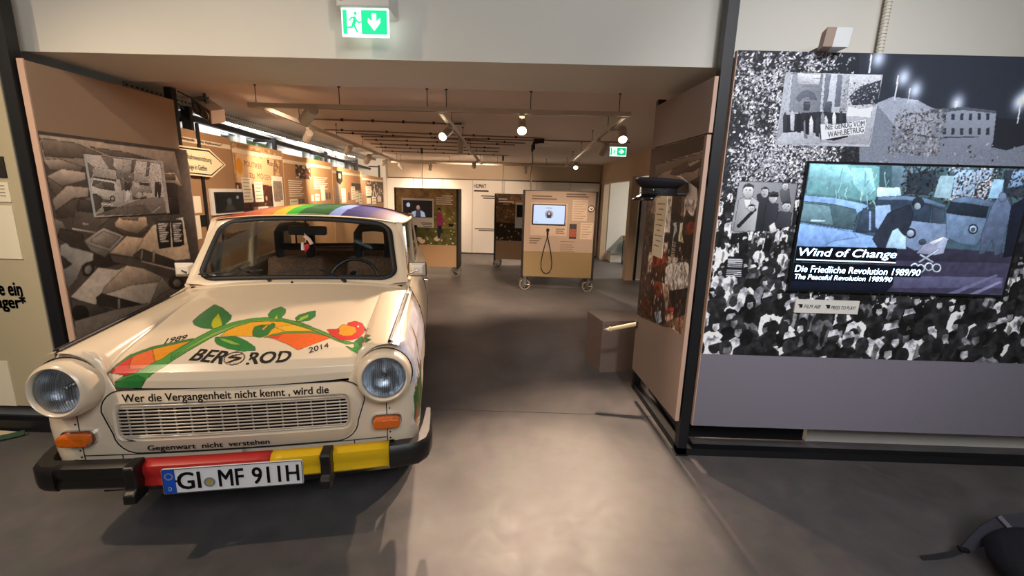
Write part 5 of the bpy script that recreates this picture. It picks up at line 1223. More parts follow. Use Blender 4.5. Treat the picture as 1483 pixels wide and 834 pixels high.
# crowd: rows of heads and coats growing toward the bottom
rr = random.Random(5)
cv.rect(0, 0, 1, .40, '15161b')
cv.poly([(0, .40), (.12, .52), (.25, .50), (.4, .46), (1, .40), (1, .3), (0, .3)], '1c1d23')
rows = 19
asp = CW / CH
for r in range(rows):
    t = r / (rows - 1); y = .56 - .53 * t ** 1.05; sz = .006 + .030 * t ** 1.5
    x = -.02 + rr.random() * .02
    while x < 1.02:
        if y > .42 and x > .25: x += sz; continue
        g = rr.random(); tone = (14 + 34 * rr.random()) / 255 if g < .60 else ((80 + 60 * rr.random()) / 255 if g < .74 else (185 + 65 * rr.random()) / 255)
        jy = y + rr.uniform(-.022, .022) * (1 + t); k1, k2, k3 = (rr.uniform(.75, 1.15) for _ in range(3)); ln = rr.uniform(-.5, .5) * sz
        cv.poly([(x - sz * .95 * k1 + ln, jy - sz * 4.2 * asp), (x - sz * 1.05 * k2, jy - sz * 1.6 * asp), (x - sz * .75, jy - sz * .8 * asp), (x - sz * .25, jy - sz * .45 * asp), (x + sz * .3, jy - sz * .45 * asp), (x + sz * .8, jy - sz * .85 * asp), (x + sz * 1.05 * k3, jy - sz * 1.7 * asp), (x + sz * .85 * k1 + ln, jy - sz * 4.2 * asp)], (tone, tone, tone * 1.05), .3)
        if g > .5:
            f = tone * .45 if tone > .3 else tone + .22
            cv.poly([(x + sz * .1, jy - sz * .8 * asp), (x + sz * .5, jy - sz * 1.2 * asp), (x + sz * .25, jy - sz * 3.0 * asp), (x - sz * .05, jy - sz * 2.4 * asp)], (f, f, f))
        h = rr.random(); ht = (16 + 30 * rr.random()) / 255
        cv.ell(x, jy, sz * .46, sz * .62 * asp, (ht, ht, ht * 1.04))
        if h < .38:
            ft = (90 + 90 * rr.random()) / 255; fx = x + rr.uniform(-.3, .3) * sz
            cv.poly([(fx - sz * .26, jy + sz * .05 * asp), (fx + sz * .2, jy + sz * .15 * asp), (fx + sz * .28, jy - sz * .3 * asp), (fx, jy - sz * .55 * asp), (fx - sz * .25, jy - sz * .3 * asp)], (ft, ft, ft * 1.03))
        elif h < .52: cv.poly([(x - sz * .45, jy), (x - sz * .4, jy + sz * .55 * asp), (x + sz * .2, jy + sz * .7 * asp), (x + sz * .5, jy + sz * .3 * asp), (x + sz * .1, jy + sz * .2 * asp)], (.66, .66, .69))
        x += sz * rr.uniform(1.1, 1.9)
fine = fbm(CH, CW, 80, 2, 33)
cv.p[:int(CH * .56)] *= (1 + (fine[:int(CH * .56)] - .5) * 1.3)[..., None]; cv.p = np.clip(cv.p * 1.1, 0, 1)
cv.polys(ART['MEN'], .08, .4, .0012); cv.polys(ART['CAPTION'])
asp = CW / CH
for c, p in ART['MEN']:
    if 10 <= len(p) <= 14 and hx(c)[0] > .6:
        fx, fy = sum(q[0] for q in p) / len(p), sum(q[1] for q in p) / len(p); r = (max(q[0] for q in p) - min(q[0] for q in p)) / 2
        if r < .005: continue
        cv.poly([(fx - r * 1.05, fy + r * .2 * asp), (fx - r, fy + r * 1.0 * asp), (fx, fy + r * 1.45 * asp), (fx + r, fy + r * 1.0 * asp), (fx + r * 1.05, fy + r * .3 * asp), (fx + r * .6, fy + r * .8 * asp), (fx - r * .6, fy + r * .75 * asp)], '3c3c42')
        for e in (-.4, .35): cv.ell(fx + e * r, fy + r * .15 * asp, r * .16, r * .12 * asp, '3a3a40')
        cv.rect(fx - r * .35, fy - r * .68 * asp, fx + r * .3, fy - r * .58 * asp, '55555c')
        cv.rect(fx - r * .08, fy - r * .35 * asp, fx + r * .12, fy + r * .1 * asp, hx(c) * .8)
for z0, z1 in ((.965, .97),): pass
cv.p = np.clip(cv.p * 1.12, 0, 1)
mp = flat_print('printed_mural', cv, (0, -.0012, .446), (2.30, -.0012, .446), (0, -.0012, 2.027), PRINT, TW)
cv = Canvas(CW, CH, '000000'); 
ins = Canvas(200, 168, 'c6cad6')
bx0, bx1, by0, by1 = (min(p[0] for c, q in ART['INSET'] for p in q), max(p[0] for c, q in ART['INSET'] for p in q), min(p[1] for c, q in ART['INSET'] for p in q), max(p[1] for c, q in ART['INSET'] for p in q))
def rebox(lst): return [(c, [((x - bx0) / (bx1 - bx0), (y - by0) / (by1 - by0)) for x, y in p]) for c, p in lst]
ins.polys(rebox(ART['INSET']), .12, .25, .002)
for i in range(9): ins.stroke([(.18, .99 - i * .058), (.44, .985 - i * .058)], .0016, '7c8190')
ins.dabs(260, (.62, .50, .98, .92), .012, (.25, .9), 4); ins.noise(60, .12, 8)
for c, p in rebox(ART['INSET'][-2:]): ins.poly(p, 'f0f2f8')
MX = lambda x: 2.30 * x; MZ = lambda y: .446 + 1.581 * y
flat_print('printed_photo', ins, (MX(bx0), -.0025, MZ(by0)), (MX(bx1), -.0025, MZ(by0)), (MX(bx0), -.0025, MZ(by1)), PRINT, TW)
for key, q in (('nie', QUADS['NIE GENUG VOM']), ('wahl', QUADS['WAHLBETRUG'])):
    put_text('lettering', key, on_plane(*((MX(x), -.0045, MZ(y)) for x, y in q)), mat('banner_ink', '4a4c58', .7), TW)
bt = obj('button_plate', MB().bb(.475, .822, -.010, 0, .705, .780), WHITE_PLASTIC, TW)
for x in (.495, .645):
    obj('hand_symbol', MB().box((x + .012, -.0105, .744), (.016, .001, .020)).box((x + .002, -.0105, .750), (.010, .001, .008)), INK, bt)
put_text('lettering', 'film', on_plane((.525, -.0108, .732), (.615, -.0108, .732), (.525, -.0108, .752)), INK, bt)
put_text('lettering', 'press', on_plane((.672, -.0108, .730), (.805, -.0108, .730), (.672, -.0108, .750)), INK, bt)

# --- television
tvx0, tvx1, tvz0, tvz1 = 1.48, 2.622, 1.047, 1.706
TV = thing('wall_television', 'large flat television showing parked cars and a film title on the crowd mural', 'television', ((tvx0 + tvx1) / 2, 2.392, tvz0))
hw = (tvx1 - tvx0) / 2
obj('casing', MB().bb(-hw - .012, hw + .012, .003, .012, -.014, tvz1 - tvz0 + .012), BLACK_PLASTIC, TW and TV)
fr = MB()
for q in ((-hw - .012, -hw, 0, .003, -.014, tvz1 - tvz0 + .012), (hw, hw + .012, 0, .003, -.014, tvz1 - tvz0 + .012), (-hw, hw, 0, .003, -.014, 0), (-hw, hw, 0, .003, tvz1 - tvz0, tvz1 - tvz0 + .012)): fr.bb(*q)
obj('bezel', fr, BLACK_PLASTIC, TV)
cv = Canvas(460, 266, '3c5262')
TVA = ART['TV']
cv.polys(TVA[:16], .10, .3)
cv.dabs(700, (.42, .72, 1.0, 1.0), .009, (.10, .26), 41); cv.dabs(260, (.62, .74, .84, 1.0), .008, (.5, .85), 42)
cv.polys(TVA[6:8], .05, .1); cv.polys(TVA[10:16], .06, .2)
cv.polys(TVA[16:19], .06, .35)
g_ = random.Random(3)
for i in range(46):
    x, y = g_.uniform(.09, .37), g_.uniform(.72, .98); cv.stroke([(x, y), (x + g_.uniform(-.03, .03), y - g_.uniform(.02, .12))], .0012, g_.choice(['b4e2ea', 'a0d2de', '587e88', 'c8eef4']))
cv.polys(TVA[19:], .05, .30, .0018)
for i in range(7): cv.stroke([(.735 - .004 * i, .93 - .022 * i), (.775 - .004 * i, .925 - .022 * i)], .0012, '6d8898')
cv.blur(1)
k = fbm(266, 460, 50, 4, 44); cv.p *= (1 + (k - .5) * .35)[..., None]; cv.p = np.clip(cv.p, 0, 1)
SCREEN = paint_mat('screen_glow', .25, emit=1.0)
scr = flat_print('screen', cv, (-hw, .0005, 0), (hw, .0005, 0), (-hw, .0005, tvz1 - tvz0), SCREEN, TV)
GLOWT = mat('screen_letters', 'e4f2ff', .4, noise=0, emit=1.0)
SX = lambda x: -hw + 2 * hw * x; SZ = lambda y: (tvz1 - tvz0) * y
for key, s in (('wind', 'Wind of Change'), ('die', 'Die Friedliche Revolution 1989/90'), ('the', 'The Peaceful Revolution 1989/90')):
    put_text('lettering', key, on_plane(*((SX(x), -.0006, SZ(y)) for x, y in QUADS[s])), GLOWT, scr)
p = ART['TVLINE'][0][1]
obj('underline', MB().add([(SX(x), -.0006, SZ(y)) for x, y in p], [(0, 1, 2, 3)]), GLOWT, scr)

# --- side board on the right of the gateway (faces the passage, turned a little inward)
SB = thing('side_display_board', 'taupe board on the right side of the passage with a collage of demonstration photos', 'display board', (.955, 2.43, .0), math.radians(4.0))
SBL = .80
obj('board', MB().bb(0, .022, 0, SBL, .225, 1.838), PANEL_TAUPE, SB)
obj('upper_board', MB().bb(.006, .026, 0, SBL, 1.848, 2.118), PANEL_TAUPE, SB)
obj('board_edge', MB().bb(0, .022, -.006, 0, .225, 1.838), PANEL_EDGE, SB)
obj('upper_board_edge', MB().bb(.006, .026, -.006, 0, 1.848, 2.118), PANEL_EDGE, SB)
for z in (.40, 1.0, 1.6): obj('fixing', MB().bb(.022, .045, .05, .09, z, z + .03), BLACK_STEEL, SB)
cv = Canvas(200, 260, '4a3a32'); cv.polys(ART['MARCH'], .2, .4, .004)
k = fbm(260, 200, 40, 3, 51); lowm = np.linspace(0, 1, 260)[:, None] < .72
cv.p *= (1 + (k - .5) * 1.5 * lowm)[..., None]; cv.p = np.clip(cv.p, 0, 1)
rr = random.Random(9)
for i in range(160):
    x, y = rr.uniform(.05, .95), rr.uniform(.06, .5)
    if rr.random() < .7: cv.ell(x, y, .007, .012, rr.choice(['a85a34', '7a3a22', 'c8b0a0', '2a201c', '90603c', 'e0d4cc']))
for j in range(9):
    for i0, j0 in ((.28, .42), (.24, .32)): cv.rect(i0, j0 + .010 * j, i0 + .07, j0 + .004 + .010 * j, 'c8beb4')
cv.poly([(-.1, -.1), (1.1, -.1), (1.1, -.02), (-.1, .085)], '8d7d75')
flat_print('printed_collage', cv, (-.0015, .02, .66), (-.0015, SBL - .005, .66), (-.0015, .02, 1.836), PRINT, SB)
doc = obj('document', MB().bb(-.006, -.002, .42, .60, 1.13, 1.51), PAPER, SB)
dl = MB()
for i in range(9): dl.bb(-.007, -.0062, .445 + .02 * (i % 3), .575 - .03 * (i % 2), 1.47 - i * .034, 1.477 - i * .034)
obj('handwriting', dl, mat('grey_ink', '8a8274', .8), doc)

# --- left board of the gateway with the car park mural
LB = thing('side_display_board', 'tan board left of the passage with a dim photo of crowded parked cars', 'display board', (-2.60, 2.455, 0))
obj('board', MB().bb(-.025, .006, 0, 1.10, .10, 1.68), PANEL_TAUPE, LB)
lbm = MB().hexa([(-.025, 0, 1.68), (.006, 0, 1.68), (.006, 1.10, 1.68), (-.025, 1.10, 1.68)], [(-.025, 0, 2.14), (.006, 0, 2.14), (.006, 1.0, 2.115), (-.025, 1.0, 2.115)])
obj('board_top', MB().bb(-.025, .006, 0, 1.02, 1.68, 2.125), mat('tan_taupe_board', 'a58a72', .75, noise=.03), LB)
obj('board_edge', MB().bb(-.025, .010, -.008, 0, .10, 2.13), PANEL_EDGE, LB)
cv = Canvas(260, 330, '3c3531'); cv.polys(ART['YARD'], .05, .5, .003); cv.blur(1); cv.p = np.clip(cv.p * 1.5, 0, 1); cv.noise(40, .12, 61); cv.noise(5, .16, 62)
flat_print('printed_mural', cv, (.0075, 0, .40), (.0075, 1.09, .40), (.0075, 0, 1.775), PRINT, LB)
ph = bpy.data.objects.new('photo_panel', None); link(ph, LB); ph.location = (.006, .24, 1.305)
cv = Canvas(190, 124, 'cfc6be'); cv.polys(ART['STREET'], .05, .3, .003); cv.dabs(160, (.35, .55, .98, .98), .012, (.35, .85), 6); cv.noise(50, .14, 63)
obj('photo_backing', MB().bb(.002, .016, 0, .58, 0, .37), WHITE_PLASTIC, ph)
flat_print('printed_photo', cv, (.0172, 0, 0), (.0172, .58, 0), (.0172, 0, .37), PRINT, ph)

# --- left text wall beside the frame
LT = thing('text_board', 'grey-beige text board with cream sheets and bold black words at the far left', 'display board', (-2.715, 2.43, .18))
SAGE = mat('sage_beige_board', 'b5a98c', .75, noise=.03)
obj('board', MB().bb(-1.6, 0, -.0, .03, 0, 2.6), SAGE, LT)
obj('board_edge', MB().bb(0, .006, -.0, .03, 0, 2.6), mat('board_edge_grey', '8a8474', .7), LT)
for x0, x1, z0, z1 in ((-.62, -.065, .90, 1.195), (-.70, -.285, .0, .285)):
    pp = obj('sheet', MB().bb(x0, x1, -.006, 0, z0, z1), PAPER, LT)
pp = obj('small_sheet', MB().bb(-.30, -.062, -.005, 0, 1.215, 1.32), PAPER, LT)
for i in range(4): obj('text_line', MB().bb(-.29, -.085, -.006, -.005, 1.245 + .018 * i, 1.250 + .018 * i), mat('grey_ink', '8a8274', .8), pp)
obj('dark_photo', MB().bb(-.32, -.060, -.006, 0, 1.345, 1.455), mat('dark_photo_print', '241f1c', .6, noise=.8, scale=40), LT)
put_text('lettering', 'e ein', on_plane((-.245, -.002, .685), (-.108, -.002, .685), (-.245, -.002, .765)), INK, LT)
put_text('lettering', 'ager', on_plane((-.275, -.002, .588), (-.100, -.002, .588), (-.275, -.002, .690)), INK, LT)

# --- grey display box, baton, cap
bxr = math.atan2(.324, -.08) - PI / 2
BX = thing('display_box', 'low taupe display box with a lid standing behind the right side board', 'box', (.741, 3.676, 0), .13)
TB = mat('taupe_box', '77655c', .7, noise=.04)
TOPB = mat('taupe_box_lid', '7d6a60', .7, noise=.04)
obj('box_body', MB().hexa([(0, 0, 0), (.46, 0, 0), (.46, .34, 0), (-.035, .34, 0)], [(0, 0, .43), (.46, 0, .43), (.46, .34, .43), (-.035, .34, .43)]), TB, BX)
obj('lid', MB().hexa([(-.004, -.004, .433), (.464, -.004, .433), (.464, .344, .433), (-.039, .344, .433)], [(-.004, -.004, .465), (.464, -.004, .465), (.464, .344, .465), (-.039, .344, .465)]), TOPB, BX)
WOOD = mat('pale_wood', 'd8c090', .5, noise=.12, scale=30)
b0, b1 = Vector((.896, 3.20, .588)), Vector((.669, 3.2, .533))
BT = thing('wooden_baton', 'pale wooden baton sticking out of the side board above the grey box', 'baton', b0)
d = (b1 - b0).normalized(); Lb = (b1 - b0).length
obj('shaft', MB().lathe((0, 0, 0), d, [(.0, 0), (.016, 0), (.015, Lb * .8), (.019, Lb * .82), (.019, Lb * .86), (.013, Lb * .88), (.013, Lb * .96), (.009, Lb), (0, Lb)], 16), WOOD, BT, smooth=40)
obj('tip_cap', MB().lathe(d * Lb * .95, d, [(.0145, 0), (.0145, .012), (.008, .025), (0, .026)], 14), STEEL, BT, smooth=40)
obj('wall_clip', MB().box((-.004, 0, 0), (.008, .05, .05)), BLACK_STEEL, BT)

HC = Vector((.790, 2.60, 1.535))
HT = thing('peaked_cap', 'black-blue uniform peaked cap mounted on the right side board', 'cap', HC)
NAVY = mat('navy_wool', '16151f', .9, noise=.2, scale=80, bump=.2)
def oval(rx, ry, z, n=40, tilt=0.0, cx=0): return [(cx + rx * math.cos(2 * PI * i / n), ry * math.sin(2 * PI * i / n), z + tilt * rx * math.cos(2 * PI * i / n)) for i in range(n)]
def loft(mb, rings, cap=True):
    n = len(rings[0]); vs = [p for r in rings for p in r]
    fs = [(k * n + i, k * n + (i + 1) % n, (k + 1) * n + (i + 1) % n, (k + 1) * n + i) for k in range(len(rings) - 1) for i in range(n)]
    if cap: fs += [tuple(range(n))[::-1], tuple(range((len(rings) - 1) * n, len(rings) * n))]
    return mb.add(vs, fs)
obj('crown', loft(MB(), [oval(.098, .088, .028), oval(.118, .105, .045), oval(.137, .125, .062, tilt=-.03), oval(.138, .126, .070, tilt=-.05), oval(.126, .116, .082, tilt=-.05), oval(.06, .055, .080, tilt=-.05)]), NAVY, HT, smooth=50)
obj('band', loft(MB(), [oval(.096, .086, -.012), oval(.098, .088, 0), oval(.098, .088, .03)]), mat('black_braid_band', '0e0e10', .6, noise=.5, scale=120, bump=.5), HT, smooth=50)
pk = MB(); n = 14
inn = [(.096 * math.cos(t), .086 * math.sin(t), -.008) for t in np.linspace(PI * .62, PI * 1.38, n)]
out = [(.150 * math.cos(t) - .004, .096 * math.sin(t), -.040) for t in np.linspace(PI * .62, PI * 1.38, n)]
pk.add(inn + out, [(i, i + 1, n + i + 1, n + i) for i in range(n - 1)])
obj('peak', pk, mat('black_patent', '0d0d0f', .2), HT, solid=.004, smooth=40)
obj('cord', MB().tube([(.101 * math.cos(t), .091 * math.sin(t), .004) for t in np.linspace(PI * .6, PI * 1.4, 20)], .004, 6), mat('cap_cord', '1a1a1c', .4), HT, smooth=60)
obj('badge', MB().lathe((-.055, -.086, .018), (-.5, -.85, .1), [(.008, 0), (.007, .004), (0, .005)], 12), CHROME, HT)
obj('badge', MB().lathe((-.099, -.0, .018), (-1, 0, .1), [(.010, 0), (.008, .004), (0, .005)], 12), CHROME, HT)
obj('peg', MB().cyl((.05, 0, .0), (.152, 0, .0), .010), BLACK_STEEL, HT)

# --- backpack at the lower right
BP = thing('backpack', 'dark navy backpack lying on the floor at the lower right', 'backpack', (2.38, 1.52, 0), -.25)
NB = mat('navy_nylon', '181a24', .7, noise=.3, scale=30, bump=.3)
rings = []
for k, (z, sx, sy) in enumerate(((0, .24, .30), (.03, .29, .34), (.08, .30, .35), (.13, .27, .32), (.165, .20, .25), (.18, .10, .12))):
    rings.append([(1.25 * sx * np.sign(math.cos(t)) * abs(math.cos(t)) ** .6, sy * np.sign(math.sin(t)) * abs(math.sin(t)) ** .6 - .12, z) for t in np.linspace(0, 2 * PI, 33)[:-1]])
obj('bag_body', loft(MB(), rings), NB, BP, smooth=60)
def ribbon(pts, w, nrm, th=.006):
    P = [Vector(p) for p in pts]; mb = MB(); vs = []
    for i, p in enumerate(P):
        t = (P[min(i + 1, len(P) - 1)] - P[max(i - 1, 0)]).normalized(); s = t.cross(Vector(nrm)).normalized() * (w[i] if isinstance(w, (list, tuple)) else w) / 2; e = Vector(nrm) * th / 2
        vs += [p - s - e, p + s - e, p + s + e, p - s + e]
    n = len(P); fs = [(0, 1, 2, 3)[::-1], tuple(4 * (n - 1) + k for k in range(4))] + [(4 * i + k, 4 * i + (k + 1) % 4, 4 * i + 4 + (k + 1) % 4, 4 * i + 4 + k) for i in range(n - 1) for k in range(4)]
    return mb.add(vs, fs)
inv = (Matrix.Translation((2.38, 1.52, 0)) @ Matrix.Rotation(-.25, 4, 'Z')).inverted()
sp = [inv @ Vector(p) for p in ((2.01, 1.72, .024), (2.06, 1.735, .050), (2.13, 1.75, .085), (2.22, 1.77, .12), (2.32, 1.76, .15), (2.42, 1.70, .175), (2.48, 1.62, .178))]
strap = obj('shoulder_strap', ribbon(sp, [.03, .045, .07, .075, .075, .075, .07], Vector((-.2, -.75, .6)).normalized(), .014), mat('navy_strap', '2a2a36', .75, noise=.2, scale=60), BP, smooth=50)
obj('webbing', ribbon([inv @ Vector(p) for p in ((1.80, 1.685, .004), (1.87, 1.695, .006), (1.94, 1.705, .012), (2.01, 1.72, .026))], .022, Vector((-.2, -.7, .7)).normalized(), .003), mat('black_webbing', '1c1a22', .8), BP)
obj('buckle', MB().box(inv @ Vector((2.005, 1.718, .030)), (.035, .03, .014)), BLACK_PLASTIC, BP, bevel=.003)
obj('strap_tag', ribbon([inv @ Vector((2.205, 1.755, .122)), inv @ Vector((2.225, 1.76, .128))], .082, Vector((-.2, -.75, .6)).normalized(), .016), mat('grey_tag', '6a6672', .6), BP)

# --- curved green-rimmed leaf shape on the floor at the far left
SF = thing('floor_mat', 'pointed cream mat with a dark green rim lying on the floor at the far left', 'mat', (-2.96, 2.33, 0), 0)
edge_f = [(-.0, .05), (-.05, .0), (-.12, -.05), (-.25, -.12), (-.45, -.18)]; edge_b = [(-.45, .07), (-.25, .065), (-.12, .06), (0, .05)]
poly = edge_f + edge_b
obj('mat_top', MB().prism([(x, y + .03, .002) for x, y in poly], (0, 0, .012)), mat('cream_cloth', 'e2d2ac', .8), SF)
obj('mat_rim', ribbon([(x, y + .024, .018) for x, y in edge_f], .035, Vector((0, -.6, .8)).normalized(), .006), mat('dark_green_tape', '2c4a34', .7), SF, smooth=50)

# --- emergency exit signs
GREEN = mat('exit_green', '17c987', .4, noise=.02, emit=.75)
GLOWW = mat('exit_white', 'e8fff8', .4, noise=0, emit=1.0)
def exit_sign(root, w, h, arrow):
    """sign face in the local x-z plane, facing -y"""
    obj('face', MB().bb(-w / 2, w / 2, -.004, .010, -h, 0), GLOWW, root)
    i = w * .03
    gx0 = -w / 2 + i; gx1 = w / 2 - i; gz0 = -h + i * 1.6; gz1 = -i * 1.4; dx = (gx1 - gx0)
    mid = gx0 + dx * .42
    obj('green_field', MB().bb(mid, gx1, -.006, -.004, gz0, gz1), GREEN, root)
    obj('door_leaf', MB().bb(gx0, gx0 + dx * .09, -.006, -.004, gz0, gz1), GREEN, root)
    cx, cz, s = gx0 + dx * .26, (gz0 + gz1) / 2, (gz1 - gz0)
    man = MB()
    man.prism([(cx + .05 * s + .07 * s * math.cos(t), -.006, cz + .36 * s + .07 * s * math.sin(t)) for t in np.linspace(0, 2 * PI, 13)[:-1]], (0, .002, 0))
    for pts in ([(-.16, .20), (.05, .24), (.10, .12), (.20, .02), (.32, .04), (.32, -.01), (.17, -.05), (.09, .03), (.02, -.12), (.16, -.42), (.10, -.46), (-.06, -.16), (-.10, -.26), (-.34, -.26), (-.34, -.20), (-.15, -.18), (-.08, .02), (-.04, .16), (-.14, .14), (-.22, .02), (-.27, .05)],):
        man.prism([(cx + x * s, -.006, cz + z * s) for x, z in pts], (0, .002, 0))
    obj('running_figure', man, GREEN, root)
    ax, az = (mid + gx1) / 2, cz; q = []
    base = [(-.10, .36), (.10, .36), (.10, .02), (.28, .18), (.28, -.02), (0, -.36), (-.28, -.02), (-.28, .18), (-.10, .02)]
    if arrow == 'right': base = [(-z, x) for x, z in base]
    obj('arrow', MB().prism([(ax + x * s, -.008, az + z * s) for x, z in base], (0, .002, 0)), GLOWW, root)
E1 = thing('exit_sign', 'lit green exit sign with a down arrow on the white wall above the gateway', 'exit sign', (-.80, 2.44, 2.395))
exit_sign(E1, .235, .130, 'down')
obj('housing', MB().hexa([(-.135, -.02, .002), (.125, -.02, .002), (.14, .11, -.02), (-.135, .11, -.02)], [(-.135, -.02, .13), (.125, -.02, .13), (.14, .11, .13), (-.135, .11, .13)]), mat('sign_housing_white', 'd8d6d0', .5), E1, bevel=.006)
g = MB()
for k in range(7):
    for j in range(7):
        x, z = (k - 3) * .006, (j - 3) * .006
        if x * x + z * z < .0004: g.box((-.110 + x, -.0205, .045 + z), (.003, .002, .003))
obj('speaker_grille', g, BLACK_PLASTIC, E1)
E2 = thing('exit_sign', 'small lit green exit sign with a right arrow hanging from the back ceiling', 'exit sign', (1.04, 5.0, 2.03))
exit_sign(E2, .175, .095, 'right')
obj('housing', MB().bb(-.09, .09, -.002, .04, 0, .035), mat('sign_housing_white', 'd8d6d0', .5), E2)
obj('hanger', MB().cyl((0, .02, .035), (0, .02, .209), .006), WHITE_PLASTIC, E2)

# --- corrugated conduit and sensor box above the television wall
CD = thing('corrugated_conduit', 'white corrugated conduit running up the wall above the television board', 'conduit', (1.82, 2.515, 2.10))
prof = []
for k in range(80): prof += [(.0165, k * .016), (.0165, k * .016 + .009), (.0135, k * .016 + .010), (.0135, k * .016 + .0155)]
obj('tube', MB().lathe((0, 0, 0), (0, 0, 1), prof, 14), mat('conduit_white', 'd4cebf', .5), CD)
obj('clip', MB().bb(-.022, .022, -.012, .034, .62, .65), GREY_PLASTIC, CD)
SBX = thing('sensor_box', 'small white box with a taupe left side sitting on top of the television board', 'box', (1.46, 2.33, 2.236))
obj('box_front', MB().hexa([(.0, 0, 0), (.075, 0, 0), (.075, .08, 0), (.03, .08, 0)], [(.01, 0, .085), (.085, 0, .085), (.085, .08, .085), (.04, .08, .085)]), mat('box_white', 'd8dada', .6), SBX)
obj('box_side', MB().hexa([(-.045, .0, 0), (.0, 0, 0), (.03, .08, 0), (-.02, .08, 0)], [(-.035, 0, .085), (.01, 0, .085), (.04, .08, .085), (-.01, .08, .085)]), mat('box_white_shaded', 'a08a7c', .7), SBX)  # darker tone paints in the shade of the face turned from the lamps
obj('bracket', MB().bb(.0, .06, .08, .22, .01, .03), BLACK_STEEL, SBX)

# ------------------------------------------------------------------ exhibition wall along the windows
BR = mat('brown_board', '9a7856', .7, noise=.04)
WS_ = mat('white_strip', 'd9c8ac', .7)
DKP = mat('dark_collage_print', '3c2c26', .6, noise=.7, scale=25)
def lthing(name, label, cat, y, z=0.0, off=0.0, group=None):
    o = thing(name, label, cat, lpt(y, z, off), math.atan2(.078, 1), group); return o
# local axes after rotation: x away from the wall into the room, y along the wall, z up
def wb_(x0, x1, y0, y1, z0, z1): return MB().bb(x0, x1, y0, y1, z0, z1)
spans = [(3.66, 4.40, 1.957, 'brown wall board with a white title strip behind the arrow road sign'), (4.415, 5.50, 1.935, 'wall board covered by a collage with a hand-lettered protest banner'), (5.52, 7.25, 1.91, 'orange-brown wall board with a group photo and long text columns'), (7.29, 9.00, 1.86, 'brown wall board with white text sheets and a black pennant'), (9.02, 10.9, 1.80, 'farthest wall board with dark collage photos and pale sheets')]
boards = []
for a, b, zt, lab in spans:
    t = lthing('wall_display_board', lab, 'display board', a, group='boards along the window wall')
    L = (b - a) / math.cos(math.atan2(.078, 1))
    obj('board', wb_(-.025, 0, 0, L, .12, zt), BR if zt > 1.92 or zt < 1.85 else mat('orange_brown_board', 'ac8258', .7, noise=.04), t)
    obj('foot', wb_(-.02, -.01, .05, .09, 0, .12), BLACK_STEEL, t); obj('foot', wb_(-.02, -.01, L - .09, L - .05, 0, .12), BLACK_STEEL, t)
    obj('title_strip', wb_(0, .004, .0 if a > 3.7 else .0, L * (.98 if a > 4 else .98), zt - .105, zt - .065), WS_, t)
    boards.append((t, L))
def lplane(root_y, y0, y1, z0, z1, off=.006):
    return on_plane((off, y0 - root_y, z0), (off, y1 - root_y, z0), (off, y0 - root_y, z1))
b0 = boards[0][0]
put_text('lettering', 'nahme', lplane(3.66, 3.66, 3.85, 1.865, 1.89), INK, b0)
put_text('lettering', 'asyl', lplane(3.66, 3.93, 4.25, 1.858, 1.888), INK, b0)
for q in ((3.70, 3.84, 1.28, 1.42), (3.72, 3.80, 1.06, 1.26)):
    obj('sheet', wb_(0, .006, q[0] - 3.66, q[1] - 3.66, q[2], q[3]), PAPER, b0)
for q in ((3.815, 3.885, 1.16, 1.26), (3.85, 3.92, .97, 1.07)):
    obj('dark_label', wb_(0, .006, q[0] - 3.66, q[1] - 3.66, q[2], q[3]), BLACK_PLASTIC, b0)
obj('joint_post', wb_(0, .012, .225, .26, .12, 2.02), BLACK_STEEL, b0)
# black posts standing between boards
posts = thing('steel_post_frame', 'black steel posts and long top rail in front of the windows', 'frame', lpt(3.9, 0, .04), math.atan2(.078, 1))
for y in (3.90, 5.51, 7.27, 9.01, 10.9):
    obj('post', wb_(-.06, -.02 if y > 4 else .012, y - 3.9 - .02, y - 3.9 + .02, 0, 2.15 if y < 4 else 2.08), BLACK_STEEL, posts)
rl = MB().hexa([(-.30, .2, 2.10), (-.25, .2, 2.10), (-.25, 7.4, 1.97), (-.30, 7.4, 1.97)], [(-.30, .2, 2.155), (-.25, .2, 2.155), (-.25, 7.4, 2.01), (-.30, 7.4, 2.01)])
obj('top_rail', rl, BLACK_STEEL, posts)
for y in (3.90, 5.51, 7.27, 9.01, 10.9): obj('rail_arm', wb_(-.28, -.04, y - 3.9 - .012, y - 3.9 + .012, 2.03, 2.06), BLACK_STEEL, posts)
# arrow road sign
RS = lthing('arrow_road_sign', 'cream arrow-shaped road sign with black border pointing right on the brown board', 'road sign', 3.60, 1.70, -.05)
sg = [(0, -.105), (.47, -.118), (.70, 0), (.47, .118), (0, .11)]
def signpoly(s, x): return [(x, -.35 + .35 * 1 + y if False else (y - .0) if y == 0 else y - (1 - s) * .02 * (1 if y > .6 else .5), z * s) for y, z in sg]
obj('plate', MB().prism([(0, y - .12, z) for y, z in sg], (.012, 0, 0)), mat('sign_cream', 'e8dcb4', .45, noise=.02), RS)
bd = [(.014, -.12, -.088), (.014, .335, -.100), (.014, .545, 0), (.014, .335, .100), (.014, -.12, .093)]
obj('border', MB().tube(bd, .0055, 4), INK, RS)
put_text('lettering', 'sign1', on_plane((.0135, -.03, .005), (.0135, .36, -.010), (.0135, -.03, .062)), INK, RS)
put_text('lettering', 'sign2', on_plane((.0135, -.02, -.075), (.0135, .285, -.082), (.0135, -.02, -.018)), INK, RS)
obj('sign_clamp', wb_(-.05, 0, .20, .25, -.05, .05), BLACK_STEEL, RS)
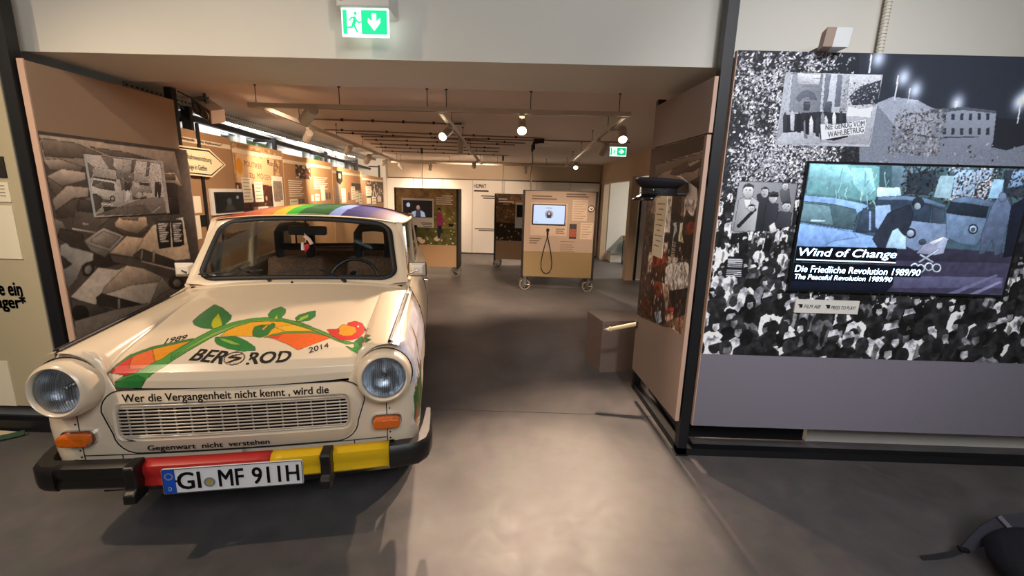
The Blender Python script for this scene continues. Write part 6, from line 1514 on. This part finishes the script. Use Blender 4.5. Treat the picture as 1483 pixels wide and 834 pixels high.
# monitor in a white surround on the first board
MO = lthing('wall_monitor', 'small dark monitor with a white surround showing a seated man on the brown board', 'monitor', 3.97, 1.25, -.02)
obj('surround', wb_(-.018, .0, 0, .52, 0, .235), WHITE_PLASTIC, MO)
obj('monitor_case', wb_(0, .012, .045, .515, .02, .205), BLACK_PLASTIC, MO)
cv = Canvas(60, 36, '161412'); cv.ell(.45, .55, .09, .2, '4a4440'); cv.poly([(.25, 0), (.36, .35), (.55, .35), (.7, 0)], '35302c'); cv.ell(.78, .78, .05, .1, '8a8580')
flat_print('screen', cv, (.0130, .06, .035), (.0130, .50, .035), (.0130, .06, .19), paint_mat('dim_screen', .3, emit=.6), MO)
# board 2: collage, banner, sheets
b1, L1 = boards[1]
cv = Canvas(150, 110, 'a8845c'); cv.noise(20, .5, 71)
cv.poly([(.0, 0), (.9, 0), (.9, .35), (0, .4)], '4a2c22')
rr = random.Random(3)
for i in range(60): cv.ell(rr.uniform(0, .85), rr.uniform(0, .42), .02, .04, rr.choice(['6a2c20', '3a2420', 'c8a07c', '241a18', '8a5a40']))
cv.poly([(.04, .40), (.78, .38), (.86, .86), (.05, .95)], 'd9b183'); cv.ell(.10, .66, .06, .13, 'd8922c')
for i in range(70):
    x, y = rr.uniform(0, .95), rr.uniform(.82, 1); cv.stroke([(x, y), (x + rr.uniform(-.04, .04), y + rr.uniform(-.06, .06))], .004, '6a4a30')
flat_print('printed_collage', cv, (.003, .0, 1.30), (.003, 1.0, 1.30), (.003, .0, 1.915), PRINT, b1)
BI = mat('banner_brown_ink', '5a4634', .8)
put_text('lettering', 'politiker', on_plane((.0042, .20, 1.715), (.0042, .56, 1.695), (.0042, .20, 1.77)), BI, b1)
put_text('lettering', 'zu', on_plane((.0042, .28, 1.60), (.0042, .38, 1.59), (.0042, .28, 1.65)), BI, b1)
put_text('lettering', 'moegen', on_plane((.0042, .44, 1.60), (.0042, .76, 1.58), (.0042, .44, 1.67)), BI, b1)
put_text('lettering', 'recht', on_plane((.0042, .70, 1.75), (.0042, .95, 1.735), (.0042, .70, 1.81)), BI, b1)
def sheet(root, y0, y1, z0, z1, lines=5, m=PAPER, x=.004):
    s = obj('sheet', wb_(x, x + .004, y0, y1, z0, z1), m, root)
    if lines:
        mb = MB()
        for i in range(lines): mb.bb(x + .004, x + .0048, y0 + .1 * (y1 - y0), y1 - (.12 + .1 * (i % 3)) * (y1 - y0), z1 - (i + .7) * (z1 - z0) / (lines + .5), z1 - (i + .5) * (z1 - z0) / (lines + .5))
        obj('printed_lines', mb, mat('grey_ink', '8a8274', .8), s)
    return s
sheet(b1, .11, .30, 1.35, 1.60, 7); sheet(b1, .355, .53, 1.35, 1.56, 5); sheet(b1, .76, 1.03, 1.26, 1.635, 3)
obj('card_photo', wb_(.008, .009, .78, 1.01, 1.36, 1.56), mat('grey_photo_print', '8a7a6a', .7, noise=.7, scale=30), b1)
sheet(b1, .40, .62, 1.20, 1.30, 2)
obj('label_row', wb_(.004, .007, .12, .30, 1.22, 1.30), BLACK_PLASTIC, b1)
# board 3: photo and text columns
b2, L2 = boards[2]
cv = Canvas(60, 40, '5a3a2c'); rr = random.Random(8)
for i in range(90): cv.ell(rr.random(), rr.random(), .05, .08, rr.choice(['2a1a16', 'd8c8b8', '8a5a40', '3c2a24', 'a88468', '1a1210']))
flat_print('printed_photo', cv, (.003, .33, 1.63), (.003, .85, 1.63), (.003, .33, 1.845), PRINT, b2)
tl = MB()
for i in range(8): tl.bb(.001, .002, .10, .55 - .04 * (i % 3), 1.59 - i * .027, 1.602 - i * .027)
for i in range(7): tl.bb(.001, .002, .95, 1.52 - .06 * (i % 3), 1.66 - i * .027, 1.672 - i * .027)
obj('printed_text', tl, CREAM_INK, b2)
sheet(b2, .10, .34, 1.25, 1.37, 2); sheet(b2, .80, .90, 1.33, 1.42, 0); sheet(b2, 1.20, 1.36, 1.33, 1.56, 0); sheet(b2, .95, 1.12, 1.33, 1.43, 1)
for y in (.37, .47, 1.40, 1.53): obj('dark_label', wb_(.004, .008, y, y + .08, 1.31 if y < 1 else 1.35, 1.37 if y < 1 else 1.45), BLACK_PLASTIC, b2)
# board 4
b3, L3 = boards[3]
obj('pennant', MB().prism([(.006, y, z) for y, z in ((.18, 1.80), (.46, 1.80), (.46, 1.64), (.32, 1.58), (.18, 1.64))], (.006, 0, 0)), mat('black_felt', '1a1614', .9), b3)
obj('pennant_mark', wb_(.012, .013, .25, .39, 1.68, 1.76), mat('grey_ink', '8a8274', .8), b3)
sheet(b3, .05, .33, 1.30, 1.60, 6, mat('grey_sheet', '9a8a7c', .8)); sheet(b3, .40, .62, 1.28, 1.52, 4); sheet(b3, .98, 1.20, 1.32, 1.56, 5); sheet(b3, 1.24, 1.42, 1.27, 1.47, 3); sheet(b3, 1.46, 1.68, 1.22, 1.44, 3)
for k in range(4): obj('dark_label', wb_(.004, .008, .78, .88, 1.32 + k * .035, 1.345 + k * .035), BLACK_PLASTIC, b3)
obj('narrow_photo', wb_(.004, .007, 1.0, 1.6, 1.50, 1.62), DKP, b3)
# board 5
b4, L4 = boards[4]
cv = Canvas(80, 60, '3a2a24'); rr = random.Random(4)
for i in range(140): cv.ell(rr.random(), rr.random(), .04, .06, rr.choice(['2a1a16', 'c8b8a4', '6a4a38', '3c2a24', 'a88468', '14100e']))
cv.poly([(.3, .3), (.42, .75), (.56, .3), (.5, .3), (.42, .6), (.36, .3)], 'd8d0c4')
flat_print('printed_collage', cv, (.003, .35, 1.22), (.003, 1.85, 1.22), (.003, .35, 1.70), PRINT, b4)
sheet(b4, .25, .70, 1.38, 1.58, 3); sheet(b4, .30, .62, 1.22, 1.34, 0); sheet(b4, .75, 1.1, 1.20, 1.36, 2); sheet(b4, 1.25, 1.6, 1.24, 1.36, 2)

# ------------------------------------------------------------------ ceiling services on the left
CT = thing('cable_tray', 'perforated grey steel cable tray under the ceiling above the windows', 'cable tray', lpt(3.3, 2.17, .10), math.atan2(.078, 1))
GALV = mat('galvanised_steel', '8e908c', .45, .5)
obj('tray_side', wb_(-.01, 0, 0, 7.4, 0, .05), GALV, CT); obj('tray_side', wb_(-.20, -.19, 0, 7.4, 0, .05), GALV, CT)
slot = MB()
for k in range(150): slot.bb(0, .001, k * .049 + .01, k * .049 + .036, .016, .030)
so = obj('slots', slot, BLACK_STEEL, CT); so['kind'] = 'stuff'
for k in range(25): obj('rung', wb_(-.19, -.01, k * .30 + .05, k * .30 + .09, 0, .006), GALV, CT)
TUBE = mat('fluorescent_tube', 'f2f8ff', .4, noise=0, emit=32)
for k, (y0, y1) in enumerate(((4.6, 6.5), (6.9, 8.4), (8.6, 9.9))):
    t = lthing('fluorescent_light', ('long bare white fluorescent strip nearest above the windows', 'second white fluorescent strip above the windows', 'farthest white fluorescent strip above the windows')[k], 'light', y0, 2.19, .37, 'fluorescent strips above the windows')
    obj('fitting', wb_(-.03, .03, 0, y1 - y0, .012, .049), WHITE_PLASTIC, t)
    obj('tube', MB().cyl((0, .03, 0), (0, y1 - y0 - .03, 0), .012), TUBE, t)
# loose cables above the gateway board
for k, pts in enumerate((((-2.72, 3.70, 2.23), (-2.66, 3.72, 2.20), (-2.62, 3.8, 2.18), (-2.60, 3.84, 2.20), (-2.585, 3.86, 2.22)), ((-2.78, 3.66, 2.235), (-2.75, 3.66, 2.17), (-2.72, 3.68, 2.14), (-2.70, 3.72, 2.10)))):
    P = [Vector(p) for p in pts]; o = obj('loose_cable', MB().tube([p - P[0] for p in P], .005, 6), BLACK_RUBBER, smooth=60, loc=P[0])
    tag(o, ('thin black cable looping to the twin loudspeaker box under the ceiling', 'thin black cable dangling behind the top of the left gateway board')[k], 'cable')
# twin-tube box hanging by the left gateway
PJ = thing('ceiling_spot_box', 'taupe box with two round openings hanging under the ceiling by the left gateway board', 'lamp', (-2.60, 3.86, 2.12))
PJ.rotation_euler = (math.radians(18), math.radians(28), math.radians(-20))
TPB = mat('taupe_metal', '7d6a5c', .5)
obj('box_body', MB().bb(-.125, .125, -.06, .06, -.055, .060), TPB, PJ, bevel=.006)
for x, r in ((-.055, .046), (.065, .030)):
    obj('opening', MB().lathe((x, -.061, .0), (0, -1, 0), [(r + .006, 0), (r + .006, .006), (r, .006), (r, -.03), (0, -.03)], 24), BLACK_PLASTIC if r > .03 else TPB, PJ, smooth=50)
PJ2 = obj('hanger', MB().cyl((0, 0, .05), (-.02, -.01, .13), .012), BLACK_STEEL, PJ)

# ------------------------------------------------------------------ lighting tracks and spots
TRACK_Z = 2.08
TRACKS = []
TRK = mat('white_track', 'cdbfae', .5)
def track(label, p, q, drops):
    p, q = Vector(p), Vector(q); TRACKS.append((p, q)); t = thing('lighting_track', label, 'lighting track', p, group='ceiling lighting tracks')
    d = (q - p).normalized(); s = d.cross(Vector((0, 0, 1))) * .017
    v = q - p
    obj('rail', MB().hexa([-s, s, v + s, v - s], [-s + Vector((0, 0, .03)), s + Vector((0, 0, .03)), v + s + Vector((0, 0, .03)), v - s + Vector((0, 0, .03))]), TRK, t)
    g = s * .35
    obj('slot', MB().hexa([-g - Vector((0, 0, .001)), g - Vector((0, 0, .001)), v + g - Vector((0, 0, .001)), v - g - Vector((0, 0, .001))], [-g, g, v + g, v - g]), BLACK_STEEL, t)
    for k in drops:
        c = v * k; obj('dropper', MB().cyl(c + Vector((0, 0, .03)), c + Vector((0, 0, CEIL_Z - TRACK_Z - .002)), .003, n=6), DARK_STEEL, t)
        obj('dropper_cap', MB().cyl(c + Vector((0, 0, CEIL_Z - TRACK_Z - .012)), c + Vector((0, 0, CEIL_Z - TRACK_Z - .001)), .010, n=10), DARK_STEEL, t)
    return t
track('front cross lighting track under the ceiling just behind the lintel', (-2.0, 3.42, TRACK_Z), (.78, 3.42, TRACK_Z), (.02, .24, .47, .52, .74, .97))
track('left lighting track running back beside the windows', (-1.95, 3.50, TRACK_Z), (-2.55, 9.6, TRACK_Z), (.12, .3, .5, .72, .95))
track('middle lighting track running back under the ceiling', (-.61, 3.50, TRACK_Z), (-.83, 9.6, TRACK_Z), (.12, .3, .5, .72, .95))
track('right lighting track running back to the exit sign side', (.75, 3.50, TRACK_Z), (.93, 9.6, TRACK_Z), (.12, .3, .5, .72, .95))
track('rear cross lighting track near the back wall', (-2.75, 9.72, TRACK_Z), (1.35, 9.72, TRACK_Z), (.05, .3, .55, .8, .97))
SPOTM = mat('spot_housing_white', 'c9bcac', .45)
LAMPON = mat('lamp_glow', 'ffe2b4', .4, noise=0, emit=32)
def seg_near(w, a, b):
    ab = (b - a).xy; k = max(0, min(1, (w.xy - a.xy).dot(ab) / ab.length_squared)); return a.lerp(b, k)
def spot(label, lens, aim, power, angle=55, zt=TRACK_Z, size=1.0, on=True):
    lens = Vector(lens); d = (Vector(aim) - lens).normalized()
    t = thing('track_spotlight', label, 'spotlight', lens, group='track spotlights')
    r, L = .036 * size, .15 * size
    back = -d * L
    obj('housing', MB().lathe((0, 0, 0), -d, [(r * .86, .012), (r, .0), (r, L * .97), (r * .9, L), (0, L)], 22), SPOTM, t, smooth=50)
    obj('lamp', MB().lathe((0, 0, 0), -d, [(0, .010), (r * .86, .012)], 22), LAMPON if on else mat('lamp_dim', 'e8c89a', .4, emit=2), t)
    piv = -d * L * .6
    w = lens + piv; top = min((seg_near(w, a, b) for a, b in TRACKS), key=lambda q: (q.xy - w.xy).length) - lens; top.z = zt - lens.z
    obj('arm', MB().tube([piv, piv + Vector((0, 0, max(.02, (top.z - piv.z) * .5))), top], .007, 8), SPOTM, t)
    obj('adapter', MB().bb(top.x - .018, top.x + .018, top.y - .05, top.y + .05, top.z - .022, top.z), SPOTM, t)
    lamp('spot_beam', 'SPOT', lens + d * .012, Vector(aim), power * 2.4, WARM, .03, angle, .7)
    return t
spot('big spotlight on the front track turned toward the left boards', (-1.60, 3.42, 1.995), (-2.9, 4.6, 1.35), 26, 85, size=1.15)
spot('spotlight low on the left track pointing at the window boards', (-2.12, 4.55, 1.98), (-2.95, 5.6, 1.5), 28, 85)
spot('glaring spotlight on the middle track facing the hood of the car', (-.70, 4.10, 1.985), (-1.35, 2.2, .9), 90, 60)
spot('unlit-looking spotlight on the middle track pointing down at the floor', (-.70, 5.30, 1.95), (-.9, 6.3, 0), 55, 85, on=False)
spot('glowing spotlight far along the middle track above the white wall boards', (-.86, 8.4, 1.965), (-1.2, 11.1, 1.0), 70, 80)
spot('glaring spotlight hanging from the front track facing the viewer', (0.0, 3.68, 1.995), (.12, 1.3, 0), 85, 62)
spot('brightest spotlight at the start of the right track', (.86, 3.98, 1.985), (.62, 1.9, 0), 80, 70)
spot('spotlight on the right track tilted down beside the exit sign', (.84, 4.9, 1.95), (.4, 6.5, .6), 65, 80, on=False)
spot('glowing spotlight far along the right track', (.95, 8.0, 1.975), (.3, 5.2, .0), 55, 85)
spot('small spotlight on the rear track pointing straight down', (.10, 9.6, 1.93), (.1, 9.9, 0), 60, 80, on=False)
spot('leftmost small spotlight on the rear track turned to the back wall', (-2.55, 9.85, 1.97), (-2.2, 11.1, 1.2), 25, 80)
spot('second small spotlight on the rear track turned to the back wall', (-1.95, 9.85, 1.97), (-2.3, 11.1, 1.2), 25, 80)
spot('third spotlight on the left track pointing at the text boards', (-2.36, 6.2, 1.985), (-3.05, 6.9, 1.5), 40, 90)
spot('fourth spotlight on the left track pointing at the text boards', (-2.50, 7.4, 1.95), (-3.15, 8.3, 1.5), 40, 90, size=1.3)
spot('farthest spotlight on the left track', (-2.62, 8.7, 1.985), (-3.3, 10.0, 1.5), 35, 90)
# conduits clipped under the ceiling
PIPE = mat('ceiling_conduit_grey', '8a7868', .6)
runs = [(-2.35, 4.9, -.75, 5.0), (-2.45, 5.75, .25, 6.05), (-2.4, 6.0, .05, 6.7), (-2.2, 6.35, 1.45, 6.25), (-2.3, 6.75, -.1, 6.95), (-2.4, 7.35, -.35, 7.5), (-2.5, 7.9, -.4, 8.15), (-2.6, 8.6, -.25, 8.9)]
for k, (x0, y0, x1, y1) in enumerate(runs):
    t = thing('ceiling_conduit', '%s conduit from the lintel clipped under the back ceiling' % ('nearest', 'second', 'third', 'fourth', 'fifth', 'sixth', 'seventh', 'farthest')[k], 'conduit', (x0, y0, 2.222), group='conduits under the ceiling')
    v = Vector((x1 - x0, y1 - y0, 0)); obj('pipe', MB().cyl((0, 0, 0), v, .009, n=8), PIPE, t, smooth=60)
    for j in range(5):
        c = v * (.08 + .2 * j); obj('clip', MB().box(c + Vector((0, 0, .003)), (.022, .026, .028)), DARK_STEEL, t)
    if k == 0: obj('junction_box', MB().box(v + Vector((.07, 0, -.002)), (.13, .08, .03)), WHITE_PLASTIC, t); obj('junction_port', MB().box(v + Vector((.07, -.041, -.002)), (.08, .002, .015)), BLACK_PLASTIC, t)
SD = thing('ceiling_disc', 'flat white round detector under the ceiling above the right kiosk', 'detector', (.20, 6.2, 2.15))
obj('disc', MB().lathe((.10, 0, 0), (0, 0, 1), [(0, -.012), (.08, -.010), (.09, 0), (.09, .018), (.0, .02)], 24), WHITE_PLASTIC, SD, smooth=40)
obj('bracket', MB().bb(-.04, .10, -.01, .01, .018, .089), BLACK_STEEL, SD); obj('plug', MB().bb(-.055, -.02, -.02, .02, -.06, .04), BLACK_PLASTIC, SD)

# ------------------------------------------------------------------ mobile kiosks
def caster(root, x, y, r=.088):
    c = bpy.data.objects.new('caster', None); link(c, root); c.location = (x, y, r)
    obj('tyre', MB().lathe((0, 0, 0), (0, 1, .0), [(r * .86, -.018), (r, -.016), (r, .016), (r * .86, .018), (r * .80, .014), (r * .80, -.014), (r * .86, -.018)], 24), mat('caster_tyre_grey', '8a7f70', .6), c, smooth=40)
    sp = MB()
    for k in range(8): sp.tube([(0, 0, 0), (r * .82 * math.cos(k * PI / 4), 0, r * .82 * math.sin(k * PI / 4))], .006, 5)
    obj('spokes', sp, STEEL, c)
    obj('hub', MB().cyl((0, -.022, 0), (0, .022, 0), .02, n=12), BLACK_PLASTIC, c)
    obj('fork', MB().bb(-.02, .02, -.034, -.026, -.005, r + .05).bb(-.02, .02, .026, .034, -.005, r + .05).bb(-.03, .03, -.034, .034, r + .045, r + .075), STEEL, c)
def kiosk(label, x0, x1, y, z0, z1, rz=0.0, depth=.42, face=None, lower=None, split=.6):
    w = x1 - x0; t = thing('mobile_kiosk', label, 'kiosk', (x0, y, 0), rz, 'mobile kiosks on casters')
    obj('body', MB().bb(.02, w - .02, .012, depth - .012, z0, z1), DARK_STEEL, t)
    for a in (0, w - .035): obj('corner_frame', MB().bb(a, a + .035, -.004, depth + .004, z0 - .03, z1 + .012), mat('black_brown_steel', '1c1614', .5), t)
    obj('top_plate', MB().bb(.035, w - .035, 0, depth, z1, z1 + .012), DARK_STEEL, t)
    obj('lower_panel', MB().bb(.035, w - .035, -.002, .012, z0, z0 + split), lower, t)
    obj('upper_panel', MB().bb(.035, w - .035, -.002, .012, z0 + split, z1), face, t)
    for cx in (.07, w - .07):
        for cy in (.09, depth - .09): caster(t, cx, cy)
    return t
OLIVE = mat('olive_gold_board', '8c7752', .65, noise=.05); GREIGE = mat('greige_board', 'ab9786', .65, noise=.03); SAND = mat('sand_board', 'be9a72', .65, noise=.03)
def handset(root, x, z, drop, wd):
    h = obj('handset', MB().cyl((x, -.005, z), (x, -.035, z), .026, n=16).box((x, -.03, z - .035), (.022, .03, .06)), BLACK_PLASTIC, root)
    lp = [(x - .01, -.03, z - .06)] + [(x + wd * math.sin(PI * 2 * k / 12 + .0) * (.5 + .5 * math.sin(PI * k / 12)), -.022, z - .06 - drop * math.sin(PI * k / 12)) for k in range(1, 12)] + [(x + .01, -.025, z - .05)]
    obj('handset_cord', MB().tube(lp, .006, 6), BLACK_RUBBER, h, smooth=60)
# right kiosk
KR = kiosk('right kiosk with a bright blue-white screen showing a round portrait', .045, 1.185, 6.93, .24, 1.56, -.02, face=GREIGE, lower=OLIVE, split=.40)
def sheet_k(root, x0, x1, z0, z1, n, name='sheet', m=None):
    s = obj(name, MB().bb(x0, x1, -.008, -.002, z0, z1), m or mat('pale_sheet', 'cdb9a4', .8), root)
    if n:
        mb = MB()
        for i in range(n): mb.bb(x0 + .02, x1 - .02 - .03 * (i % 3), -.009, -.008, z1 - (i + .8) * (z1 - z0) / (n + .6), z1 - (i + .55) * (z1 - z0) / (n + .6))
        obj('printed_lines', mb, mat('soft_grey_ink', '9a8a78', .8), s)
sheet_k(KR, .13, .69, .885, 1.385, 0, 'screen_surround', mat('pale_surround', 'c4ae9a', .7))
obj('screen_case', MB().bb(.155, .66, -.03, -.008, 1.055, 1.365), BLACK_PLASTIC, KR)
cv = Canvas(100, 62, 'b8c8e4'); cv.ell(.5, .52, .14, .23, '8d97ac'); cv.ell(.5, .5, .085, .17, '2a2630'); cv.ell(.5, .56, .04, .075, 'c8a090'); cv.poly([(.42, .32), (.46, .44), (.54, .44), (.58, .32)], '1e1c26'); cv.rect(.4, .84, .6, .87, '6c7890'); cv.rect(.06, .08, .14, .10, '7c88a0')
flat_print('screen', cv, (.17, -.031, 1.07), (.645, -.031, 1.07), (.17, -.031, 1.35), paint_mat('kiosk_screen', .3, emit=.95), KR)
for a, b, z in ((.14, .44, 1.475), (.14, .52, 1.435), (.66, .96, 1.515), (.66, 1.0, 1.48)): obj('heading_line', MB().bb(a, b, -.003, -.002, z, z + .018), mat('taupe_ink', '6a5a4c', .8), KR)
sheet_k(KR, .76, .99, 1.13, 1.44, 8); sheet_k(KR, .90, 1.09, .85, 1.10, 6)
obj('flyer', MB().bb(.73, .84, -.010, -.002, .85, 1.08), mat('dark_flyer', '2e2622', .5, noise=.4, scale=40), KR)
obj('flyer_photo', MB().bb(.735, .835, -.011, -.010, .88, 1.0), mat('red_flyer_photo', '9a4a38', .6, noise=.6, scale=50), KR)
obj('round_mark', MB().lathe((1.045, -.002, 1.315), (0, -1, 0), [(.052, 0), (.052, .003), (.040, .003), (.040, .001), (0, .001)], 24), INK, KR)
obj('mark_face', MB().lathe((1.045, -.003, 1.315), (0, -1, 0), [(.040, 0), (0, .001)], 24), WHITE_PLASTIC, KR)
obj('mark_glyph', MB().prism([(1.045 + x, -.0048, 1.315 + z) for x, z in ((-.022, .012), (-.010, .014), (.004, -.004), (.012, .012), (.022, .008), (.014, -.016), (.002, -.018), (-.012, .002))], (0, .0008, 0)), INK, KR)
tl = MB()
for i in range(3): tl.bb(.12, .30 - .03 * i, -.003, -.002, .83 - i * .035, .845 - i * .035)
for i in range(5): tl.bb(.60, .82 - .03 * (i % 2), -.003, -.002, .80 - i * .033 - (.02 if i > 0 else 0), .808 - i * .033 - (.02 if i > 0 else 0))
for i in range(3): tl.bb(.52, .66 - .02 * (i % 2), -.0095, -.0085, .985 - i * .03, 1.0 - i * .03)
obj('printed_text', tl, mat('taupe_ink', '6a5a4c', .8), KR)
handset(KR, .40, .975, .62, .10)
# left kiosk
KL = kiosk('left kiosk with a meadow photo and a small dark screen behind the car', -2.19, -1.07, 7.87, .19, 1.55, .0, face=GREIGE, lower=SAND, split=.39)
cv = Canvas(150, 120, '8a7d3c')
cv.poly([(0, .72), (1, .68), (1, 1), (0, 1)], '9c8050'); cv.poly([(0, 0), (1, 0), (1, .3), (0, .34)], '5c5c2c'); cv.noise(14, .35, 81); rr = random.Random(2)
for i in range(110): cv.ell(rr.random(), rr.random() * .62, .008 + .010 * rr.random(), .010, rr.choice(['e8dcc8', 'd8c8b0', '6a6a34', '4c4c24', 'c8b870']))
for x, y in ((.37, .10), (.42, .06), (.67, .11)): cv.ell(x, y, .05, .04, 'e0c8ac')
cv.ell(.715, .64, .028, .04, '2c1c18'); cv.ell(.71, .615, .018, .025, 'b88468'); cv.poly([(.67, .34), (.675, .55), (.71, .60), (.76, .56), (.78, .36), (.74, .34)], 'a8386c'); cv.poly([(.68, .12), (.685, .36), (.75, .36), (.77, .22), (.74, .22), (.72, .12)], '2a2630')
flat_print('printed_meadow', cv, (.036, -.0035, .58), (1.084, -.0035, .58), (.036, -.0035, 1.548), PRINT, KL)
obj('screen_surround', MB().bb(.13, .69, -.012, -.003, .885, 1.385), WHITE_PLASTIC, KL)
obj('screen_case', MB().bb(.155, .665, -.025, -.012, 1.06, 1.35), BLACK_PLASTIC, KL)
cv = Canvas(80, 48, '191514'); cv.ell(.53, .60, .10, .22, '5a4038'); cv.ell(.54, .68, .11, .18, '191312'); cv.ell(.52, .60, .06, .14, 'b08878'); cv.poly([(.24, 0), (.30, .30), (.45, .40), (.62, .40), (.74, .28), (.78, 0)], 'a8b4c4'); cv.poly([(.42, 0), (.44, .4), (.6, .4), (.62, 0)], '3c3c4c'); cv.ell(.17, .74, .07, .14, 'b8c4d4')
flat_print('screen', cv, (.165, -.026, 1.07), (.655, -.026, 1.07), (.165, -.026, 1.34), paint_mat('dim_screen', .3, emit=.6), KL)
tl = MB()
for i in range(3): tl.bb(.66 - .20 + .02 * i, .66, -.0135, -.0125, .955 - i * .03, .97 - i * .03)
obj('printed_caption', tl, mat('taupe_ink', '6a5a4c', .8), KL)
tl = MB()
for i in range(5): tl.bb(.73 + (.10 if i == 0 else 0), 1.02 - .03 * (i % 2), -.005, -.004, 1.43 - i * .035, 1.448 - i * .035)
obj('printed_quote', tl, CREAM_INK, KL)
obj('dark_label', MB().bb(.95, 1.035, -.006, -.003, .91, .965), BLACK_PLASTIC, KL)
handset(KL, .37, .90, .50, .05)
# middle kiosk behind
KM = kiosk('middle kiosk at the back with a brown crowd photo half hidden by the right kiosk', -.505, .62, 9.04, .19, 1.49, .0, face=GREIGE, lower=SAND, split=.38)
cv = Canvas(110, 100, '8a6848'); cv.noise(10, .4, 91); rr = random.Random(6)
cv.poly([(0, 0), (1, 0), (1, .35), (0, .4)], '3a2a20')
for i in range(200): cv.ell(rr.random(), rr.random() ** 1.3, .014, .018, rr.choice(['c8a888', '4a3424', '2a1c16', '9a7450', 'd8c0a4', '6a4c34']))
flat_print('printed_crowd', cv, (.036, -.0035, .57), (1.09, -.0035, .57), (.036, -.0035, 1.488), PRINT, KM)
obj('screen_surround', MB().bb(.42, .62, -.012, -.003, .83, 1.335), WHITE_PLASTIC, KM)
obj('screen_case', MB().bb(.45, .86, -.024, -.012, 1.05, 1.29), BLACK_PLASTIC, KM)
tl = MB(); tl.bb(.08, .25, -.005, -.004, 1.385, 1.41); tl.bb(.08, .38, -.005, -.004, 1.335, 1.36); tl.bb(.16, .30, -.005, -.004, 1.29, 1.305)
obj('printed_quote', tl, CREAM_INK, KM)
# power cables from the ceiling
for k, (x, y, zb) in enumerate(((.165, 7.05, 1.572), (-.36, 9.2, 1.502), (-1.72, 8.0, 1.562))):
    t = thing('power_cable', ('grey power cable hanging from the ceiling onto the right kiosk', 'thin white power cable hanging onto the middle kiosk', 'thin white power cable hanging onto the left kiosk')[k], 'cable', (x, y, zb), group='power cables hanging to the kiosks')
    obj('cord', MB().tube([(0, 0, 0), (-.01, 0, .2), (.012, -.02, .45), (0, -.03, CEIL_Z - zb - .09)], .011 if k == 0 else .006, 6), mat('grey_cord', '8d7f70', .6) if k == 0 else WHITE_PLASTIC, t, smooth=60)
    obj('plug', MB().cyl((0, -.03, CEIL_Z - zb - .10), (0, -.03, CEIL_Z - zb - .001), .018, n=10), BLACK_PLASTIC, t)

# ------------------------------------------------------------------ side room seen through the doorway
ST = thing('stair_underside', 'grey-white sloping underside of a stair in the side room', 'stairs', (1.99, 10.5, 0))
ST.location = (2.13, 10.3, 0)
obj('stringer', MB().prism([(0, 0, .21), (.0, .0, .24), (.32, 0, .60), (.50, 0, .60), (.50, 0, .21)], (0, .38, 0)), mat('stair_grey', '9aa4a4', .7), ST)
obj('base_block', MB().bb(.02, .30, .05, .38, 0, .21), WHITE_PANEL, ST)
SN = thing('plinth_stand', 'tall thin black metal stand with a small cardboard-coloured box on top', 'stand', (2.36, 9.95, 0))
for x in (0, .17):
    for y in (0, .17): obj('leg', MB().bb(x, x + .018, y, y + .018, 0, .55), BLACK_STEEL, SN)
for z in (.02, .53): obj('ring_rail', MB().bb(0, .188, 0, .018, z, z + .018).bb(0, .188, .17, .188, z, z + .018).bb(0, .018, .018, .17, z, z + .018).bb(.17, .188, .018, .17, z, z + .018), BLACK_STEEL, SN)
BXC = obj('carton', MB().bb(-.005, .193, -.005, .193, .0, .10), mat('cardboard', 'b8905c', .8), None, loc=(2.36, 9.95, .548))
tag(BXC, 'small cardboard-coloured box on the black stand in the side room', 'box')
